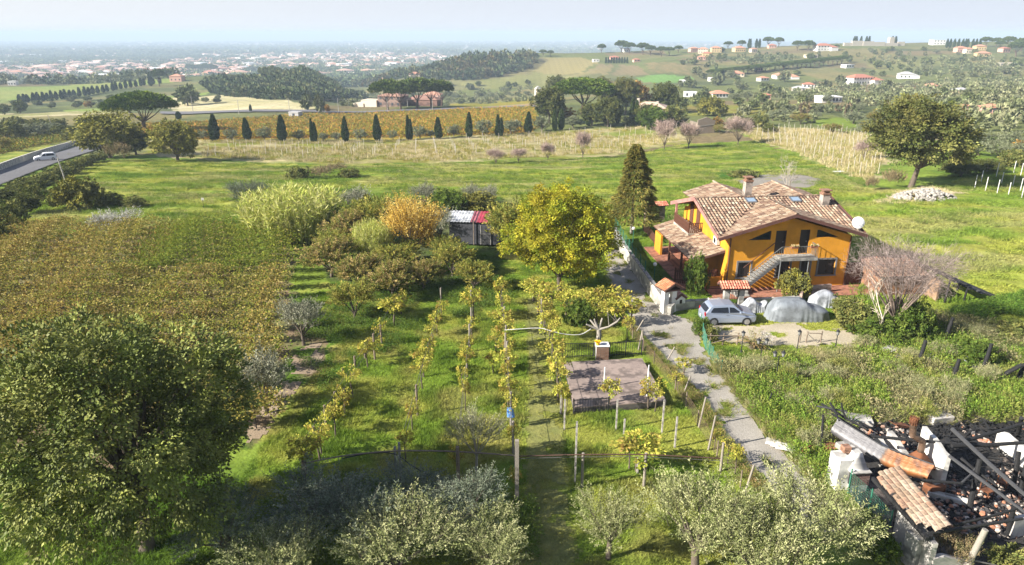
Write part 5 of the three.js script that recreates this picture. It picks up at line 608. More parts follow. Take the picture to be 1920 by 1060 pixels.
  cap(hz(L1, Rg + 0.05, vr), hz(R1, Rg + 0.05, vr)); cap(hz(uc, Rg + 0.05, vr), hz(uc, Rg + 0.05, vf)); cap(hz(3.05, Rg + 0.06, vr), hz(3.05, Rg + 0.06, 12.4)); cap(hz(8.75, Rg + 0.06, vr), hz(8.75, Rg + 0.06, 12.2)); part('ridge_cap', joinRaw(caps), MAT.vcTile, h);
  part('fascia', mg(beam(hz(L1 - 0.05, EL - 0.09, vf - 0.03), hz(uc, Rg - 0.06, vf - 0.03), 0.06, 0.26), beam(hz(uc, Rg - 0.06, vf - 0.03), hz(R1 + 0.05, EL - 0.09, vf - 0.03), 0.06, 0.26), beam(hz(R1 + 0.06, EL - 0.06, -0.6), hz(R1 + 0.06, Rg - 0.06, vr), 0.06, 0.24)), MAT.fascia, h, 'dark red-brown board under the front gable');
  part('fascia', mg(beam(hz(L1 - 0.06, EL - 0.04, -0.6), hz(L1 - 0.06, Rg - 0.02, vr), 0.06, 0.3), beam(hz(L1 - 0.06, Rg - 0.02, vr), hz(L1 - 0.06, EL - 0.04, 2 * vr + 0.6), 0.06, 0.34)), MAT.pinkFascia, h, 'faded pink board along the side of the roof');
  // chimneys, skylights, dish, air conditioner
  for (const [u, v, y0, y1] of [[4.35, 7.6, 5.4, 7.45], [9.85, 4.2, 5.6, 6.9]]) { const c = part('chimney', mg(bx(0.62, y1 - y0, 0.62, u, (y0 + y1) / 2, -v)), tex([0.46, 0.38, 0.32], T.dirty, 0.8, 0.9, 0.006), h); part('cap', mg(bx(0.72, 0.16, 0.72, u, y1 + 0.09, -v), bx(0.5, 0.2, 0.5, u, y1 + 0.27, -v), bx(0.8, 0.08, 0.8, u, y1 + 0.4, -v)), MAT.brick, c); }
  for (const u of [3.6, 7.6]) { const y = (v) => Rg - (vr - v) * ((Rg - EL) / (vr + 0.6)), w = part('skylight', mg(beam(hz(u - 0.4, y(4.6) + 0.16, 4.6), hz(u + 0.4, y(4.6) + 0.16, 4.6), 0.1, 0.1), beam(hz(u - 0.4, y(5.3) + 0.16, 5.3), hz(u + 0.4, y(5.3) + 0.16, 5.3), 0.1, 0.1), beam(hz(u - 0.4, y(4.6) + 0.16, 4.6), hz(u - 0.4, y(5.3) + 0.16, 5.3), 0.1, 0.1), beam(hz(u + 0.4, y(4.6) + 0.16, 4.6), hz(u + 0.4, y(5.3) + 0.16, 5.3), 0.1, 0.1)), MAT.steel, h); part('pane', bx(0.76, 0.02, 0.7, u, y(4.95) + 0.17, -4.95, 0.28), std([0.25, 0.33, 0.42], 0.1), w); }
  { const p = hz(10.55, 5.3, -0.2), dish = bend(fit(new THREE.SphereGeometry(0.85, 18, 6, 0, 6.283, 0, 0.62)), (x, y, z) => [x, y - 0.85, z]); put(dish, p.x + 0.05, p.y + 0.25, p.z, 1.15, -0.25, 0); const d = part('satellite_dish', dish, std([0.78, 0.78, 0.76], 0.5, { side: THREE.DoubleSide }), h); part('mount', mg(rod(hz(10.55, 4.4, -0.1), p, 0.03), rod(p, V(p.x + 0.05, p.y + 0.2, p.z + 0.55), 0.015), rb(0.1, 0.1, 0.16, 0.02, p.x + 0.05, p.y + 0.2, p.z + 0.6)), MAT.steel, d); }
  { const a = part('air_conditioner', rb(0.3, 0.6, 0.85, 0.03, -0.2, 3.62, -2.2), MAT.white, h); part('fan', cy(0.22, 0.22, 0.03, 16, -0.36, 3.62, -2.2, 0, 0, Math.PI / 2), MAT.iron, a); }
  // balcony and stair at the front
  const bal = part('balcony', mg(bx(3.1, 0.16, 1.15, 5.5, 2.85, 0.575), bx(3.14, 0.06, 0.06, 5.5, 2.74, 1.13)), MAT.greyStone, h);
  const rail = []; for (let u = 3.97; u <= 7.03; u += 0.122) rail.push(rod(V(u, 2.93, 1.1), V(u, 3.88, 1.1), 0.012, 0.012, 4)); for (let v = 0.1; v < 1.1; v += 0.122) rail.push(rod(V(7.03, 2.93, v), V(7.03, 3.88, v), 0.012, 0.012, 4)); rail.push(beam(V(3.95, 3.9, 1.1), V(7.05, 3.9, 1.1), 0.05, 0.04), beam(V(7.03, 3.9, 0.02), V(7.03, 3.9, 1.1), 0.05, 0.04), beam(V(3.95, 2.99, 1.1), V(7.05, 2.99, 1.1), 0.04, 0.03)); part('railing', mg(rail), MAT.steel, bal);
  part('post', rod(V(4.0, 0, 1.08), V(4.0, 2.78, 1.08), 0.05, 0.05, 8), MAT.steel, bal); part('post', rod(V(6.35, 0, 1.08), V(6.35, 2.78, 1.08), 0.05, 0.05, 8), MAT.steel, bal);
  const st = part('stair', mg(beam(V(1.35, 0.55, 0.12), V(3.95, 2.72, 0.12), 0.06, 0.26), beam(V(1.35, 0.55, 1.08), V(3.95, 2.72, 1.08), 0.06, 0.26)), std([0.16, 0.16, 0.165], 0.6, { metalness: 0.3 }), h);
  for (let i = 0; i < 12; i++) part('tread', bx(0.3, 0.05, 1.06, 1.5 + i * 0.213, 0.84 + i * 0.178, 0.6), MAT.greyStone, st);
  const sr = []; for (let i = 0; i < 17; i++) { const t = i / 16; sr.push(rod(V(1.4 + 2.55 * t, 0.72 + 2.13 * t, 1.1), V(1.4 + 2.55 * t, 1.75 + 2.13 * t, 1.1), 0.012, 0.012, 4)); } sr.push(beam(V(1.35, 1.72, 1.1), V(3.97, 3.9, 1.1), 0.05, 0.04)); part('railing', mg(sr), MAT.steel, st); part('handrail', beam(V(1.4, 1.9, 0.09), V(3.8, 3.95, 0.09), 0.05, 0.05), MAT.brown, st);
  part('landing', mg(rb(1.35, 0.66, 1.3, 0.03, 0.75, 0.33, 0.75), rb(1.15, 0.44, 0.32, 0.03, 0.75, 0.22, 1.55), rb(1.15, 0.22, 0.32, 0.03, 0.75, 0.11, 1.86)), MAT.greyStone, st);
  part('pipe', mg(rod(V(0.1, 0, 0.06), V(0.1, 4.4, 0.06), 0.05), rod(V(U - 0.06, 0, 0.07), V(U - 0.06, 4.4, 0.07), 0.05)), MAT.brown, h);
  // wooden balcony on the sunny side
  const sb = part('side_balcony', mg(bx(1.3, 0.16, 4.2, -0.65, 3.05, -8.3)), MAT.plaster, h), bars = []; for (let v = 6.25; v < 10.4; v += 0.17) bars.push(bx(0.03, 0.85, 0.09, -1.27, 3.6, -v)); for (let u = -1.2; u < 0; u += 0.17) bars.push(bx(0.09, 0.85, 0.03, u, 3.6, -6.22)); bars.push(bx(0.06, 0.07, 4.3, -1.27, 4.05, -8.3), bx(1.3, 0.07, 0.06, -0.65, 4.05, -6.22)); part('railing', mg(bars), MAT.brown, sb); part('post', bx(0.18, 1.75, 0.18, -1.15, 4.0, -10.3), MAT.pinkFascia, sb); part('door', mg(bx(0.08, 1.9, 0.85, -0.03, 4.05, -7.4), bx(0.08, 1.9, 0.85, -0.03, 4.05, -9.2)), MAT.brown, sb);
  // porch with its own low tiled roof
  const pr = part('porch', mg([1.0, 4.3, 7.8, 11.2].map((v) => bx(0.16, 2.3, 0.16, -2.35, 1.15, -v)), bx(0.14, 0.16, 10.6, -2.35, 2.36, -6.1), [1.0, 4.3, 7.8, 11.2].map((v) => beam(hz(-2.5, 2.32, v), hz(0, 3.02, v), 0.1, 0.12))), MAT.brown, h);
  slope(pr, hz(-0.02, 3.2, 0.55), hz(-0.02, 3.2, 11.8), dn(-2.75, -0.82, 0), [[0, 0], [11.25, 0], [11.25, 2.85], [0, 2.85]], { w: 0.26, len: 0.36 }); part('fascia', beam(hz(-2.72, 2.36, 0.5), hz(-2.72, 2.36, 11.8), 0.05, 0.18), MAT.fascia, pr);
  part('parapet', bx(0.2, 2.0, 1.9, -2.55, 1.0, -10.6), MAT.yellow, h, 'yellow wall piece at the far end of the porch'); part('parapet', bx(2.3, 0.9, 0.15, -1.3, 0.45, -0.7), MAT.yellow, h, 'low yellow wall at the near end of the porch'); const lat = []; for (let v = 4.6; v < 7.6; v += 0.2) lat.push(bx(0.03, 0.9, 0.08, -2.35, 0.55, -v)); lat.push(bx(0.05, 0.07, 3.1, -2.35, 1.02, -6.1), bx(0.05, 0.07, 3.1, -2.35, 0.2, -6.1)); part('lattice', mg(lat), MAT.terracotta, pr);
  // flower boxes on the balcony rail
  for (const [u, l] of [[4.95, 'long flower box hanging over the middle of the balcony rail'], [6.55, 'flower box with pale blooms at the far end of the balcony rail']]) { const b = thing('flower_box', l, 'flower box', hw(u, 3.78, -1.2), HT); part('box', rb(0.62, 0.18, 0.18, 0.02, 0, 0.09, 0), MAT.terracotta, b); const Lf = new Leaves(); for (let i = 0; i < 160; i++) Lf.add(rr(-0.32, 0.32), 0.18, rr(-0.1, 0.1), gauss(), rr(0.3, 1), gauss(), rr(0.08, 0.2), 0.07, pick([[0.5, 0.3, 0.2], [0.15, 0.17, 0.04], [0.5, 0.42, 0.12], [0.6, 0.5, 0.4]])); part('flowers', Lf.build(), MAT.leaf, b); }
}
// paved terrace in front of it
{ const g = mg(bx(13.6, 0.12, 2.3, 5.2, 0.04, 1.15), bx(3.4, 0.12, 12.2, -1.75, 0.04, -6.3)), m = struct('terrace', g, tex([0.40, 0.17, 0.105], T.dirty, 0.7, 0.85, 0.004)); m.position.copy(HO); m.rotation.y = HT; }
function fenceRun(name, label, category, a, b, o) { // posts, rails and what is between them, from a to b
  const t = thing(name, label, category, a), d = V().subVectors(b, a), L = d.length(); d.y = 0; const ang = Math.atan2(-d.z, d.x); t.rotation.y = ang; const n = Math.max(1, Math.round(L / (o.gap ?? 2)));
  for (let i = 0; i <= n; i++) part('post', o.post ? o.post(L * i / n) : rod(V(L * i / n, -0.2, 0), V(L * i / n, o.h, 0), 0.035, 0.035, 6), o.pm ?? MAT.green, t);
  o.fill(t, L); return t;
}
const netFill = (h, y0, step, m, r = 0.004, name = 'wire_net') => (t, L) => { const l = []; for (let x = 0; x <= L; x += step) l.push(bx(r * 2, h, r * 2, x, y0 + h / 2, 0)); for (let y = 0; y <= h; y += step) l.push(bx(L, r * 2, r * 2, L / 2, y0 + y, 0.004)); part(name, mg(l), m, t).userData.kind = 'stuff'; };
const pickets = (h, w, gap, m) => (t, L) => { const l = []; for (let x = gap / 2; x < L; x += gap) l.push(bx(w, h, 0.025, x, h / 2 + 0.08, 0.03)); const q = part('pickets', mg(l), m, t); q.userData.kind = 'stuff'; part('rail', mg(bx(L, 0.08, 0.04, L / 2, h * 0.85, 0), bx(L, 0.08, 0.04, L / 2, h * 0.3, 0)), m, t); };
fenceRun('picket_fence', 'dark brown wooden picket fence before the porch of the yellow house', 'fence', G(1264, 533), G(1340, 537), { gap: 2.2, h: 1.5, pm: MAT.brown, fill: pickets(1.35, 0.1, 0.15, MAT.brown) });
fenceRun('picket_fence', 'short reddish picket fence beside the foot of the stair', 'fence', G(1336, 530), G(1358, 532), { gap: 1.2, h: 1.3, pm: MAT.terracotta, fill: pickets(1.15, 0.1, 0.16, std([0.36, 0.12, 0.05], 0.8)) });
fenceRun('picket_fence', 'brown picket fence at the far corner of the garden by the spruce', 'fence', G(1206, 432), G(1228, 458), { gap: 1.6, h: 1.4, pm: MAT.brown, fill: pickets(1.25, 0.1, 0.16, MAT.brown) });
{ const t = thing('board_gate', 'dark brown board gate against the corner of the yellow house', 'gate', hw(10.45, 0, 0.3), HT); for (let i = 0; i < 7; i++) part('board', bx(0.18, 1.95, 0.04, 0.12 + i * 0.19, 1.0, 0), MAT.brown, t); part('frame', mg(bx(1.4, 0.1, 0.05, 0.68, 0.35, -0.05), bx(1.4, 0.1, 0.05, 0.68, 1.7, -0.05), bx(0.14, 2.1, 0.14, 0, 1.05, 0), bx(0.14, 2.1, 0.14, 1.42, 1.05, 0)), MAT.darkWood, t); }
// low annex and collapsed lean-to beyond the bare tree
{ const b = G(1648, 556), t = thing('annex', 'low orange-brown outbuilding hidden behind the wide leafless tree', 'outbuilding', b, HT); part('wall', mg(bx(3.6, 1.7, 3.0, 1.9, 0.85, -1.7)), tex([0.34, 0.17, 0.09], T.dirty, 0.5, 0.9, 0.006), t); slope(t, V(-0.2, 2.3, -3.4), V(4.1, 2.3, -3.4), V(0, -0.6, 3.4).normalize(), [[0, 0], [4.3, 0], [4.3, 3.5], [0, 3.5]], { w: 0.28, pal: [[0.34, 0.2, 0.13], [0.4, 0.26, 0.18], [0.28, 0.14, 0.09]] }); }
{ const b = G(1758, 562), t = thing('lean_to', 'collapsed black lean-to with loose boards beside the outbuilding', 'shed', b, 0.1); for (let i = 0; i < 9; i++) part('roof_board', beam(V(i * 0.42 - 0.3, 2.3 - i * 0.19 + rr(-0.1, 0.1), -2.2), V(i * 0.45 + rr(0, 0.8), 2.0 - i * 0.2, 1.1), 0.36, 0.05), i % 4 === 1 ? MAT.charGrey : MAT.char, t); for (const [x, z, h] of [[0, 0.8, 1.9], [1.6, 0.8, 1.2], [0, -2, 2.2], [3, -1.8, 0.8]]) part('post', rod(V(x, -0.1, z), V(x + 0.1, h, z), 0.07), MAT.char, t); part('wall', bx(0.15, 1.7, 2.2, -0.3, 0.85, -0.8), tex([0.40, 0.25, 0.15], T.dirty, 0.6), t); }

// ---------------------------------------------------------------- garden wall, gates, small things of the garden
rnd = rng(201);
function wallRun(name, label, pts, hs, w, mat, capM) { // a wall along points on the ground
  const t = thing(name, label, 'wall', pts[0]); const o = pts[0];
  for (let i = 0; i < pts.length - 1; i++) { const a = V().subVectors(pts[i], o), b = V().subVectors(pts[i + 1], o), L = a.distanceTo(b), h = hs[i] ?? hs, ang = Math.atan2(-(b.z - a.z), b.x - a.x), m = V().lerpVectors(a, b, 0.5); part('wall_section', bx(L + 0.02 * (i % 2), h, w + 0.006 * (i % 2), m.x, h / 2 - 0.05, m.z, 0, ang, 0), mat, t); if (capM) part('coping', bx(L, 0.06, w + 0.08, m.x, h - 0.02, m.z, 0, ang, 0), capM, t); }
  return t;
}
const GW = [[1243, 588], [1226, 563], [1208, 537], [1190, 511], [1172, 485], [1152, 452]].map((p) => G(...p));
wallRun('garden_wall', 'long stained white wall between the drive and the garden', GW, [1.35, 1.3, 1.3, 1.25, 1.25], 0.24, MAT.plaster, MAT.concrete);
for (let i = 2; i < 5; i++) { const a = GW[i].clone().setY(1.2), b = GW[i + 1].clone().setY(1.2); fenceRun('net_fence', ['', '', 'green net fence on the garden wall, section nearest the pillar shelter', 'green net fence on the garden wall, middle section', 'green net fence on the garden wall, section by the spruce'][i], 'fence', a, b, { gap: 1.6, h: 1.05, fill: netFill(1.0, 0.03, 0.24, MAT.green) }); }
function tiledCap(t, w, d, y, rise, pal, flat) { for (const s of [-1, 1]) slope(t, V(-w / 2, y + rise, 0), V(w / 2, y + rise, 0), V(0, -rise, s * d / 2).normalize(), [[0, 0], [w, 0], [w, Math.hypot(rise, d / 2)], [0, Math.hypot(rise, d / 2)]], { w: 0.2, len: 0.3, pal }); }
const ORANGE = [[0.52, 0.2, 0.09], [0.58, 0.25, 0.13], [0.46, 0.17, 0.08]], REDT = [[0.56, 0.2, 0.12], [0.62, 0.27, 0.17], [0.5, 0.16, 0.1]];
{ const t = thing('pillar_shelter', 'white twin-pillar gatehouse with a little terracotta gable roof by the drive', 'gate shelter', G(1252, 586), 0.35); part('pillar', rb(0.42, 1.9, 0.42, 0.02, -0.32, 0.95, 0), MAT.white, t); part('pillar', rb(0.42, 1.9, 0.42, 0.02, 0.42, 0.95, -0.1), MAT.white, t); const r = thing; const rf = part('roof', bx(1.3, 0.1, 1.2, 0, 1.95, 0), MAT.brown, t); for (const s of [-1, 1]) slope(rf, V(0, 2.55, -0.72), V(0, 2.55, 0.72), V(s * 0.85, -0.5, 0).normalize(), [[0, 0], [1.44, 0], [1.44, 0.98], [0, 0.98]], { w: 0.2, len: 0.32, pal: ORANGE }); }
{ const t = thing('little_house', 'small white garden box shaped like a cottage with a pink tiled lid', 'garden box', atY(1271, 566, 0.62), 0.3); part('wall', mg(put(poly([[-0.38, 0], [0.38, 0], [0.38, 0.5], [0, 0.78], [-0.38, 0.5]], 0.85), 0, 0, -0.42)), MAT.white, t); for (const s of [-1, 1]) slope(t, V(0, 0.84, -0.5), V(0, 0.84, 0.5), V(s * 0.5, -0.36, 0).normalize(), [[0, 0], [1, 0], [1, 0.64], [0, 0.64]], { w: 0.16, len: 0.24, pal: [[0.5, 0.31, 0.25], [0.44, 0.25, 0.2]] }); part('door', bx(0.2, 0.3, 0.03, 0, 0.16, 0.43), MAT.darkWood, t); }
wallRun('low_wall', 'low pale wall from the pillar shelter to the tiled garden gate', [G(1254, 592), G(1263, 583), G(1300, 578), G(1350, 574)], [0.75, 0.7, 0.65], 0.28, MAT.plaster, MAT.greyStone);
wallRun('low_wall', 'low pale wall behind the covered vehicles', [G(1395, 574), G(1450, 570), G(1500, 566)], [0.6, 0.55], 0.25, MAT.plaster, null);
wallRun('low_wall', 'short pinkish wall stub next to the covered scooter', [G(1500, 568), G(1506, 553), G(1556, 549)], [0.8, 0.8], 0.2, tex([0.5, 0.36, 0.29], T.dirty, 0.7), null);
{ const a = G(1359, 573), b = G(1388, 576), t = thing('garden_gate', 'garden gate with two pale pillars and a red tiled roof', 'gate', V().lerpVectors(a, b, 0.5), 0.02), w = a.distanceTo(b) / 2; part('pillar', rb(0.42, 1.5, 0.4, 0.02, -w, 0.75, 0), MAT.concrete, t); part('pillar', rb(0.42, 1.5, 0.4, 0.02, w, 0.75, 0), MAT.concrete, t); const rf = part('roof', mg(bx(2 * w + 0.9, 0.1, 0.6, 0, 1.56, 0)), MAT.brown, t); slope(rf, V(-w - 0.55, 1.98, -0.3), V(w + 0.55, 1.98, -0.3), V(0, -0.32, 0.85).normalize(), [[0, 0], [2 * w + 1.1, 0], [2 * w + 1.1, 0.95], [0, 0.95]], { w: 0.2, len: 0.32, pal: REDT }); slope(rf, V(-w - 0.55, 1.98, -0.3), V(w + 0.55, 1.98, -0.3), V(0, -0.32, -0.4).normalize(), [[0, 0], [2 * w + 1.1, 0], [2 * w + 1.1, 0.5], [0, 0.5]], { w: 0.2, len: 0.25, pal: REDT }); const l = []; for (let x = -w + 0.28; x < w - 0.2; x += 0.13) l.push(rod(V(x, 0.05, 0), V(x, 1.3, 0), 0.014, 0.014, 4)); l.push(bx(2 * w - 0.45, 0.05, 0.04, 0, 0.2, 0), bx(2 * w - 0.45, 0.05, 0.04, 0, 1.2, 0)); part('gate_leaf', mg(l), MAT.iron, t); }
{ const t = thing('planter', 'white planter box standing on the low wall by the garden gate', 'planter', atY(1337, 565, 0.65), 0.05); part('box', rb(0.75, 0.25, 0.3, 0.02, 0, 0.12, 0), MAT.white, t); part('soil', bx(0.66, 0.03, 0.22, 0, 0.245, 0), MAT.brick, t); }
{ const a = G(1212, 418), t = thing('garden_arch', 'rear garden gate with brown pillars and a red tiled top, by the spruce', 'gate', a, 0.25); for (const x of [0, 1.9]) part('pillar', bx(0.5, 1.9, 0.5, x, 0.95, 0), tex([0.36, 0.27, 0.21], T.dirty, 0.8), t); const rf = part('beam', bx(3.0, 0.14, 0.5, 0.95, 1.97, 0), MAT.brown, t); slope(rf, V(-0.6, 2.4, -0.25), V(2.5, 2.4, -0.25), V(0, -0.3, 0.7).normalize(), [[0, 0], [3.1, 0], [3.1, 0.8], [0, 0.8]], { w: 0.22, len: 0.3, pal: REDT }); }
fenceRun('railing_fence', 'dark railing along the back of the garden between gate and house', 'fence', G(1240, 412), G(1290, 408), { gap: 2.5, h: 1.1, pm: MAT.iron, fill: (t, L) => { const l = []; for (let x = 0; x < L; x += 0.16) l.push(rod(V(x, 0.1, 0), V(x, 1.05, 0), 0.012, 0.012, 4)); l.push(bx(L, 0.04, 0.03, L / 2, 1.02, 0)); part('bars', mg(l), MAT.iron, t).userData.kind = 'stuff'; } });
const globe = (x, y, h, l) => { const t = thing('globe_lamp', l, 'lamp', G(x, y)); part('pole', rod(V(0, -0.1, 0), V(0, h, 0), 0.03), MAT.green, t); part('globe', fit(new THREE.SphereGeometry(0.16, 14, 10)).translate(0, h + 0.14, 0), std([0.75, 0.75, 0.72], 0.35), t); };
globe(1186, 468, 2.0, 'white globe lamp on a thin pole just inside the garden wall, by the spruce'); globe(1226, 530, 1.5, 'white globe lamp near the picket fence by the pillar shelter'); globe(1274, 470, 1.9, 'white globe lamp hanging at the porch corner post');

// ---------------------------------------------------------------- vehicles
MAT.silver = std([0.34, 0.39, 0.48], 0.3, { metalness: 0.45 }); MAT.carWhite = std([0.80, 0.80, 0.80], 0.3); MAT.tyre = std([0.018, 0.018, 0.018], 0.85); MAT.rim = std([0.45, 0.46, 0.48], 0.35, { metalness: 0.8 }); MAT.cover = tex([0.205, 0.225, 0.245], T.stain, 0.8, 0.6, 0.004);
function makeCar(label, cat, p, turn, paint, k) { // nose towards +x
  const t = thing('parked_car', label, cat, p, turn), { L, W, Ht } = k, w2 = W / 2;
  const prof = (pts, wid, bev) => { const g = poly(pts, wid - 2 * bev, bev); return put(g, 0, 0, -(wid - 2 * bev) / 2); };
  const b = L / 2, arch = (x) => Array.from({ length: 9 }, (_, i) => [x + 0.37 * Math.cos(Math.PI * (1 - i / 8)), 0.28 + 0.37 * Math.sin(Math.PI * (i / 8))]);
  const wb = L * 0.32, body = [[-b, 0.32], [-b + 0.03, 0.26], ...arch(-wb), ...arch(wb + 0.03), [b - 0.08, 0.26], [b, 0.4], [b - 0.01, 0.66], [b - 0.22, 0.82], [b * 0.52, 0.98], [-b + 0.1, 1.0], [-b - 0.0, 0.72]];
  const bd = prof(body, W, 0.07); bend(bd, (x, y, z) => [x, y, z * (1 - 0.10 * smoothstep(Math.abs(x), b * 0.7, b))]); part('body', fit(bd), paint, t);
  const y1 = Ht, top = [[-b + 0.06, 0.96], [b * 0.5, 0.95], [b * 0.12, y1 - 0.04], [-0.25 * b, y1], [-b + 0.55, y1 - 0.05], [-b + 0.40, y1 - 0.13]];
  const cab = prof(top, W - 0.08, 0.05); bend(cab, (x, y, z) => [x, y, z * (1 - 0.2 * smoothstep(y, 0.95, y1))]); part('cabin', fit(cab), paint, t);
  const inset = (pts, z0) => { const g = poly(pts, 0.03); put(g, 0, 0, 0); return bend(g, (x, y, z) => [x, y, (z0 + z) * (1 - 0.205 * smoothstep(y, 0.95, y1)) + 0]); };
  const sw1 = [[-b + 0.42, 1.02], [-b + 0.38, 1.06], [-b + 0.58, y1 - 0.16], [-0.2, y1 - 0.12], [-0.17, 1.0]], sw2 = [[-0.09, 1.0], [-0.12, y1 - 0.12], [b * 0.11, y1 - 0.15], [b * 0.40, 1.0]];
  for (const s of [1, -1]) for (const q of [sw1, sw2]) { const g = inset(q, w2 - 0.055); if (s < 0) bend(g, (x, y, z) => [x, y, -z]); part('side_window', fit(g), MAT.glass, t); }
  const pane = (pts) => { const p3 = new Float32Array([...pts[0], ...pts[1], ...pts[2], ...pts[0], ...pts[2], ...pts[3]]), g = new THREE.BufferGeometry(); g.setAttribute('position', new THREE.BufferAttribute(p3, 3)); g.computeVertexNormals(); return fit(g); };
  const ws = w2 - 0.13; MAT.glassD = MAT.glassD ?? std([0.012, 0.015, 0.02], 0.06, { side: THREE.DoubleSide });
  part('windscreen', pane([[b * 0.5 + 0.04, 1.0, ws], [b * 0.5 + 0.04, 1.0, -ws], [b * 0.13 + 0.06, y1 - 0.05, -ws * 0.82], [b * 0.13 + 0.06, y1 - 0.05, ws * 0.82]]), MAT.glassD, t); part('rear_window', pane([[-b - 0.0, 1.04, ws * 0.92], [-b + 0.0, 1.04, -ws * 0.92], [-b + 0.36, y1 - 0.13, -ws * 0.8], [-b + 0.36, y1 - 0.13, ws * 0.8]]), MAT.glassD, t);
  for (const x of [-wb, wb + 0.03]) for (const s of [1, -1]) { const wh = part('wheel', cy(0.3, 0.3, 0.2, 24, x, 0.3, s * (w2 - 0.1), Math.PI / 2), MAT.tyre, t); part('rim', mg(cy(0.2, 0.2, 0.02, 18, x, 0.3, s * (w2 + 0.005), Math.PI / 2), Array.from({ length: 5 }, (_, i) => bx(0.05, 0.2, 0.03, x + Math.sin(i * 1.2566) * 0.1, 0.3 + Math.cos(i * 1.2566) * 0.1, s * (w2 + 0.015), 0, 0, -i * 1.2566))), MAT.rim, wh); }
  for (const s of [1, -1]) { part('tail_light', rb(0.12, 0.3, 0.16, 0.03, -b + 0.02, 0.87, s * (w2 - 0.16)), std([0.35, 0.01, 0.01], 0.25), t); part('headlight', rb(0.34, 0.16, 0.2, 0.06, b - 0.24, 0.76, s * (w2 - 0.2)), std([0.7, 0.72, 0.75], 0.15), t); part('mirror', rb(0.12, 0.13, 0.2, 0.04, b * 0.36, 1.03, s * (w2 + 0.06)), paint, t); part('door_handle', rb(0.16, 0.03, 0.03, 0.01, -0.3, 0.86, s * (w2 + 0.005)), paint, t); }
  part('bumper', mg(rb(0.14, 0.22, W - 0.26, 0.05, -b - 0.01, 0.42, 0), rb(0.14, 0.2, W - 0.3, 0.05, b - 0.02, 0.38, 0)), paint, t); part('number_plate', bx(0.02, 0.11, 0.5, -b - 0.085, 0.52, 0), MAT.white, t); part('grille', bx(0.03, 0.1, 0.8, b + 0.03, 0.52, 0), MAT.iron, t);
  return t;
}
makeCar('silver three-door hatchback parked nose towards the covered car', 'car', G(1362, 603), 0.03, MAT.silver, { L: 3.7, W: 1.68, Ht: 1.5 });
makeCar('white car coming down the country road beside the long retaining wall', 'car', G(86, 302).add(V(0, 0.2, 0)), -2.5, MAT.carWhite, { L: 4.3, W: 1.8, Ht: 1.6 });
function covered(name, label, cat, p, turn, k) { // a cloth cover following what is under it, hanging in folds
  const { L, W, top, mat } = k, nu = 150, nv = 26, pos = [], idx = [], uv = [];
  for (let j = 0; j <= nv; j++) for (let i = 0; i <= nu; i++) {
    const a = (i / nu) * 6.28318, t = j / nv, c = Math.cos(a), s = Math.sin(a), q = Math.pow(Math.pow(Math.abs(c), 3.4) + Math.pow(Math.abs(s), 3.4), -1 / 3.4), e = 1 - t, sh = t < 0.55 ? 1 - 0.12 * t : 0.934 * Math.pow(Math.max(0, 1 - Math.pow((t - 0.55) / 0.45, 1.9)), 0.62);
    let x = (L / 2) * c * q * sh, z = (W / 2) * s * q * sh; const hx = top(x / (L / 2)), fold = (Math.sin(a * 26 + 4 * Math.sin(a * 5)) * 0.032 + Math.sin(a * 11 + 2 + t * 3) * 0.02) * Math.pow(1 - t, 1.5);
    x += c * fold; z += s * fold; let y = t < 0.55 ? hx * (t / 0.55) * 0.66 : hx * (0.66 + 0.34 * Math.pow(Math.sin(((t - 0.55) / 0.45) * 1.5708), 0.8)); y += (fbm(x * 1.3 + 7, z * 1.3, 2) - 0.5) * 0.02 * t; pos.push(x, Math.max(0.02, y), z); uv.push(x, y + z);
  }
  for (let j = 0; j < nv; j++) for (let i = 0; i < nu; i++) { const q = j * (nu + 1) + i; idx.push(q, q + nu + 1, q + 1, q + 1, q + nu + 1, q + nu + 2); }
  const g = new THREE.BufferGeometry(); g.setAttribute('position', new THREE.Float32BufferAttribute(pos, 3)); g.setAttribute('uv', new THREE.Float32BufferAttribute(uv, 2)); g.setIndex(idx); g.computeVertexNormals();
  const t = thing(name, label, cat, p, turn); part('cover', g, mat ?? MAT.cover, t); return t;
}
MAT.cover.side = THREE.DoubleSide;
const carTop = (x) => lerp(0.86, 0.98, smoothstep(-x, -1, -0.5)) + 0.62 * smoothstep(x, -1.02, -0.55) * (1 - smoothstep(x, 0.02, 0.5)) + 0.06 * smoothstep(x, -1, -0.6) * (1 - smoothstep(x, 0.5, 1));
{ const c = covered('covered_car', 'car under a grey cloth cover parked on the yard', 'covered car', G(1493, 596), 0.0, { L: 4.7, W: 2.0, top: (x) => Math.min(1.5, carTop(x) * 0.95) }); const tw = []; for (const x of [-1.3, 1.3]) for (const s of [-0.66, 0.66]) tw.push(cy(0.3, 0.3, 0.2, 16, x, 0.3, s, Math.PI / 2)); tw.forEach((g) => part('wheel', g, MAT.tyre, c)); }
covered('covered_scooter', 'low scooter under a crumpled silver sheet beside the silver hatchback', 'covered scooter', G(1412, 584), 0.1, { L: 2.2, W: 0.95, top: (x) => 0.85 + 0.25 * Math.cos(x * 5 + 1), mat: tex([0.5, 0.51, 0.53], T.dirty, 0.9, 0.4, 0.01, { side: THREE.DoubleSide }) });
covered('covered_scooter', 'tall scooter under a grey and white sheet behind the covered car', 'covered scooter', G(1545, 574), -0.1, { L: 2.5, W: 1.1, top: (x) => 1.05 + 0.25 * Math.cos(x * 3.2), mat: tex([0.42, 0.44, 0.48], T.dirty, 0.5, 0.4, 0.01, { side: THREE.DoubleSide }) });
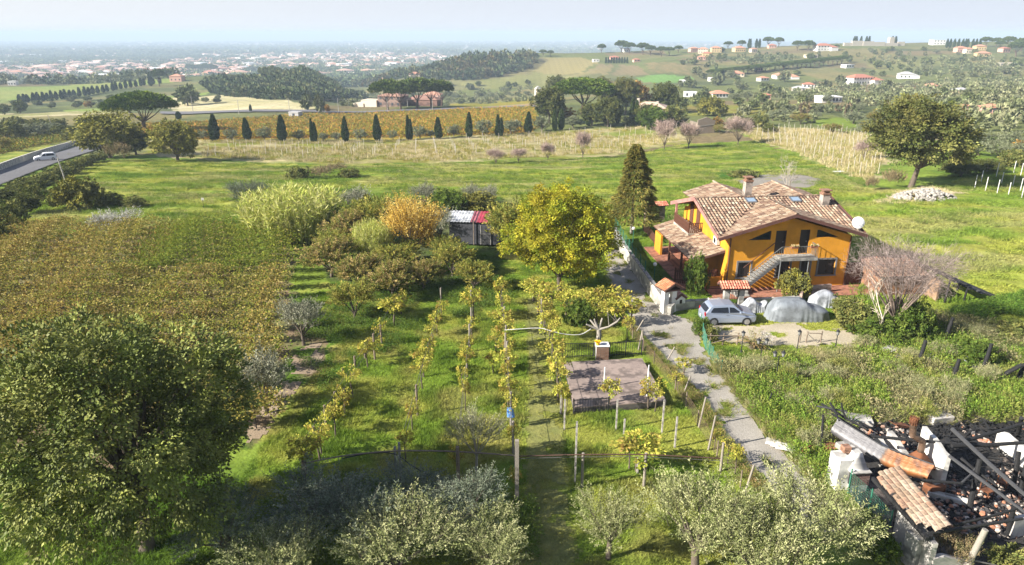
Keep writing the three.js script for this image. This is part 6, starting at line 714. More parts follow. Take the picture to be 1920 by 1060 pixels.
// ---------------------------------------------------------------- yard: lanterns, rustic fence, cycad, net fence
const lampAt = (x, y, top, two, label) => { const p = G(x, y), h = tall(p, top), t = thing('garden_lantern', label, 'lamp', p); part('pole', mg(rod(V(0, -0.1, 0), V(0, h - 0.3, 0), 0.035, 0.028, 8), cy(0.09, 0.05, 0.16, 8, 0, 0.06, 0)), MAT.iron, t); const lan = (x0, y0) => { const l = part('lantern', mg(cy(0.07, 0.12, 0.24, 6, x0, y0 + 0.12, 0)), std([0.25, 0.25, 0.24], 0.2), t); part('cap', mg(cy(0.16, 0.03, 0.12, 6, x0, y0 + 0.3, 0), cy(0.02, 0.01, 0.08, 6, x0, y0 + 0.39, 0), cy(0.09, 0.09, 0.02, 6, x0, y0 - 0.005, 0)), MAT.iron, l); }; if (two) { part('arm', beam(V(-0.25, h - 0.32, 0), V(0.25, h - 0.32, 0), 0.03, 0.03), MAT.iron, t); lan(-0.25, h - 0.3); lan(0.25, h - 0.3); } else lan(0, h - 0.3); };
lampAt(1390, 661, 622, 0, 'black garden lantern between the rustic fence and the spiky cycad'); lampAt(1424, 690, 636, 1, 'twin black garden lantern standing just before the cycad'); lampAt(1454, 718, 660, 1, 'twin black garden lantern in the weeds, lowest of the lanterns'); lampAt(1495, 655, 620, 0, 'black garden lantern at the yard edge by the wooden hurdle'); lampAt(1567, 651, 620, 0, 'black garden lantern at the yard edge, the one beneath the covered car');
{ const t = thing('rustic_fence', 'low rustic fence of grey poles between net fence and cycad', 'fence', G(1330, 648), 0.04); for (const x of [0, 0.9, 1.9]) part('post', rod(V(x, -0.1, 0), V(x + 0.05, 0.9, 0), 0.05, 0.04), MAT.wood, t); part('rail', rod(V(-0.2, 0.75, 0.05), V(2.1, 0.7, 0.05), 0.035), MAT.wood, t); part('rail', rod(V(0, 0.15, 0.05), V(1.9, 0.7, 0.08), 0.03), MAT.wood, t); }
{ const t = thing('wooden_hurdle', 'small wooden hurdle of crossed poles at the yard edge', 'fence', G(1511, 643), 0.02); for (const x of [-0.45, 0, 1.0]) part('post', rod(V(x, -0.1, 0), V(x + 0.04, 0.85, 0), 0.05, 0.04), MAT.wood, t); part('rail', rod(V(0, 0.75, 0.05), V(1.0, 0.7, 0.05), 0.03), MAT.wood, t); part('rail', rod(V(0, 0.7, 0.08), V(0.7, 0.1, 0.08), 0.03), MAT.paleBark, t); }
{ const L = new Leaves(); rnd = rng(202); for (let f = 0; f < 46; f++) { const a = f * 2.4, up = rr(0.35, 1.3), l = rr(0.9, 1.3), dx = Math.cos(a), dz = Math.sin(a), c = pick([[0.12, 0.12, 0.03], [0.22, 0.15, 0.06], [0.09, 0.1, 0.025], [0.26, 0.18, 0.09]]); for (let k = 0; k < 16; k++) { const u = (k + 1) / 16 * l, y = 0.3 + up * u - 0.55 * u * u; for (const s of [-1, 1]) L.add(dx * u, y, dz * u, dx * 0.6 - dz * s, 0.25, dz * 0.6 + dx * s, 0.2 * (1 - 0.5 * k / 16), 0.035, shade(c, rr(0.8, 1.2))); } } const t = thing('cycad', 'spiky brown-green cycad palm beside the lanterns on the yard edge', 'palm', G(1410, 654)); part('fronds', L.build(), MAT.dull, t); part('trunk', cy(0.22, 0.18, 0.4, 10, 0, 0.15, 0), MAT.bark, t); const w = thing('dead_plant', 'pale dried plant in front of the cycad', 'plant', G(1428, 652)); part('twigs', wispy({ seed: 5, rx: 0.5, ry: 0.4, cy: 0.4, shoots: 60, leaves: 700, shoot: 0.3, leaf: 0.09, pal: [[0.4, 0.38, 0.36], [0.3, 0.27, 0.25]] }).crown, MAT.dull, w); w.scale.setScalar(1.2); }
{ const pts = [[1313, 618], [1317, 636], [1323, 655], [1336, 676], [1352, 700]].map((p) => G(...p)), ls = ['green net fence section by the bushes at the yard entrance', 'green net fence section behind the rustic fence', 'green net fence section sinking into the weeds', 'last green net fence section lost in the weeds']; for (let i = 0; i < 4; i++) fenceRun('net_fence', ls[i], 'fence', pts[i], pts[i + 1], { gap: 1.0, h: 1.15 - i * 0.08, fill: netFill(1.05 - i * 0.1, 0.05, 0.11, std([0.12, 0.3, 0.22], 0.7)) }); }
// ---------------------------------------------------------------- shed
{ const a = atY(840, 415, 2.3), t = thing('shed', 'dark shed with a half white, half red sheet-metal roof in the thicket', 'shed', V(a.x, 0, a.z), -0.1), L = 4.6; const sheet1 = (x0, x1, m, lab) => { const n = 24, g = new THREE.PlaneGeometry(x1 - x0, 2.9, n, 1); g.rotateX(-Math.PI / 2); bend(g, (x, y, z) => [x + (x0 + x1) / 2, 2.75 - 0.28 * (z + 1.45) / 2.9 * 1.5 + 0.035 * Math.sin(x * 20), z - 1.2]); part('roof_sheet', fit(g), m, t, lab); }; const dbl = { side: THREE.DoubleSide }; sheet1(-0.2, 2.25, tex([0.66, 0.67, 0.68], T.dirty, 0.5, 0.5, 0.004, dbl), 'white metal roof sheet'); sheet1(2.3, 2.95, tex([0.36, 0.10, 0.12], T.dirty, 0.6, 0.5, 0.004, dbl), 'dark red roof strip'); sheet1(2.97, 5.5, tex([0.42, 0.045, 0.07], T.stain, 0.5, 0.5, 0.004, dbl), 'bright red metal roof sheet'); part('wall', mg(bx(5, 2.3, 0.08, 2.6, 1.15, 0), bx(0.08, 2.4, 2.4, 0.12, 1.2, -1.25), bx(0.08, 2.4, 2.4, 5.1, 1.2, -1.25), bx(5, 2.5, 0.08, 2.6, 1.25, -2.5)), tex([0.075, 0.075, 0.09], T.wood, 1, 0.8, 0.006), t); const d = part('door', bx(0.9, 1.9, 0.05, 3.8, 0.95, 0.07), MAT.charGrey, t); part('frame', mg(bx(0.06, 1.95, 0.05, 3.3, 1, 0.12), bx(0.06, 1.95, 0.05, 4.28, 1, 0.12), bx(0.9, 0.05, 0.05, 3.8, 1.1, 0.12)), MAT.concrete, d); part('post', mg(rod(V(2.6, 0, 0.2), V(2.6, 2.5, 0.2), 0.05)), MAT.wood, t); part('vent', fit(new THREE.SphereGeometry(0.15, 10, 8)).translate(4.05, 2.72, -0.9), MAT.white, t); }
// ---------------------------------------------------------------- concrete slab and what stands round it
{ const hS = 0.42, c = [[1057, 679], [1204, 672], [1250, 752], [1077, 765]].map((p) => atY(p[0], p[1], hS)), o = c[0], t = thing('concrete_slab', 'brown-grey concrete platform laid in large panels among the vines', 'concrete platform', V(o.x, 0, o.z)); const at2 = (s, q) => { const a = V().lerpVectors(c[0], c[1], s), b = V().lerpVectors(c[3], c[2], s); return V().lerpVectors(a, b, q).sub(V(o.x, 0, o.z)); };
  const prism = (pts, y0, y1, inset) => { const m = pts.reduce((s, p) => s.add(p), V()).multiplyScalar(1 / pts.length); const q = pts.map((p) => V().lerpVectors(p, m, inset / p.distanceTo(m))); const g = fit(new THREE.ExtrudeGeometry(new THREE.Shape(q.map((p) => new THREE.Vector2(p.x, -p.z))), { depth: y1 - y0, bevelEnabled: true, bevelSize: 0.008, bevelThickness: 0.008, bevelSegments: 1 })); g.rotateX(-Math.PI / 2); g.translate(0, y0, 0); return fit(g); };
  part('base', prism([at2(0, 0), at2(0, 1), at2(1, 1), at2(1, 0)], -0.1, hS - 0.04, 0.02), tex([0.13, 0.115, 0.105], T.dirty, 0.8), t); const ms = [[0.30, 0.23, 0.195], [0.265, 0.205, 0.175], [0.33, 0.255, 0.215]].map((k) => tex(k, T.dirty, 0.5, 0.9, 0.006)); for (let i = 0; i < 5; i++) for (let j = 0; j < 4; j++) part('panel', prism([at2(i / 5, j / 4), at2(i / 5, (j + 1) / 4), at2((i + 1) / 5, (j + 1) / 4), at2((i + 1) / 5, j / 4)], hS - 0.06, hS, 0.012), pick(ms), t); }
const barFill = (h) => (t, L) => { const l = []; for (let x = 0.06; x < L; x += 0.15) l.push(rod(V(x, 0.05, 0), V(x, h, 0), 0.012, 0.012, 4)); part('bars', mg(l), MAT.iron, t).userData.kind = 'stuff'; part('rail', mg(bx(L, 0.04, 0.03, L / 2, h - 0.04, 0), bx(L, 0.04, 0.03, L / 2, 0.18, 0)), MAT.iron, t); };
fenceRun('iron_railing', 'black iron railing on the vine side of the brick pillar', 'railing', G(1054, 673), G(1113, 672), { gap: 1.4, h: 1.15, pm: MAT.iron, fill: barFill(1.1) }); fenceRun('iron_railing', 'black iron railing between the brick pillar and the drive', 'railing', G(1142, 671), G(1203, 667), { gap: 1.4, h: 1.15, pm: MAT.iron, fill: barFill(1.1) });
fenceRun('iron_railing', 'low black railing along the near edge of the concrete slab', 'railing', G(1075, 778), G(1140, 774), { gap: 1.4, h: 1.0, pm: MAT.iron, fill: barFill(0.95) });
{ const t = thing('brick_pillar', 'square brick pillar with a white cap at the back of the slab', 'pillar', G(1128, 673), 0.03); const bm = [[0.34, 0.2, 0.13], [0.3, 0.16, 0.1], [0.4, 0.25, 0.17]].map((k) => tex(k, T.grain, 3, 0.9, 0.004)); part('core', bx(0.8, 0.98, 0.62, 0, 0.49, 0), MAT.concrete, t); for (let y = 0; y < 8; y++) for (let x = 0; x < 3; x++) part('brick', bx(0.255, 0.105, 0.02, -0.27 + x * 0.27 + (y % 2 ? 0.0 : 0.0), 0.07 + y * 0.12, 0.32), pick(bm), t); part('cap', rb(0.9, 0.07, 0.72, 0.02, 0, 1.02, 0), MAT.white, t); const p = thing('flower_pot', 'bright yellow potted plant on top of the brick pillar', 'potted plant', atY(1121, 647, 1.06)); part('pot', cy(0.1, 0.14, 0.16, 12, 0, 0.08, 0), std([0.6, 0.42, 0.03], 0.7), p); const L = new Leaves(); for (let i = 0; i < 120; i++) { const e = rdir(); L.add(e[0] * 0.1, 0.2, e[2] * 0.1, e[0], Math.abs(e[1]) + 0.3, e[2], 0.14, 0.08, pick([[0.75, 0.52, 0.02], [0.6, 0.42, 0.03]])); } part('flowers', L.build(), MAT.dull, p); }
{ const t = thing('pruned_tree', 'pale hard-pruned tree with thick cut limbs behind the brick pillar', 'tree', G(1120, 650)); const l = [], tp = [[0, 0, 0], [0.1, 0.9, 0], [0.05, 1.35, 0]]; l.push(rod(V(...tp[0]), V(...tp[1]), 0.2, 0.17, 8), rod(V(...tp[1]), V(...tp[2]), 0.17, 0.15, 8)); const br = [[-0.85, 1.75, 0.1], [-0.3, 2.1, 0.0], [-0.55, 1.9, -0.4], [0.75, 1.6, 0.15], [1.3, 1.95, 0.1], [1.5, 2.25, 0.1], [0.3, 2.1, -0.2]]; part('trunk', mg(l), MAT.paleBark, t); for (const b of br.slice(0, 4).concat([br[6]])) part('limb', rod(V(0.05, 1.3, 0), V(...b), 0.11, 0.06, 7), MAT.paleBark, t); part('limb', mg(rod(V(...br[3]), V(...br[4]), 0.08, 0.07, 7), rod(V(...br[4]), V(...br[5]), 0.07, 0.03, 6), rod(V(...br[4]), V(1.1, 2.5, 0.0), 0.05, 0.02, 6), rod(V(0.75, 1.6, 0.15), V(0.6, 2.9, -0.1), 0.03, 0.012, 5), rod(V(1.3, 1.95, 0.1), V(0.5, 2.75, 0.3), 0.03, 0.012, 5)), MAT.paleBark, t); t.scale.setScalar(0.95); }
{ const pt = (x, y, h) => atY(x, y, h), c = [pt(946, 619, 2.1), pt(1016, 616, 2.1), pt(1030, 620, 2.0), pt(1060, 627, 1.7), pt(1090, 627, 1.6), pt(1108, 617, 1.8)], o = c[0].clone(), t = thing('white_cable', 'white cable strung from the tall vine row to the pruned tree', 'cable', o); part('strand', tube(c.map((p) => p.sub(o)), 0.028, 40), MAT.white, t); }
{ const c = [[575, 868, 1.5], [640, 856, 1.8], [700, 849, 1.9], [745, 846, 1.9], [850, 847, 1.9], [970, 855, 1.8]].map((p) => atY(...p)), o = c[0].clone(), t = thing('pipe_rail', 'long grey and rusty pipe laid across the post tops, oak side of the mown path', 'pipe', o); part('pipe', tube(c.map((p) => p.sub(o)), 0.035, 40), MAT.wood, t); const b = [[640, 860, 1.7], [700, 850, 1.75], [740, 852, 1.7], [770, 872, 1.4], [790, 884, 1.2]].map((p) => atY(...p).sub(o)); part('hose', tube(b, 0.03, 30), MAT.iron, t, 'black hose hanging from the pipe'); }
{ const c = [[970, 856, 1.8], [1090, 853, 2.0], [1207, 853, 2.0], [1351, 860, 1.9]].map((p) => atY(...p)), o = c[0].clone(), t = thing('pipe_rail', 'long rusty pipe across the post tops, drive side of the mown path', 'pipe', o); part('pipe', tube(c.map((p) => V().subVectors(p, o)), 0.03, 40), tex([0.10, 0.05, 0.03], T.dirty, 2, 0.85), t); part('wire', tube(c.map((p) => V().subVectors(p, o).add(V(0, -0.09, 0.05))), 0.014, 40, 4), MAT.wire, t); }
const postAt = (list, label, group, mat, r = 0.06, sq) => list.forEach(([x, y, t, dx = 0], i) => { const p = G(x, y), h = tall(p, t), top = V((dx * depth(p)) / F, h, 0); const o = thing('vine_post', label, 'post', p, 0, group); part('shaft', sq ? beam(V(0, -0.3, 0), top, r * 1.6, r * 1.6) : rod(V(0, -0.3, 0), top, r, r * 0.9, 8), mat, o); });
MAT.pale = tex([0.52, 0.48, 0.42], T.dirty, 1.5, 0.9, 0.006);
postAt([[1078, 906, 791], [1058, 690 + 116, 749], [1051, 777, 723], [1195, 888, 847], [1168, 847, 786], [1155, 807, 750], [1241, 813, 750], [1265, 840, 782]], 'pale concrete vine post standing in the plot before the slab', 'concrete vine posts of the plot before the slab', MAT.pale, 0.05, true);
postAt([[1091, 917, 850], [1207, 915, 850], [1351, 884, 831]], 'weathered post carrying the rusty pipe', 'weathered posts under the rusty pipe', MAT.post, 0.07);
postAt([[969, 945, 826]], 'thick double post beside the mown path where both pipes meet', null, MAT.post, 0.11, true); postAt([[744, 905, 838], [752, 900, 830]], 'grey post of the pair under the long grey pipe', 'pair of grey posts under the grey pipe', MAT.concrete, 0.06, true); postAt([[860, 915, 838], [571, 893, 862]], 'bark-covered stake under the long grey pipe', 'stakes under the grey pipe', MAT.wood, 0.09);
postAt([[1132, 739, 689], [1212, 755, 685], [1141, 768, 723]], 'white post standing on the near part of the concrete slab', 'white posts on the slab', MAT.white, 0.045);
postAt([[1309, 802, 745, 9], [1327, 845, 780, 8], [1395, 925, 872, 12], [1280, 737, 705, 12], [1245, 680, 651, 18], [1196, 657, 622, 6], [1206, 658, 619, -4], [1187, 626, 600, 18]], 'leaning grey post of the wire fence along the drive', 'leaning posts of the wire fence', MAT.post, 0.055);
postAt([[884, 606, 545], [881, 660, 608], [876, 700, 655], [946, 625, 575], [949, 660, 610], [951, 700, 640], [954, 730, 670], [958, 800, 735], [962, 850, 790], [827, 565, 540], [948, 690, 625], [1000, 560, 525], [1015, 612, 560]], 'grey wooden vine post in the rows of the sunny lawn', 'grey vine posts in the lawn rows', MAT.post, 0.065);
postAt([[703, 675, 626], [685, 675, 645], [716, 652, 610], [666, 690, 668], [643, 705, 690], [783, 780, 722], [646, 745, 728], [612, 805, 760], [590, 830, 800], [630, 770, 735]], 'short dark vine stake beside the sandy path', 'short vine stakes beside the sandy path', MAT.wood, 0.07);
postAt([[489, 648, 606], [455, 663, 642], [500, 600, 590]], 'white post at the edge of the dense vineyard', 'white posts at the dense vineyard', MAT.white, 0.07, true);
{ const t = thing('blue_bag', 'blue bag hanging on a post of the tall vine row', 'bag', atY(957, 774, 1.0)); part('bag', bend(fit(new RoundedBoxGeometry(0.34, 0.62, 0.22, 4, 0.1)), (x, y, z) => [x * (1.1 - y * 0.5) + 0.03 * Math.sin(y * 20), y, z * (1 - y * 0.4)]), std([0.10, 0.24, 0.6], 0.6), t); part('strap', tube([V(-0.08, 0.28, 0), V(0, 0.5, 0), V(0.08, 0.28, 0)], 0.015, 10), MAT.iron, t); }
{ const pts = [[1168, 602], [1186, 636], [1226, 684], [1266, 732], [1308, 798], [1344, 858], [1388, 915]].map((p) => G(...p)), ls = ['rusty wire fence section along the drive, beside the pergola vines', 'rusty wire fence section along the drive, behind the brick pillar', 'rusty wire fence section along the drive, level with the slab', 'rusty wire fence section along the drive, past the near slab corner', 'rusty wire fence section along the drive, by the leaning posts', 'rusty wire fence section along the drive, ending at the olive clump']; for (let i = 0; i < 6; i++) fenceRun('wire_fence', ls[i], 'fence', pts[i], pts[i + 1], { gap: 2.4, h: 0.95, pm: MAT.wood, fill: netFill(0.85, 0.03, 0.16, std([0.2, 0.13, 0.09], 0.8), 0.004) }); }
// retaining wall, poles by the road
{ const pts = [[-40, 334], [0, 321], [30, 309], [62, 297], [95, 286], [125, 277], [145, 270]].map((p) => G(...p)); const t = thing('retaining_wall', 'grey concrete retaining wall along the country road', 'wall', pts[0]); for (let i = 0; i < 6; i++) { const a = V().subVectors(pts[i], pts[0]), b = V().subVectors(pts[i + 1], pts[0]); part('wall_section', beam(a.clone().add(V(0, 0.3, 0)), b.clone().add(V(0, 0.3, 0)), 0.4 + 0.01 * (i % 2), 2.2 + 0.01 * (i % 2)), MAT.plaster, t); } }
const pole = (x, y, t2, dx, label, m = MAT.pale, r = 0.13) => { const p = G(x, y), h = tall(p, t2), t = thing('utility_pole', label, 'pole', p); part('shaft', rod(V(0, -0.3, 0), V((dx * depth(p)) / F, h, 0), r, r * 0.7, 10), m, t); part('cap', fit(new THREE.SphereGeometry(r * 0.75, 8, 6)).translate((dx * depth(p)) / F, h, 0), m, t); };
pole(125, 346, 297, -7, 'leaning white concrete pole beside the rounded yellow-green bush'); pole(102, 249, 216, -6, 'white concrete pole leaning among the scrub beyond the road');
for (const [x, y, t, l] of [[448, 214, 187, 'thin power pole on the pale field beside the main road'], [362, 212, 180, 'thin power pole left of the cedar on the pale field'], [543, 212, 184, 'thin power pole at the edge of the pale field by the cypresses'], [635, 212, 184, 'thin power pole beside the tall poplar trees'], [727, 212, 186, 'thin power pole before the villa terrace'], [811, 208, 184, 'thin power pole past the villa pines'], [764, 200, 188, 'thin power pole in front of the villa wall']]) pole(x, y, t, 0, l, MAT.pale, 0.14);
{ const a = G(365, 213), b = G(812, 209), t = thing('power_line', 'thin power line strung along the main road between the poles', 'power line', a), d = V().subVectors(b, a); const pts = []; for (let i = 0; i <= 30; i++) { const u = i / 30; pts.push(V(d.x * u, d.y * u + 6.2 - 0.7 * Math.abs(Math.sin(u * Math.PI * 5)), d.z * u)); } part('wire', tube(pts, 0.05, 90, 4), MAT.wire, t); }
// stone heap
{ const c = G(1735, 372), t = thing('stone_heap', 'heap of pale building stones at the foot of the large oak', 'stone heap', c); const l = []; rnd = rng(205); for (let i = 0; i < 420; i++) { const a = rr(0, 6.28), q = Math.sqrt(rnd()), x = Math.cos(a) * q * 4.1, z = Math.sin(a) * q * 2.6, h = 1.35 * Math.pow(1 - q, 0.7) * (0.8 + 0.4 * vn(x * 0.7, z)); const g = new THREE.IcosahedronGeometry(rr(0.14, 0.34), 0); g.scale(1, rr(0.5, 0.8), rr(0.6, 1)); const k = rr(0.75, 1.2); l.push(tint(put(fit(g), x, h, z, rr(0, 6), rr(0, 6), 0), [0.34 * k, 0.31 * k, 0.27 * k])); } part('stones', mg(l), MAT.vc, t).userData.kind = 'stuff'; }
{ const t = thing('field_sign', 'small white notice on a stake in the meadow hedge', 'sign', G(382, 392), 0.1); part('stake', rod(V(0, -0.1, 0), V(0, 1.2, 0), 0.03), MAT.iron, t); part('board', bx(0.35, 0.3, 0.03, 0, 1.3, 0), MAT.white, t); }
{ const t = thing('white_stone', 'flat white stone slab lying in the meadow near the stone heap', 'stone', G(1573, 324), 0.2); part('block', rb(2.0, 0.3, 0.8, 0.08, 0, 0.15, 0), MAT.white, t); part('chip', rb(0.6, 0.25, 0.5, 0.08, 1.1, 0.1, 0.4), MAT.concrete, t); }

// ---------------------------------------------------------------- the burnt ruin
rnd = rng(301);
sheet('ash_floor', [[1592, 935], [1568, 868], [1545, 800], [1600, 772], [1700, 762], [1790, 778], [1990, 800], [1990, 1090], [1740, 1062], [1660, 990]], 0.2, 0.04, std([1.4, 1.4, 1.4], 0.95, { vertexColors: true, map: T.grain, bumpMap: T.grain, bumpScale: 0.05 }), (x, z) => three([0.03, 0.027, 0.025], [0.15, 0.12, 0.10], smoothstep(fbm(x * 0.9, z * 0.9, 4), 0.45, 0.72)), 0.2);
MAT.sooty = tex([0.58, 0.54, 0.49], T.dirty, 0.45, 0.9, 0.012); MAT.brightWall = tex([0.78, 0.75, 0.69], T.dirty, 0.45, 0.9, 0.012);
{
  const O = V(...atY(1740, 950, 0)), t = thing('burnt_ruin', 'burnt-out house ruin with broken white walls and charred roof beams', 'ruin', O); const L = (x, y, h) => atY(x, y, h).sub(O);
  const wall = (a, b, h0, h1, w, m, lab) => { // broken wall from a to b, its top stepping down
    const d = V().subVectors(b, a), n = Math.max(2, Math.round(d.length() / 0.45)), sh = [[0, -0.1]]; for (let i = n; i >= 0; i--) sh.push([d.length() * i / n, lerp(h0, h1, i / n) + rr(-0.09, 0.09)]); sh.splice(1, 0, [d.length(), -0.1]); const g = poly(sh, w, 0); put(g, 0, 0, -w / 2); put(g, 0, 0, 0, 0, Math.atan2(-d.z, d.x), 0); put(g, a.x, 0, a.z); part('wall', g, m, t, lab);
  };
  wall(L(1719, 868, 0), L(1764, 922, 0), 2.0, 1.9, 0.22, MAT.brightWall); wall(L(1868, 838, 0), L(1935, 896, 0), 1.0, 1.3, 0.24, MAT.brightWall); wall(L(1676, 1012, 0), L(1738, 1088, 0), 1.75, 1.8, 0.22, MAT.sooty); wall(L(1738, 1086, 0), L(1800, 1075, 0), 1.1, 0.8, 0.22, MAT.sooty); wall(L(1655, 880, 0), L(1640, 850, 0), 1.2, 1.0, 0.2, MAT.sooty); wall(L(1890, 1010, 0), L(1990, 985, 0), 1.0, 0.9, 0.2, MAT.sooty); wall(L(1660, 850, 0), L(1700, 880, 0), 1.25, 0.7, 0.3, MAT.sooty);
  const bm = (p, q, r, m = MAT.char, nm = 'charred_beam') => { const a = L(...p), b = L(...q), mid = V().lerpVectors(a, b, 0.5); mid.y += rr(-0.05, 0.05); mid.x += rr(-0.05, 0.05); r *= 0.8; part(nm, mg(rod(a, mid, r, r * rr(0.85, 1.05), 7), rod(mid, b, r, r * 0.8, 7)), m, t); };
  bm([1635, 818, 1.9], [1795, 832, 2.0], 0.10); bm([1785, 836, 2.0], [1940, 829, 2.0], 0.12); bm([1812, 826, 2.1], [1945, 787, 2.2], 0.11); bm([1786, 805, 2.6], [1940, 944, 2.4], 0.12, MAT.charGrey); bm([1781, 856, 1.9], [1925, 963, 1.8], 0.10, MAT.charGrey); bm([1803, 860, 1.9], [1870, 912, 1.6], 0.09); bm([1804, 906, 1.7], [1834, 874, 1.9], 0.07, MAT.charGrey); bm([1694, 898, 1.8], [1805, 907, 1.7], 0.09); bm([1738, 1001, 1.9], [1918, 973, 1.9], 0.085); bm([1790, 985, 1.7], [1930, 948, 1.8], 0.07);
  bm([1541, 758, 2.0], [1627, 806, 1.7], 0.08); bm([1560, 776, 1.9], [1640, 826, 1.5], 0.07); bm([1532, 762, 2.0], [1588, 772, 2.0], 0.06, MAT.charGrey); bm([1586, 783, 1.9], [1578, 756, 2.6], 0.07); bm([1557, 756, 2.2], [1574, 790, 2.0], 0.07); bm([1745, 753, 0.4], [1660, 795, 0.4], 0.08); bm([1722, 752, 0.3], [1786, 766, 0.5], 0.10, MAT.charGrey); bm([1770, 750, 0.4], [1808, 800, 0.3], 0.06, MAT.wood); bm([1640, 792, 0.2], [1690, 800, 0.3], 0.07); bm([1690, 940, 0.2], [1790, 955, 0.2], 0.07); bm([1850, 905, 0.3], [1900, 945, 0.2], 0.07); bm([1660, 798, 0.3], [1700, 822, 0.3], 0.07); bm([1780, 880, 0.15], [1840, 900, 0.15], 0.06);
  const ps = (x, y, x2, y2, h, r, m = MAT.char) => { const a = L(x, y, -0.1), b = L(x2, y2, h); part('charred_post', rod(a, b, r, r * 0.9, 8), m, t); };
  ps(1770, 905, 1778, 826, 2.0, 0.14); ps(1815, 968, 1838, 862, 2.4, 0.12); ps(1898, 930, 1911, 848, 2.0, 0.11); ps(1538, 868, 1544, 778, 2.1, 0.07); ps(1737, 1082, 1745, 1003, 1.9, 0.11); ps(1888, 1010, 1902, 950, 1.7, 0.1); ps(1912, 935, 1924, 872, 1.6, 0.1); ps(1675, 1010, 1684, 938, 1.8, 0.08); ps(1908, 820, 1916, 784, 2.0, 0.11);
  // tiled roof fragment: every tile on its own
  const c = [[1638, 893, 2.0], [1688, 880, 2.35], [1780, 984, 2.35], [1738, 1003, 2.0]].map((p) => L(...p)); const at2 = (s, q) => V().lerpVectors(V().lerpVectors(c[0], c[1], s), V().lerpVectors(c[3], c[2], s), q); const tileM = TILE.slice(0, 2).concat([[0.38, 0.26, 0.18], [0.33, 0.2, 0.13], [0.44, 0.33, 0.24]]).map((k) => tex(k, T.dirty, 3, 0.85, 0.004, { side: THREE.DoubleSide }));
  const rf = part('roof_deck', mg(beam(at2(0.02, -0.01).add(V(0, -0.16, 0)), at2(0.02, 1.02).add(V(0, -0.16, 0)), 0.12, 0.16), beam(at2(0.95, 0).add(V(0, -0.16, 0)), at2(0.95, 0.9).add(V(0, -0.16, 0)), 0.1, 0.12), [0.2, 0.5, 0.8].map((q) => beam(at2(0, q).add(V(0, -0.1, 0)), at2(1, q).add(V(0, -0.1, 0)), 0.08, 0.08))), MAT.char, t);
  const half = (() => { const l = []; barrel(l, V(), V(1, 0, 0), V(0, 0, 1), V(0, 1, 0), 0, -0.26, 0.3, 0.52, [1, 1, 1], 6); return fit(joinRaw(l)); })();
  const ax = V().subVectors(c[0], c[1]).normalize(), az = V().subVectors(c[3], c[0]).normalize(); for (let j = 0; j < 12; j++) for (let i = 0; i < 5; i++) { if ((i === 4 && j > 9) || (i === 4 && j < 1) || (i > 2 && j === 11) || (i === 4 && (j === 4 || j === 7))) continue; const m = part('roof_tile', half, pick(tileM), rf), p = at2(0.92 - i * 0.2, (j + 0.5) / 12), b = new THREE.Matrix4(), n = V().crossVectors(ax, az).multiplyScalar(-1); if (n.y < 0) n.negate(); const sx = V().crossVectors(n, ax).normalize(); b.makeBasis(sx.negate(), n, ax); m.quaternion.setFromRotationMatrix(b).multiply(new THREE.Quaternion().setFromEuler(new THREE.Euler(rr(-0.05, 0.05), rr(-0.06, 0.06), rr(-0.04, 0.04)))); m.position.copy(p).add(V(0, rr(-0.015, 0.02), 0)); m.scale.set(1.05, 1, 0.95); }
}
{ // masonry barbecue
  const p = G(1592, 922), t = thing('masonry_barbecue', 'white masonry barbecue with a flared hood at the ruin corner', 'barbecue', p, 0.1); t.scale.setScalar(0.86); part('wall', rb(0.75, 1.9, 1.0, 0.03, -0.35, 0.95, -0.6), MAT.brightWall, t); const hood = fit(new THREE.CylinderGeometry(0.30, 0.72, 0.95, 4, 1)); part('hood', put(hood, 0.32, 1.75, -0.45, 0, Math.PI / 4, 0), MAT.brightWall, t); part('shelf', rb(1.1, 0.08, 1.1, 0.02, 0.4, 1.27, -0.3), MAT.concrete, t); part('block', bx(1.0, 0.42, 0.9, 0.42, 0.25, -0.3), MAT.concrete, t); const bm = [[0.32, 0.2, 0.17], [0.36, 0.24, 0.2], [0.28, 0.17, 0.14]].map((k) => tex(k, T.grain, 3, 0.9, 0.004)); part('firebox', bx(1.02, 0.7, 0.85, 0.42, 0.82, -0.3), MAT.char, t); for (let y = 0; y < 5; y++) for (let x = 0; x < 4; x++) part('brick', bx(0.245, 0.12, 0.03, 0.03 + x * 0.26, 0.53 + y * 0.14, 0.14), pick(bm), t); part('chimney', rb(0.42, 0.35, 0.42, 0.02, -0.1, 2.2, -0.75), MAT.brick, t);
}
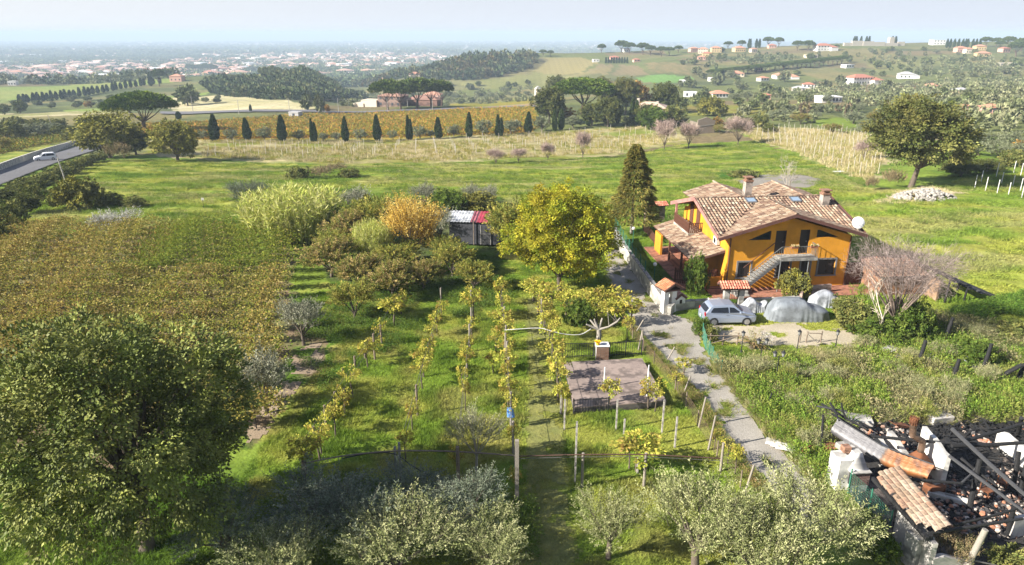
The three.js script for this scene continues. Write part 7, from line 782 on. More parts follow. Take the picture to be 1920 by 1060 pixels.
{ // curved sheet metal, hood with flue
  const a = atY(1572, 784, 2.1), b = atY(1752, 874, 2.0), o = V().lerpVectors(a, b, 0.5), d = V().subVectors(b, a), Lg = d.length(), t = thing('metal_sheet', 'long curved sheet of scorched rusty metal lying across the ruin', 'metal sheet', o, Math.atan2(-d.z, d.x)); const g = new THREE.PlaneGeometry(Lg, 1.0, 60, 10); bend(g, (x, y, z) => { const q = (y + 0.5), sag = -0.28 * Math.sin(Math.PI * (x / Lg + 0.5)); return [x + 0.02 * Math.sin(y * 30), -Math.pow(q, 0.8) * 0.75 + sag + 0.012 * Math.sin(x * 24), Math.sin(q * 2.4) * 0.42 + 0.05 * Math.sin(x * 1.7)]; }); const cg = tint(fit(g), (x, y, z) => { const n = fbm(x * 1.3 + 4, y * 2 + z * 2, 4), k = smoothstep(x, -0.1 * Lg, 0.3 * Lg) * 0.6 + n * 0.7; return k > 0.75 ? three([0.26, 0.10, 0.03], [0.12, 0.055, 0.03], smoothstep(fbm(x * 3, y * 4, 3), 0.4, 0.65)) : k > 0.5 ? three([0.14, 0.09, 0.06], [0.26, 0.10, 0.03], (k - 0.5) * 4) : three([0.16, 0.155, 0.16], [0.05, 0.045, 0.045], n); }); part('sheet', cg, std([1, 1, 1], 0.5, { vertexColors: true, side: THREE.DoubleSide, metalness: 0.25, bumpMap: T.dirty, bumpScale: 0.01 }), t); part('rim', mg(rod(V(-Lg / 2, 0, 0), V(0, -0.29, 0), 0.03), rod(V(0, -0.29, 0), V(Lg / 2, 0, 0), 0.03)), MAT.charGrey, t);
}
{ const p = atY(1722, 868, 0.9), t = thing('flue_hood', 'rusty orange fireplace hood with a bent flue pipe and cowl', 'flue', p, 0.2); part('hood', mg(put(fit(new THREE.CylinderGeometry(0.16, 0.75, 0.65, 4)), 0, 0.3, 0, 0, Math.PI / 4, 0), bx(1.08, 0.12, 1.08, 0, -0.06, 0)), MAT.rust, t); const pm = tex([0.24, 0.15, 0.10], T.dirty, 1.5, 0.5, 0.004, { metalness: 0.4 }); part('pipe', mg(rod(V(0, 0.6, 0), V(0, 1.15, 0), 0.15, 0.15, 14), rod(V(0, 1.15, 0), V(-0.55, 1.5, -0.1), 0.15, 0.15, 14), rod(V(-0.55, 1.5, -0.1), V(-0.62, 2.15, -0.1), 0.15, 0.15, 14)), pm, t); part('cowl', mg(fit(new THREE.SphereGeometry(0.2, 14, 10)).translate(-0.63, 2.28, -0.1), Array.from({ length: 12 }, (_, i) => bx(0.02, 0.34, 0.05, -0.63 + Math.cos(i * 0.5236) * 0.19, 2.28, -0.1 + Math.sin(i * 0.5236) * 0.19, 0, -i * 0.5236, 0))), MAT.rust, t); }
{ const p = atY(1693, 798, 1.1), t = thing('rusty_plate', 'rust-orange metal plate behind the flue cowl', 'metal plate', p, 0.35); part('plate', bend(fit(new THREE.BoxGeometry(1.5, 0.05, 0.5, 12, 1, 4)), (x, y, z) => [x, y - x * 0.35 + 0.05 * Math.sin(x * 5), z]), MAT.rust, t); part('rib', beam(V(-0.7, 0.28, 0.2), V(0.7, -0.2, 0.2), 0.05, 0.05), MAT.rust, t); }
const slabAt = (x, y, h, w, hh, d, turn, label, m = MAT.sooty, name = 'concrete_block') => { const t = thing(name, label, 'block', atY(x, y, h), turn); part('block', bend(fit(new RoundedBoxGeometry(w, hh, d, 3, 0.05)), (a, b, c) => [a + 0.04 * vn(a * 4, c * 4), b + hh / 2 + 0.05 * (vn(a * 3 + 5, c * 3) - 0.5), c + 0.05 * vn(b * 9, a * 3)]), m, t); part('crust', mg(rb(w * 0.4, 0.06, d * 0.4, 0.02, w * 0.12, hh + 0.01, 0)), MAT.concrete, t); };
slabAt(1605, 792, 0.2, 1.5, 0.35, 0.9, -0.25, 'tilted white masonry slab behind the curved metal sheet'); slabAt(1757, 790, 0.05, 1.3, 0.45, 0.8, 0.2, 'whitish stacked block on the far side of the ruin'); slabAt(1583, 842, 1.0, 0.7, 0.3, 0.6, 0.2, 'white block capping the masonry at the curved sheet'); slabAt(1770, 778, 0.3, 0.9, 0.2, 0.5, 0.5, 'smaller pale block leaning on the stacked block', MAT.concrete);
slabAt(1712, 1058, 0, 0.75, 1.5, 0.7, 0.2, 'whitewashed pillar stump at the bottom edge before the ruin', MAT.greyStone, 'pillar_stump'); slabAt(1640, 990, 0.25, 1.3, 0.12, 0.6, -0.7, 'wooden bench plank along the ruin wall', MAT.wood, 'bench'); slabAt(1775, 938, 0.1, 1.6, 0.3, 0.35, -0.5, 'fallen whitewashed beam inside the ruin', MAT.brightWall, 'fallen_beam'); slabAt(1748, 925, 0.1, 0.8, 0.5, 0.5, 0.3, 'rust-brown cabinet remains under the tiled fragment', MAT.rust, 'burnt_cabinet');
for (const [x, y, l] of [[1847, 935, 'burnt orange chair frame in the ruin, beneath the long grey beam'], [1880, 920, 'burnt orange chair frame in the ruin, near the far post']]) { const t = thing('chair_frame', l, 'chair', atY(x, y, 0), rr(0, 3)); for (const [a, b] of [[-0.2, -0.2], [0.2, -0.2], [-0.2, 0.2], [0.2, 0.2]]) part('leg', rod(V(a, 0, b), V(a, b < 0 ? 0.95 : 0.45, b), 0.03), MAT.rust, t); part('seat', bx(0.44, 0.04, 0.44, 0, 0.45, 0), MAT.rust, t); }
{ const g = new THREE.IcosahedronGeometry(0.075, 0); g.scale(1, 0.6, 0.8); const ms = [], cs = []; scatter(world([[1600, 800], [1990, 800], [1990, 1010], [1760, 1010], [1690, 930]]), 2600, (x, z) => { const n = fbm(x * 0.5 + 3, z * 0.5, 3); if (n < 0.45) return; const p = V(x, 0, z), s = rr(0.5, 1.8) * (0.6 + n); ms.push(M4(x, 0.06 + rr(0, 0.22) * smoothstep(n, 0.45, 0.7), z, rr(0, 6), s, s, s, rr(0, 6))); cs.push(new THREE.Color().setRGB(...shade(pick([[0.42, 0.34, 0.28], [0.5, 0.43, 0.37], [0.32, 0.2, 0.15], [0.1, 0.09, 0.085], [0.05, 0.045, 0.045], [0.36, 0.16, 0.09]]), rr(0.8, 1.2)))); }); instanced('rubble', g, std([1, 1, 1], 0.9), ms, cs, 'pinkish rubble and burnt debris on the floor of the ruin', 'rubble'); }
{ const g = new THREE.BoxGeometry(0.5, 0.03, 0.07), ms = []; scatter(world([[1580, 800], [1990, 790], [1990, 1040], [1760, 1030], [1690, 930]]), 700, (x, z) => ms.push(M4(x, 0.1 + rr(0, 0.2), z, rr(0, 6), rr(0.5, 1.8), 1, rr(0.6, 1.6), rr(-0.3, 0.3), rr(-0.3, 0.3)))); instanced('burnt_debris', g, MAT.char, ms, null, 'charred splinters and laths littering the ruin floor', 'debris'); }
{ const t = thing('sheet_stack', 'long white corrugated sheets lying in the weeds before the ruin', 'sheets', atY(1512, 842, 0.1), -0.42); for (let i = 0; i < 3; i++) { const g = new THREE.PlaneGeometry(3.9, 0.7, 8, 24); g.rotateX(-Math.PI / 2); bend(g, (x, y, z) => [x + i * 0.25, i * 0.07 + 0.025 * Math.sin(z * 36), z + i * 0.24]); part('sheet', fit(g), tex([0.68, 0.66, 0.62], T.dirty, 0.6, 0.8, 0.004, { side: THREE.DoubleSide }), t); } const q = thing('clay_pot', 'terracotta pot tipped over beside the white sheets', 'pot', atY(1506, 852, 0.12), 0.5); part('pot', put(fit(new THREE.LatheGeometry([[0.0, 0], [0.2, 0], [0.28, 0.42], [0.31, 0.44], [0.28, 0.5], [0.24, 0.46]].map((p) => new THREE.Vector2(...p)), 18)), 0, 0.18, 0, 1.1, 0, 0), tex([0.5, 0.19, 0.1], T.stain, 1, 0.85, 0.004, { side: THREE.DoubleSide }), q); const w = thing('clay_pot', 'orange drum-shaped pot wedged between sheets and barbecue', 'pot', atY(1554, 856, 0.1), 0.2); part('pot', mg(cy(0.3, 0.34, 0.6, 16, 0, 0.3, 0)), MAT.rust, w); part('rim', cy(0.36, 0.36, 0.05, 16, 0, 0.61, 0), MAT.terracotta, w); }
const cp = (x, y, x2, y2, label, r = 0.13) => { const p = G(x, y), h = tall(p, y2), t = thing('charred_post', label, 'post', p); part('shaft', mg(rod(V(0, -0.2, 0), V(((x2 - x) * depth(p)) / F * 0.6, h * 0.6, 0.03), r, r * 0.95, 8), rod(V(((x2 - x) * depth(p)) / F * 0.6, h * 0.6, 0.03), V(((x2 - x) * depth(p)) / F, h, 0), r * 0.95, r * 0.8, 8)), MAT.char, t); };
cp(1718, 692, 1725, 639, 'charred post nearest the chalk-white tree, standing in weeds'); cp(1768, 646, 1776, 596, 'charred post leaning under the wide leafless tree'); cp(1837, 709, 1844, 645, 'charred post in the weeds between debris heap and meadow'); cp(1782, 722, 1788, 674, 'short charred post right in the debris heap'); cp(1902, 724, 1911, 682, 'charred post at the picture edge carrying a fallen beam'); cp(1436, 770, 1443, 737, 'thin dark stake in the weeds beside the drive', 0.05);
{ const a = atY(1854, 718, 0.2), b = atY(1918, 684, 1.6), t = thing('charred_beam', 'charred beam leaning on the post at the picture edge', 'beam', a); part('beam', rod(V(), V().subVectors(b, a), 0.14, 0.12, 8), MAT.char, t); part('stub', rod(V(0.4, 0.2, 0), V(0.55, 0.5, 0.1), 0.05, 0.03, 5), MAT.char, t); }
{ const c = G(1800, 700), t = thing('debris_heap', 'heap of rusty sheets, roof tiles and charred boards among the posts', 'debris heap', c); for (let i = 0; i < 10; i++) part('board', bx(rr(0.8, 1.8), 0.05, rr(0.12, 0.3), rr(-1.2, 1.2), rr(0.1, 0.6), rr(-1.1, 1), rr(-0.4, 0.4), rr(0, 3), rr(-0.5, 0.5)), pick([MAT.char, MAT.charGrey, MAT.wood]), t); for (let i = 0; i < 9; i++) part('tile', bx(0.45, 0.04, 0.3, rr(-1.2, 0.8), rr(0.12, 0.4), rr(-0.3, 1.2), rr(-0.4, 0.4), rr(0, 3), rr(-0.5, 0.5)), MAT.rust, t); part('sheet', bx(1.3, 0.04, 0.5, 0.9, 0.55, -0.3, 0.3, -0.7, -0.5), std([0.5, 0.52, 0.56], 0.4), t); }
for (const [x, y, s, l] of [[1667, 664, 0.75, 'white rubble block by the foot of the chalk-white tree'], [1690, 678, 0.65, 'flat white rubble slab near the charred post in the weeds'], [1740, 676, 0.6, 'pale rubble block between the two charred posts'], [1752, 658, 0.45, 'small white stone at the weeds under the wide leafless tree']]) slabAt(x, y, 0, s * 1.3, s * 0.6, s, rr(0, 3), l, MAT.brightWall, 'rubble_block');
fenceRun('net_fence', 'slack green net fence before the ruin wall, lower section', 'fence', G(1665, 1005), G(1628, 962), { gap: 1.2, h: 1.3, fill: netFill(1.1, 0.05, 0.12, MAT.green) }); fenceRun('net_fence', 'slack green net fence by the barbecue, upper section', 'fence', G(1628, 962), G(1590, 925), { gap: 1.2, h: 1.3, fill: netFill(1.1, 0.05, 0.12, MAT.green) });
{ const p = G(1800, 1085), t = thing('timber_post', 'stripped pale timber post leaning at the bottom edge of the ruin', 'post', p); part('shaft', rod(V(0, -0.2, 0), V(0.45, tall(p, 992), 0.05), 0.13, 0.11, 9), MAT.paleBark, t); part('brace', rod(V(0.3, 0.9, 0.04), V(1.3, 0.75, 0.2), 0.03, 0.03), MAT.wire, t); }
at('dryBush', 'dry_shrub', 1790, 1062, 1000, 90, 'dried grey bush against the ruin front', 'shrub'); at('greenBush', 'bush', 1620, 1015, 965, 70, 'green weeds bush between net fence and olive clump', 'bush'); at('greenBush', 'bush', 1655, 1050, 1005, 60, 'low green bush at the foot of the net fence', 'bush'); at('bush', 'bush', 1900, 1075, 1035, 110, 'dark weedy bush at the bottom corner below the ruin', 'bush');

// ---------------------------------------------------------------- the country beyond
rnd = rng(401);
const far = { white: std([0.74, 0.72, 0.68], 0.85), cream: std([0.66, 0.56, 0.42], 0.85), pink: std([0.58, 0.34, 0.26], 0.85), ochre: std([0.62, 0.45, 0.22], 0.85), stone: std([0.44, 0.39, 0.32], 0.9), red: std([0.42, 0.16, 0.10], 0.9), rust: std([0.5, 0.24, 0.15], 0.9), grey: std([0.4, 0.39, 0.38], 0.8), win: std([0.05, 0.055, 0.065], 0.3) };
function hipRoof(w, d, h, e) { const a = w / 2 + e, b = d / 2 + e, r = Math.max(0.01, a - b), p = [[-a, 0, b], [a, 0, b], [a, 0, -b], [-a, 0, -b], [-r, h, 0], [r, h, 0]], f = [[0, 1, 5], [0, 5, 4], [2, 3, 4], [2, 4, 5], [1, 2, 5], [3, 0, 4], [0, 2, 1], [0, 3, 2]], q = []; for (const t of f) for (const i of t) q.push(...p[i]); const g = new THREE.BufferGeometry(); g.setAttribute('position', new THREE.Float32BufferAttribute(q, 3)); g.computeVertexNormals(); return fit(g); }
function farHouse(name, label, cat, p, turn, w, h, d, wall, roof, o = {}) {
  const t = thing(name, label, cat, p, turn, o.group); part('wall', mg(bx(w, h + 2, d, 0, h / 2 - 1, 0), o.wing ? bx(w * 0.45, h * 0.7 + 2, d * 1.5, w * 0.52, h * 0.35 - 1, d * 0.1) : []), wall, t);
  if (roof) part('roof', mg(put(hipRoof(w, d, Math.min(w, d) * 0.22, 0.5), 0, h, 0), o.wing ? put(hipRoof(d * 1.5, w * 0.45, w * 0.1, 0.4), w * 0.52, h * 0.7, d * 0.1, 0, Math.PI / 2, 0) : []), roof, t); else part('parapet', mg(bx(w + 0.3, 0.4, d + 0.3, 0, h + 0.2, 0)), wall, t);
  const fl = Math.max(1, Math.round(h / 3.2)), n = o.n ?? Math.max(2, Math.round(w / 3)); for (let k = 0; k < fl; k++) for (let i = 0; i < n; i++) part('window', bx(1.1, 1.4, 0.12, -w / 2 + (i + 0.5) * w / n, 1.6 + k * 3.1, d / 2 + 0.03), far.win, t);
  if (o.chimney) part('chimney', bx(0.8, 1.6, 0.8, w * 0.2, h + 1.4, 0), wall, t); return t;
}
const houseAt = (x, y, wpx, hpx, label, wall, roof, o = {}) => { const p = G(x, y), w = wide(p, wpx), h = Math.max(2.6, wide(p, hpx)); return farHouse(o.name ?? 'house', label, o.cat ?? 'house', p, o.turn ?? rr(-0.3, 0.3), w, h, Math.min(w * 0.8, 12), far[wall], roof && far[roof], o); };
// villa with its stone pines
{ const p = G(738, 199), t = farHouse('villa', 'pink-brick villa shaded by a row of stone pines beyond the yellow vineyard', 'villa', p, -0.25, wide(p, 46), wide(p, 19), 11, tex([0.30, 0.20, 0.16], T.dirty, 0.15, 0.9), std([0.30, 0.17, 0.12], 0.9), { n: 4, chimney: true }); const w = wide(p, 52); part('terrace', mg(bx(9, 4.5, 9, -w / 2 - 4, 1.2, 2), bx(6, 3, 8, -w / 2 - 10, 0.2, 3)), far.cream, t); part('outbuilding', mg(bx(18, 4.2, 9, w / 2 + 8, 1.4, -6)), tex([0.24, 0.13, 0.10], T.dirty, 0.15, 0.9), t); part('roof', put(hipRoof(18, 9, 2, 0.4), w / 2 + 8, 3.5, -6), std([0.28, 0.15, 0.11], 0.9), t); }
for (const [x, y, tp, w, l] of [[727, 206, 150, 60, 'stone pine at the terrace end of the villa'], [752, 206, 153, 56, 'low stone pine right before the villa front'], [782, 204, 147, 66, 'stone pine standing over the middle of the villa'], [808, 202, 149, 50, 'stone pine over the villa outbuilding'], [828, 199, 151, 42, 'last stone pine of the villa row, away from the terrace']]) at('pineFar', 'stone_pine', x, y, tp, w, l, 'pine tree', null);
{ const p = G(1322, 250), w = wide(p, 34), h = wide(p, 30), t = thing('stone_ruin', 'roofless stone barn ruin among pinkish bare trees', 'ruin', p, 0.15); const m = tex([0.36, 0.29, 0.22], T.grain, 1.5, 0.95, 0.05); part('wall', mg(put(poly([[-w / 2, -1], [w / 2, -1], [w / 2, h * 0.78], [0, h], [-w / 2, h * 0.82]], 0.6), 0, 0, 0)), m, t); part('side_wall', mg(bx(0.6, h * 0.7, 6, -w / 2 + 0.31, h * 0.3, -3), bx(0.6, h * 0.6, 6, w / 2 - 0.31, h * 0.25, -3)), m, t); part('lintel', bx(w * 0.8, 0.25, 0.12, 0.1, h * 0.5, 0.63, 0, 0, 0.1), MAT.stone, t); }
{ const p = G(1218, 226), t = farHouse('house', 'old stone house with a pale gable in the pine grove', 'house', p, -0.35, 13, 5, 9, far.stone, std([0.5, 0.36, 0.27], 0.9), { chimney: true, n: 3 }); part('chimney', bx(0.9, 2.4, 0.9, -4.5, 7, 1), far.stone, t); }
{ const p = G(1008, 194), t = thing('round_tower', 'small round stone tower with a dark cap beside the grove', 'tower', p); part('wall', cy(2.1, 1.9, 9, 14, 0, 3.5, 0), far.stone, t); part('roof', cy(2.3, 0.2, 1.5, 14, 0, 8.7, 0), far.grey, t); part('window', bx(0.7, 1.2, 0.2, 0, 5, 2.0), far.win, t); }
houseAt(555, 222, 20, 3, 'low concrete tank house at the edge of the yellow vineyard', 'grey', null, { name: 'tank', cat: 'tank', n: 1 });
// houses one can tell apart
const HS = [
  [1610, 158, 46, 12, 'long white building with a red roof and a blue base, largest on the far slope', 'white', 'red', { n: 8, wing: true }], [1698, 147, 26, 8, 'white villa in two blocks above the long white building', 'white', 'grey', { wing: true }], [1552, 192, 38, 6, 'white flat-roofed farm building behind the dry vineyard', 'white', null, { n: 6 }], [1346, 183, 32, 8, 'house with orange hip roof at the foot of the far slope', 'white', 'rust', { n: 5 }], [1294, 182, 24, 4, 'low white shed beside the orange-roofed house', 'white', null, {}], [1467, 147, 32, 6, 'white farmhouse with a pink roof in the middle of the slope', 'white', 'rust', { wing: true }], [1515, 165, 20, 7, 'small red-roofed house with a white front below the farmhouse', 'white', 'red', {}], [1497, 172, 22, 7, 'grey barn with a dark roof next to the small red-roofed house', 'stone', 'grey', {}], [1538, 163, 15, 5, 'white cottage beside the small red-roofed house', 'white', 'rust', {}], [1589, 127, 18, 4, 'tiny white house alone on the ochre field', 'white', null, { n: 3 }], [1420, 133, 16, 6, 'pinkish house at the dark hedge line on the slope', 'pink', 'rust', {}], [1380, 143, 26, 4, 'long cream outbuilding at the bottom of the slope', 'cream', 'rust', { n: 4 }], [1337, 152, 16, 4, 'low white house beside the dark hedge', 'white', null, {}], [1430, 152, 18, 5, 'white house with outbuilding in the olive groves', 'white', 'rust', {}], [1435, 187, 16, 4, 'small brick-red hut at the yellow vineyard edge', 'pink', 'red', { n: 2 }], [1283, 157, 18, 5, 'white hut beside the bright green field', 'white', null, { n: 3 }], [1745, 168, 26, 5, 'long stone farm behind the crown of the large oak', 'stone', 'rust', { n: 4 }], [1800, 178, 24, 5, 'pinkish farm ruin on the slope past the large oak', 'pink', 'grey', {}], [1855, 215, 32, 4, 'low pink farm shed beyond the olive grove', 'pink', 'rust', { n: 4 }], [1808, 212, 16, 4, 'small pink hut beside the pale track', 'pink', 'rust', { n: 2 }],
  [1300, 98, 16, 7, 'rose house in the ridge village, topmost', 'pink', 'rust', {}], [1318, 100, 18, 8, 'cream house in the ridge village centre', 'cream', 'rust', {}], [1342, 98, 18, 8, 'ochre house in the ridge village beside the pines', 'ochre', 'rust', {}], [1325, 106, 16, 6, 'ochre house at the lower edge of the ridge village', 'ochre', 'red', {}], [1315, 112, 14, 5, 'rose cottage lowest in the ridge village', 'pink', 'rust', {}], [1385, 97, 20, 7, 'yellow house with a wide front on the ridge', 'ochre', 'rust', { n: 5 }], [1412, 98, 12, 6, 'narrow cream house beside the yellow ridge house', 'cream', 'rust', {}], [1447, 90, 14, 5, 'rose house among the ridge pines', 'pink', 'red', {}], [1542, 95, 30, 9, 'white ridge villa with a red roof and long side wing', 'white', 'red', { wing: true, n: 5 }], [1520, 108, 20, 4, 'cream terrace house below the white ridge villa', 'cream', null, { n: 4 }], [1757, 84, 22, 8, 'white block house on the ridge beside the cypress clump', 'white', null, { n: 4 }], [1800, 98, 18, 8, 'pink house on the far ridge above the terraces', 'pink', 'rust', {}], [1815, 100, 14, 8, 'cream house next to the pink ridge house', 'cream', 'rust', {}], [1836, 94, 18, 7, 'orange-roofed house on the far ridge', 'ochre', 'rust', {}], [1842, 106, 22, 6, 'wide yellow house below the orange-roofed one', 'ochre', 'rust', { n: 5 }], [1882, 98, 16, 7, 'rose-red house below the round ridge pines', 'pink', 'red', {}], [1885, 124, 24, 5, 'stone terrace house on the slope edge', 'stone', null, { n: 4 }],
  [1152, 112, 18, 4, 'red-roofed farm above the tan vineyards', 'pink', 'red', {}], [1117, 116, 12, 4, 'white farm hut at the corner of the tan vineyards', 'white', null, { n: 2 }], [1193, 116, 12, 4, 'small red farmhouse beside the brown fields', 'pink', 'red', { n: 2 }], [1175, 95, 12, 6, 'white house among the ridge pines over the vineyards', 'white', 'grey', {}],
  [778, 147, 22, 8, 'orange-roofed house on the wooded hill, just above the villa pines', 'cream', 'rust', { n: 4 }], [720, 146, 15, 6, 'ochre house on the wooded hill slope', 'ochre', 'rust', {}], [778, 124, 22, 5, 'pinkish house high on the wooded hill', 'pink', 'rust', { n: 4 }], [838, 108, 16, 5, 'cream house at the top of the wooded hill', 'cream', 'rust', {}], [740, 128, 14, 4, 'rose cottage halfway up the wooded hill', 'pink', 'rust', {}], [812, 184, 34, 7, 'long rose outbuilding behind the villa pines', 'pink', 'rust', { n: 5 }], [652, 140, 12, 4, 'pale house in the valley between the two wooded hills', 'white', 'rust', {}], [630, 149, 20, 4, 'white shed by the valley road between the hills', 'white', null, { n: 4 }], [670, 182, 34, 3, 'long white greenhouse in the valley below the wooded hill', 'white', null, { n: 6, name: 'greenhouse', cat: 'greenhouse' }],
  [333, 152, 22, 9, 'rose house at the end of the cypress avenue', 'pink', 'rust', { n: 3 }], [25, 160, 14, 7, 'white house at the far corner of the pale green field', 'white', null, { n: 3 }], [498, 150, 17, 5, 'brick-red barn on the top of the dark hill', 'pink', 'red', { n: 3 }], [395, 137, 20, 4, 'long pale farm behind the hilltop field', 'white', 'rust', { n: 4 }], [512, 136, 14, 3, 'white roofed shed at the hilltop woods', 'white', null, { n: 2 }],
]; HS.forEach((a) => houseAt(...a));
// ruined walls on the ridge
{ const p = G(1640, 86), w = wide(p, 118), h = wide(p, 9), t = thing('ridge_ruins', 'long broken ancient wall crowning the ridge', 'ruins', p, 0.05); let x = -w / 2; while (x < w / 2) { const l = rr(9, 17), k = h * rr(0.55, 1.1); part('wall_section', bx(l, k + 4, 4, x + l / 2, k / 2 - 2, rr(-1, 1)), far.stone, t); x += l + rr(-0.5, 2); } part('tower', bx(6, h * 1.7 + 3, 6, w * 0.27, h * 0.85 - 1.5, -2), far.stone, t); part('terrace_wall', bx(w * 0.62, 4, 2, -w * 0.22, -3.5, 14), std([0.5, 0.43, 0.34], 0.9), t); }
// cypress avenue
{ const g = 'cypresses of the avenue between the pale green fields'; for (let i = 0; i < 31; i++) { const t = i / 30, x = 36 + 262 * t, y = lerp(193.5, 160, t) + 3 * Math.sin(t * 5); at('cypressFar', 'cypress_tree', x + rr(-2, 2), y, y - lerp(17, 13, t) * rr(0.8, 1.1), lerp(7.5, 6, t), 'dark cypress of the long avenue in the pale fields, ' + ORD[i] + ' from its near end', 'cypress', g); } }
at('pineFar', 'stone_pine', 299, 162, 130, 26, 'stone pine at the far end of the cypress avenue', 'pine tree'); at('cypressFar', 'cypress_tree', 283, 162, 137, 8, 'tall cypress beside the avenue pine', 'cypress'); at('farTree', 'cedar_tree', 352, 198, 160, 42, 'dark cedar standing on the pale straw field', 'tree'); at('farTree', 'tree', 38, 213, 188, 24, 'dark round tree at the near end of the cypress avenue', 'tree'); at('farTree', 'tree', 8, 215, 196, 20, 'dark tree at the picture edge near the avenue', 'tree'); at('farTree', 'tree', 192, 206, 193, 20, 'dark bush pair in the lower green field', 'tree'); at('farTree', 'tree', 206, 206, 192, 18, 'round dark bush in the lower green field', 'tree'); at('farAutumn', 'tree', 166, 202, 189, 16, 'yellowish round tree on the lower green field', 'tree'); at('farPale', 'poplar_tree', 600, 214, 178, 22, 'pale green poplar by the main road', 'tree'); at('farPale', 'poplar_tree', 575, 206, 178, 26, 'greener tree behind the pale poplar', 'tree'); at('cypressFar', 'cypress_tree', 577, 207, 190, 4.5, 'thin cypress before the greener roadside tree', 'cypress'); at('cypressFar', 'cypress_tree', 470, 210, 197, 5, 'small cypress by the main road', 'cypress'); at('cypressFar', 'cypress_tree', 335, 224, 210, 10, 'dark cypress top showing over the smaller green tree', 'cypress'); at('farAutumn', 'tree', 612, 211, 195, 18, 'brownish tree beside the pale poplar', 'tree');
const pl = 'dark pines of the hilltop clump by the avenue'; for (let i = 0; i < 9; i++) at('pineFar', 'pine_tree', 355 + i * 6, 139, 119 + rr(0, 3), 12, 'dark pine of the clump behind the rose avenue house, ' + ORD[i] + ' from the house', 'pine tree', pl);
const mh = 'round trees of the hilltop row'; for (let i = 0; i < 9; i++) at('farTree', 'tree', 468 + i * 7, 139, 124 + rr(-1, 3), 12, 'round tree in the row along the hilltop field, ' + ORD[i] + ' from the avenue side', 'tree', mh);
// trees on the slopes
const rp = 'umbrella pines along the far ridge'; for (const [x, y, w] of [[1128, 97, 20], [1165, 99, 32], [1180, 100, 28], [1205, 102, 30], [1220, 104, 26], [1240, 106, 26], [1255, 104, 22], [1272, 100, 20], [1018, 106, 18], [1032, 106, 16], [985, 106, 14], [1365, 92, 20], [1390, 90, 20], [1440, 88, 26], [1460, 86, 22], [1495, 95, 26], [1515, 96, 28], [1568, 94, 14], [1848, 88, 26], [1868, 88, 24], [1890, 90, 30], [1915, 96, 34], [1905, 106, 40], [1875, 92, 22]]) at('pineFar', 'stone_pine', x, y, y - w * 0.72, w * 0.78, 'broad umbrella pine of the far ridge', 'pine tree', rp);
const rc = 'cypresses on the far ridge'; for (const x of [1402, 1408, 1416, 1422, 1600, 1605, 1612, 1624, 1630, 1672, 1678, 1776, 1782, 1788, 1796, 1803, 1808, 1815, 1822, 1828, 1835]) at('cypressFar', 'cypress_tree', x + rr(-2, 2), x > 1590 && x < 1690 ? 84 : 90, x > 1590 && x < 1690 ? 69 : 74, 5, 'dark cypress standing up on the far ridge', 'cypress', rc);
const fc = 'cypresses of the farm above the tan vineyards'; for (let i = 0; i < 9; i++) at('cypressFar', 'cypress_tree', 1136 + i * 5, 119, 108, 4, 'dark cypress beside the red-roofed farm, ' + ORD[i] + ' from the white hut', 'cypress', fc);
const dh = 'dark pines of the hedge line on the slope'; for (let i = 0; i < 30; i++) { const t = i / 29; at('pineFar', 'pine_tree', lerp(1335, 1578, t), lerp(143, 120, t) + rr(-2, 2), lerp(130, 104, t), rr(15, 24), 'dark pine of the hedge line across the far slope, ' + ORD[i] + ' from its low end', 'pine tree', dh); }
const sg = 'scattered trees of the far slope'; rnd = rng(402); for (let i = 0; i < 150; i++) { const x = rr(1275, 1940), y = 92 + Math.pow(rnd(), 0.9) * 122, w = lerp(9, 24, (y - 92) / 122) * rr(0.7, 1.4); at(pick(['farTree', 'farTree', 'farPale', 'farPale', 'oliveFar']), 'slope_tree', x, y, y - w * rr(0.6, 0.95), w, 'scattered round tree on the far olive slope', 'tree', sg); }
const sv = 'scattered trees of the valley flat'; for (let i = 0; i < 46; i++) { const x = rr(640, 1030), y = rr(158, 196), w = rr(9, 18); at(pick(['farPale', 'oliveFar', 'farTree']), 'valley_tree', x, y, y - w * 0.7, w, 'small grey-green tree on the valley flat behind the villa', 'tree', sv); }
const sl = 'scattered trees of the fields round the cypress avenue'; for (let i = 0; i < 40; i++) { const x = rr(-10, 420), y = rr(188, 206) - x * 0.03, w = rr(9, 16); at(pick(['farPale', 'farTree']), 'field_tree', x, y, y - w * 0.6, w, 'small tree scattered below the cypress avenue', 'tree', sl); }
const sr = 'bushes beyond the staked vineyard'; for (const [x, y, w, k] of [[1395, 240, 34, 'oakDark'], [1425, 238, 40, 'bush'], [1450, 226, 30, 'oliveFar'], [1470, 224, 34, 'oliveFar'], [1500, 232, 36, 'brownShrub'], [1530, 224, 26, 'oliveFar'], [1560, 250, 34, 'brownShrub'], [1600, 232, 40, 'oliveFar'], [1640, 230, 36, 'brownShrub'], [1620, 252, 36, 'oliveFar'], [1440, 250, 30, 'bush'], [1480, 214, 30, 'oliveFar'], [1540, 210, 26, 'oliveFar'], [1350, 250, 30, 'brownShrub']]) at(k, 'bush', x, y, y - w * 0.62, w, 'grey-brown bush in the strip beyond the staked vineyard', 'bush', sr);
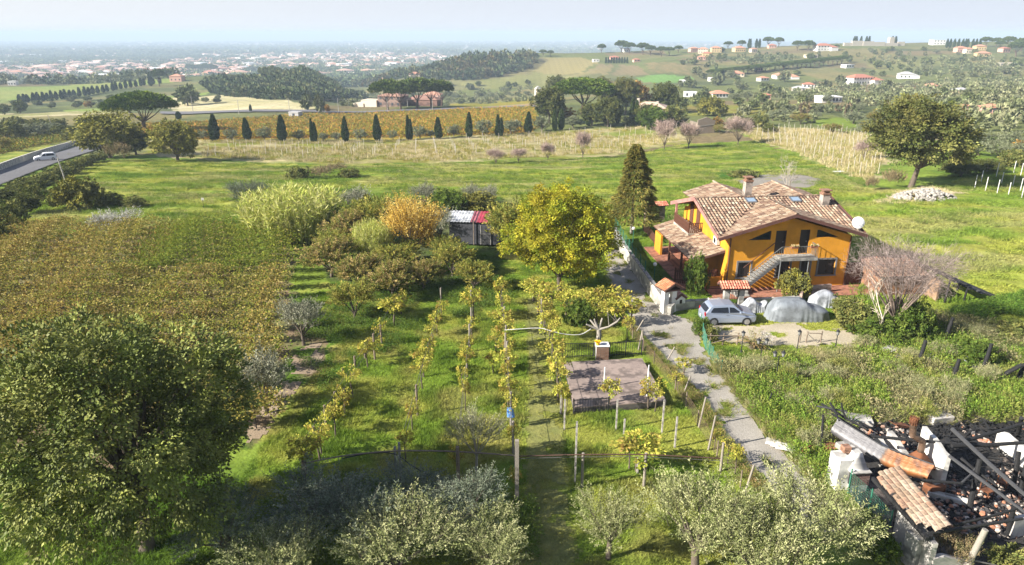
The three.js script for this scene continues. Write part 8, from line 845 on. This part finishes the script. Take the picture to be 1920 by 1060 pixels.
// woods and groves that read as one mass
const treeGeo = (() => { rnd = rng(403); const L = new Leaves(); for (let i = 0; i < 90; i++) { const e = rdir(); L.add(e[0] * 3, 4 + e[1] * 3, e[2] * 3, e[0] * 0.8, e[1] * 0.8 + 0.2, e[2] * 0.8, rr(1.5, 2.6), 1.9, shade([1, 1, 1], rr(0.65, 1.35)), true); } for (let i = 0; i < 6; i++) L.add(gauss() * 0.2, 0, gauss() * 0.2, 0, 1, 0, 3, 0.6, [0.5, 0.45, 0.4]); return L.build(); })();
rnd = rng(404); const dkc = [[0.055, 0.075, 0.03], [0.075, 0.092, 0.038], [0.045, 0.065, 0.028], [0.10, 0.105, 0.045]], olc = [[0.16, 0.17, 0.085], [0.13, 0.145, 0.07], [0.19, 0.19, 0.105]];
const wood = (pts, gap, sc, cols, label, keep = 1) => masses('woodland', pts, gap, gap, () => rnd() < keep ? [rr(0.7, 1.3) * sc, rr(0.7, 1.4) * sc, shade(pick(cols), rr(0.8, 1.2))] : null, label, 'woodland', treeGeo, MAT.dull, 0.45);
wood([[420, 150], [470, 153], [525, 148], [560, 136], [600, 148], [640, 178], [690, 184], [560, 190], [480, 186], [400, 178], [380, 160]], 5, 0.72, dkc, 'dense dark wood covering the rounded hill beyond the straw field');
wood([[690, 132], [760, 112], [850, 104], [920, 98], [1000, 104], [1010, 122], [985, 133], [930, 146], [870, 152], [790, 152], [720, 156], [640, 160], [640, 146]], 9, 1.0, dkc.concat([[0.11, 0.09, 0.04]]), 'mixed woods on the broad hill with scattered houses');
wood([[560, 142], [690, 128], [700, 150], [640, 160], [600, 155]], 11, 0.9, dkc.concat(olc), 'trees along the valley between the hills', 0.6);
wood([[-200, 160], [0, 160], [260, 152], [330, 148], [330, 140], [0, 146], [-200, 150]], 15, 1.0, dkc.concat(olc), 'tree belt at the far edge of the pale green fields', 0.8);
wood([[1280, 108], [1400, 104], [1570, 108], [1570, 118], [1330, 130], [1280, 122]], 11, 0.5, olc.concat(dkc), 'olive groves below the ridge village', 0.5);
wood([[1600, 100], [1900, 108], [1920, 148], [1760, 150], [1620, 118]], 11, 0.5, olc.concat(olc, dkc), 'olive groves of the upper slope below the ruined wall', 0.5);
wood([[1560, 160], [1960, 152], [1960, 210], [1760, 214], [1600, 196], [1420, 180]], 8, 0.42, olc, 'olive groves of the lower slope', 0.6);
wood([[1700, 215], [1980, 224], [1980, 250], [1780, 250]], 7, 0.5, olc, 'olive groves behind the large oak', 0.7);
wood([[640, 170], [1010, 160], [1010, 192], [850, 196], [640, 206]], 10, 0.42, olc, 'low olive groves on the valley flat', 0.5);
wood([[1380, 216], [1600, 205], [1620, 222], [1500, 236], [1400, 236]], 8, 0.45, olc.concat([[0.13, 0.10, 0.06]]), 'grey bushes beyond the staked vineyard', 0.6);
// the plain: a town seen through the haze
{ const box = (() => { const l = [tint(bx(1, 1, 1, 0, 0.5, 0), [1, 1, 1])]; const p = hipRoof(1, 1, 0.28, 0.06); p.translate(0, 1, 0); l.push(tint(p, [0.75, 0.5, 0.42])); return mg(l); })(); const flat = tint(bx(1, 1, 1, 0, 0.5, 0), [1, 1, 1]);
  const tm = std([1, 1, 1], 0.9, { vertexColors: true }), dens = (x, z) => smoothstep(fbm(x * 0.0011 + 4, z * 0.0011, 4) + 0.5 * (fbm(x * 0.006, z * 0.006, 2) - 0.5), 0.34, 0.55);
  const H1 = [], C1 = [], H2 = [], C2 = [], Tm = [], Tc = []; rnd = rng(405); let named = 0; const pal = [[0.74, 0.66, 0.57], [0.66, 0.5, 0.41], [0.8, 0.77, 0.71], [0.72, 0.61, 0.48], [0.85, 0.83, 0.8]]; let hm = null; const g = 'houses of the hazy town on the plain';
  for (let i = 0; i < 60000; i++) { const d = 1050 * Math.pow(9.5, Math.pow(rnd(), 0.9)), u = rr(-0.78, 0.62), x = u * d, z = -d; if (H(x, z) > -52) continue; const k = dens(x, z); const y = H(x, z);
    if (rnd() < k * 0.6) { const big = rnd() < 0.08 ? 2.2 : 1, w = rr(9, 17) * big * (d > 4000 ? 1.7 : 1), dd = rr(8, 13) * big, h = rr(5, 9) * (big > 1 ? 1.5 : 1), c = shade(pick(pal), rr(0.8, 1.15));
      if (d < 2300 && u < 0.2 && named < 230) { named++; const lab = 'small pale house of the hazy town on the plain'; if (!hm) { hm = thing('town_house', lab, 'house', V(x, y - 1, z), rr(0, 3), g); part('wall', bx(1, 1, 1, 0, 0.5, 0), far.cream, hm); const q = hipRoof(1, 1, 0.28, 0.06); q.translate(0, 1.002, 0); part('roof', q, far.rust, hm); hm.scale.set(w, h, dd); } else { const q = copyOf(hm, V(x, y - 1, z), rr(0, 3), [w, h, dd], lab, g); q.children[0].material = pick([far.cream, far.white, far.pink, far.ochre]); q.children[1].material = pick([far.rust, far.red, far.rust, far.grey]); } }
      else if (rnd() < 0.75) { H1.push(M4(x, y - 1, z, rr(0, 3), w, h, dd)); C1.push(new THREE.Color().setRGB(...c)); } else { H2.push(M4(x, y - 1, z, rr(0, 3), w * 1.4, h, dd * 1.2)); C2.push(new THREE.Color().setRGB(...shade(pick(pal), 1.1))); } }
    else if (rnd() < 0.62) { const s = rr(0.8, 1.8) * (d > 3500 ? 1.8 : 1); Tm.push(M4(x, y, z, rr(0, 6), s * 1.3, s, s * 1.3)); Tc.push(new THREE.Color().setRGB(...shade(pick(dkc), rr(1.0, 1.8)))); } }
  instanced('town', box, tm, H1, C1, 'hazy town of countless pale houses spread over the plain', 'town'); instanced('town', flat, tm, H2, C2, 'flat-roofed blocks and sheds of the town on the plain', 'town'); instanced('woodland', treeGeo, MAT.dull, Tm, Tc, 'tree clumps spread over the hazy plain', 'woodland');
}

renderer.render(scene, camera);
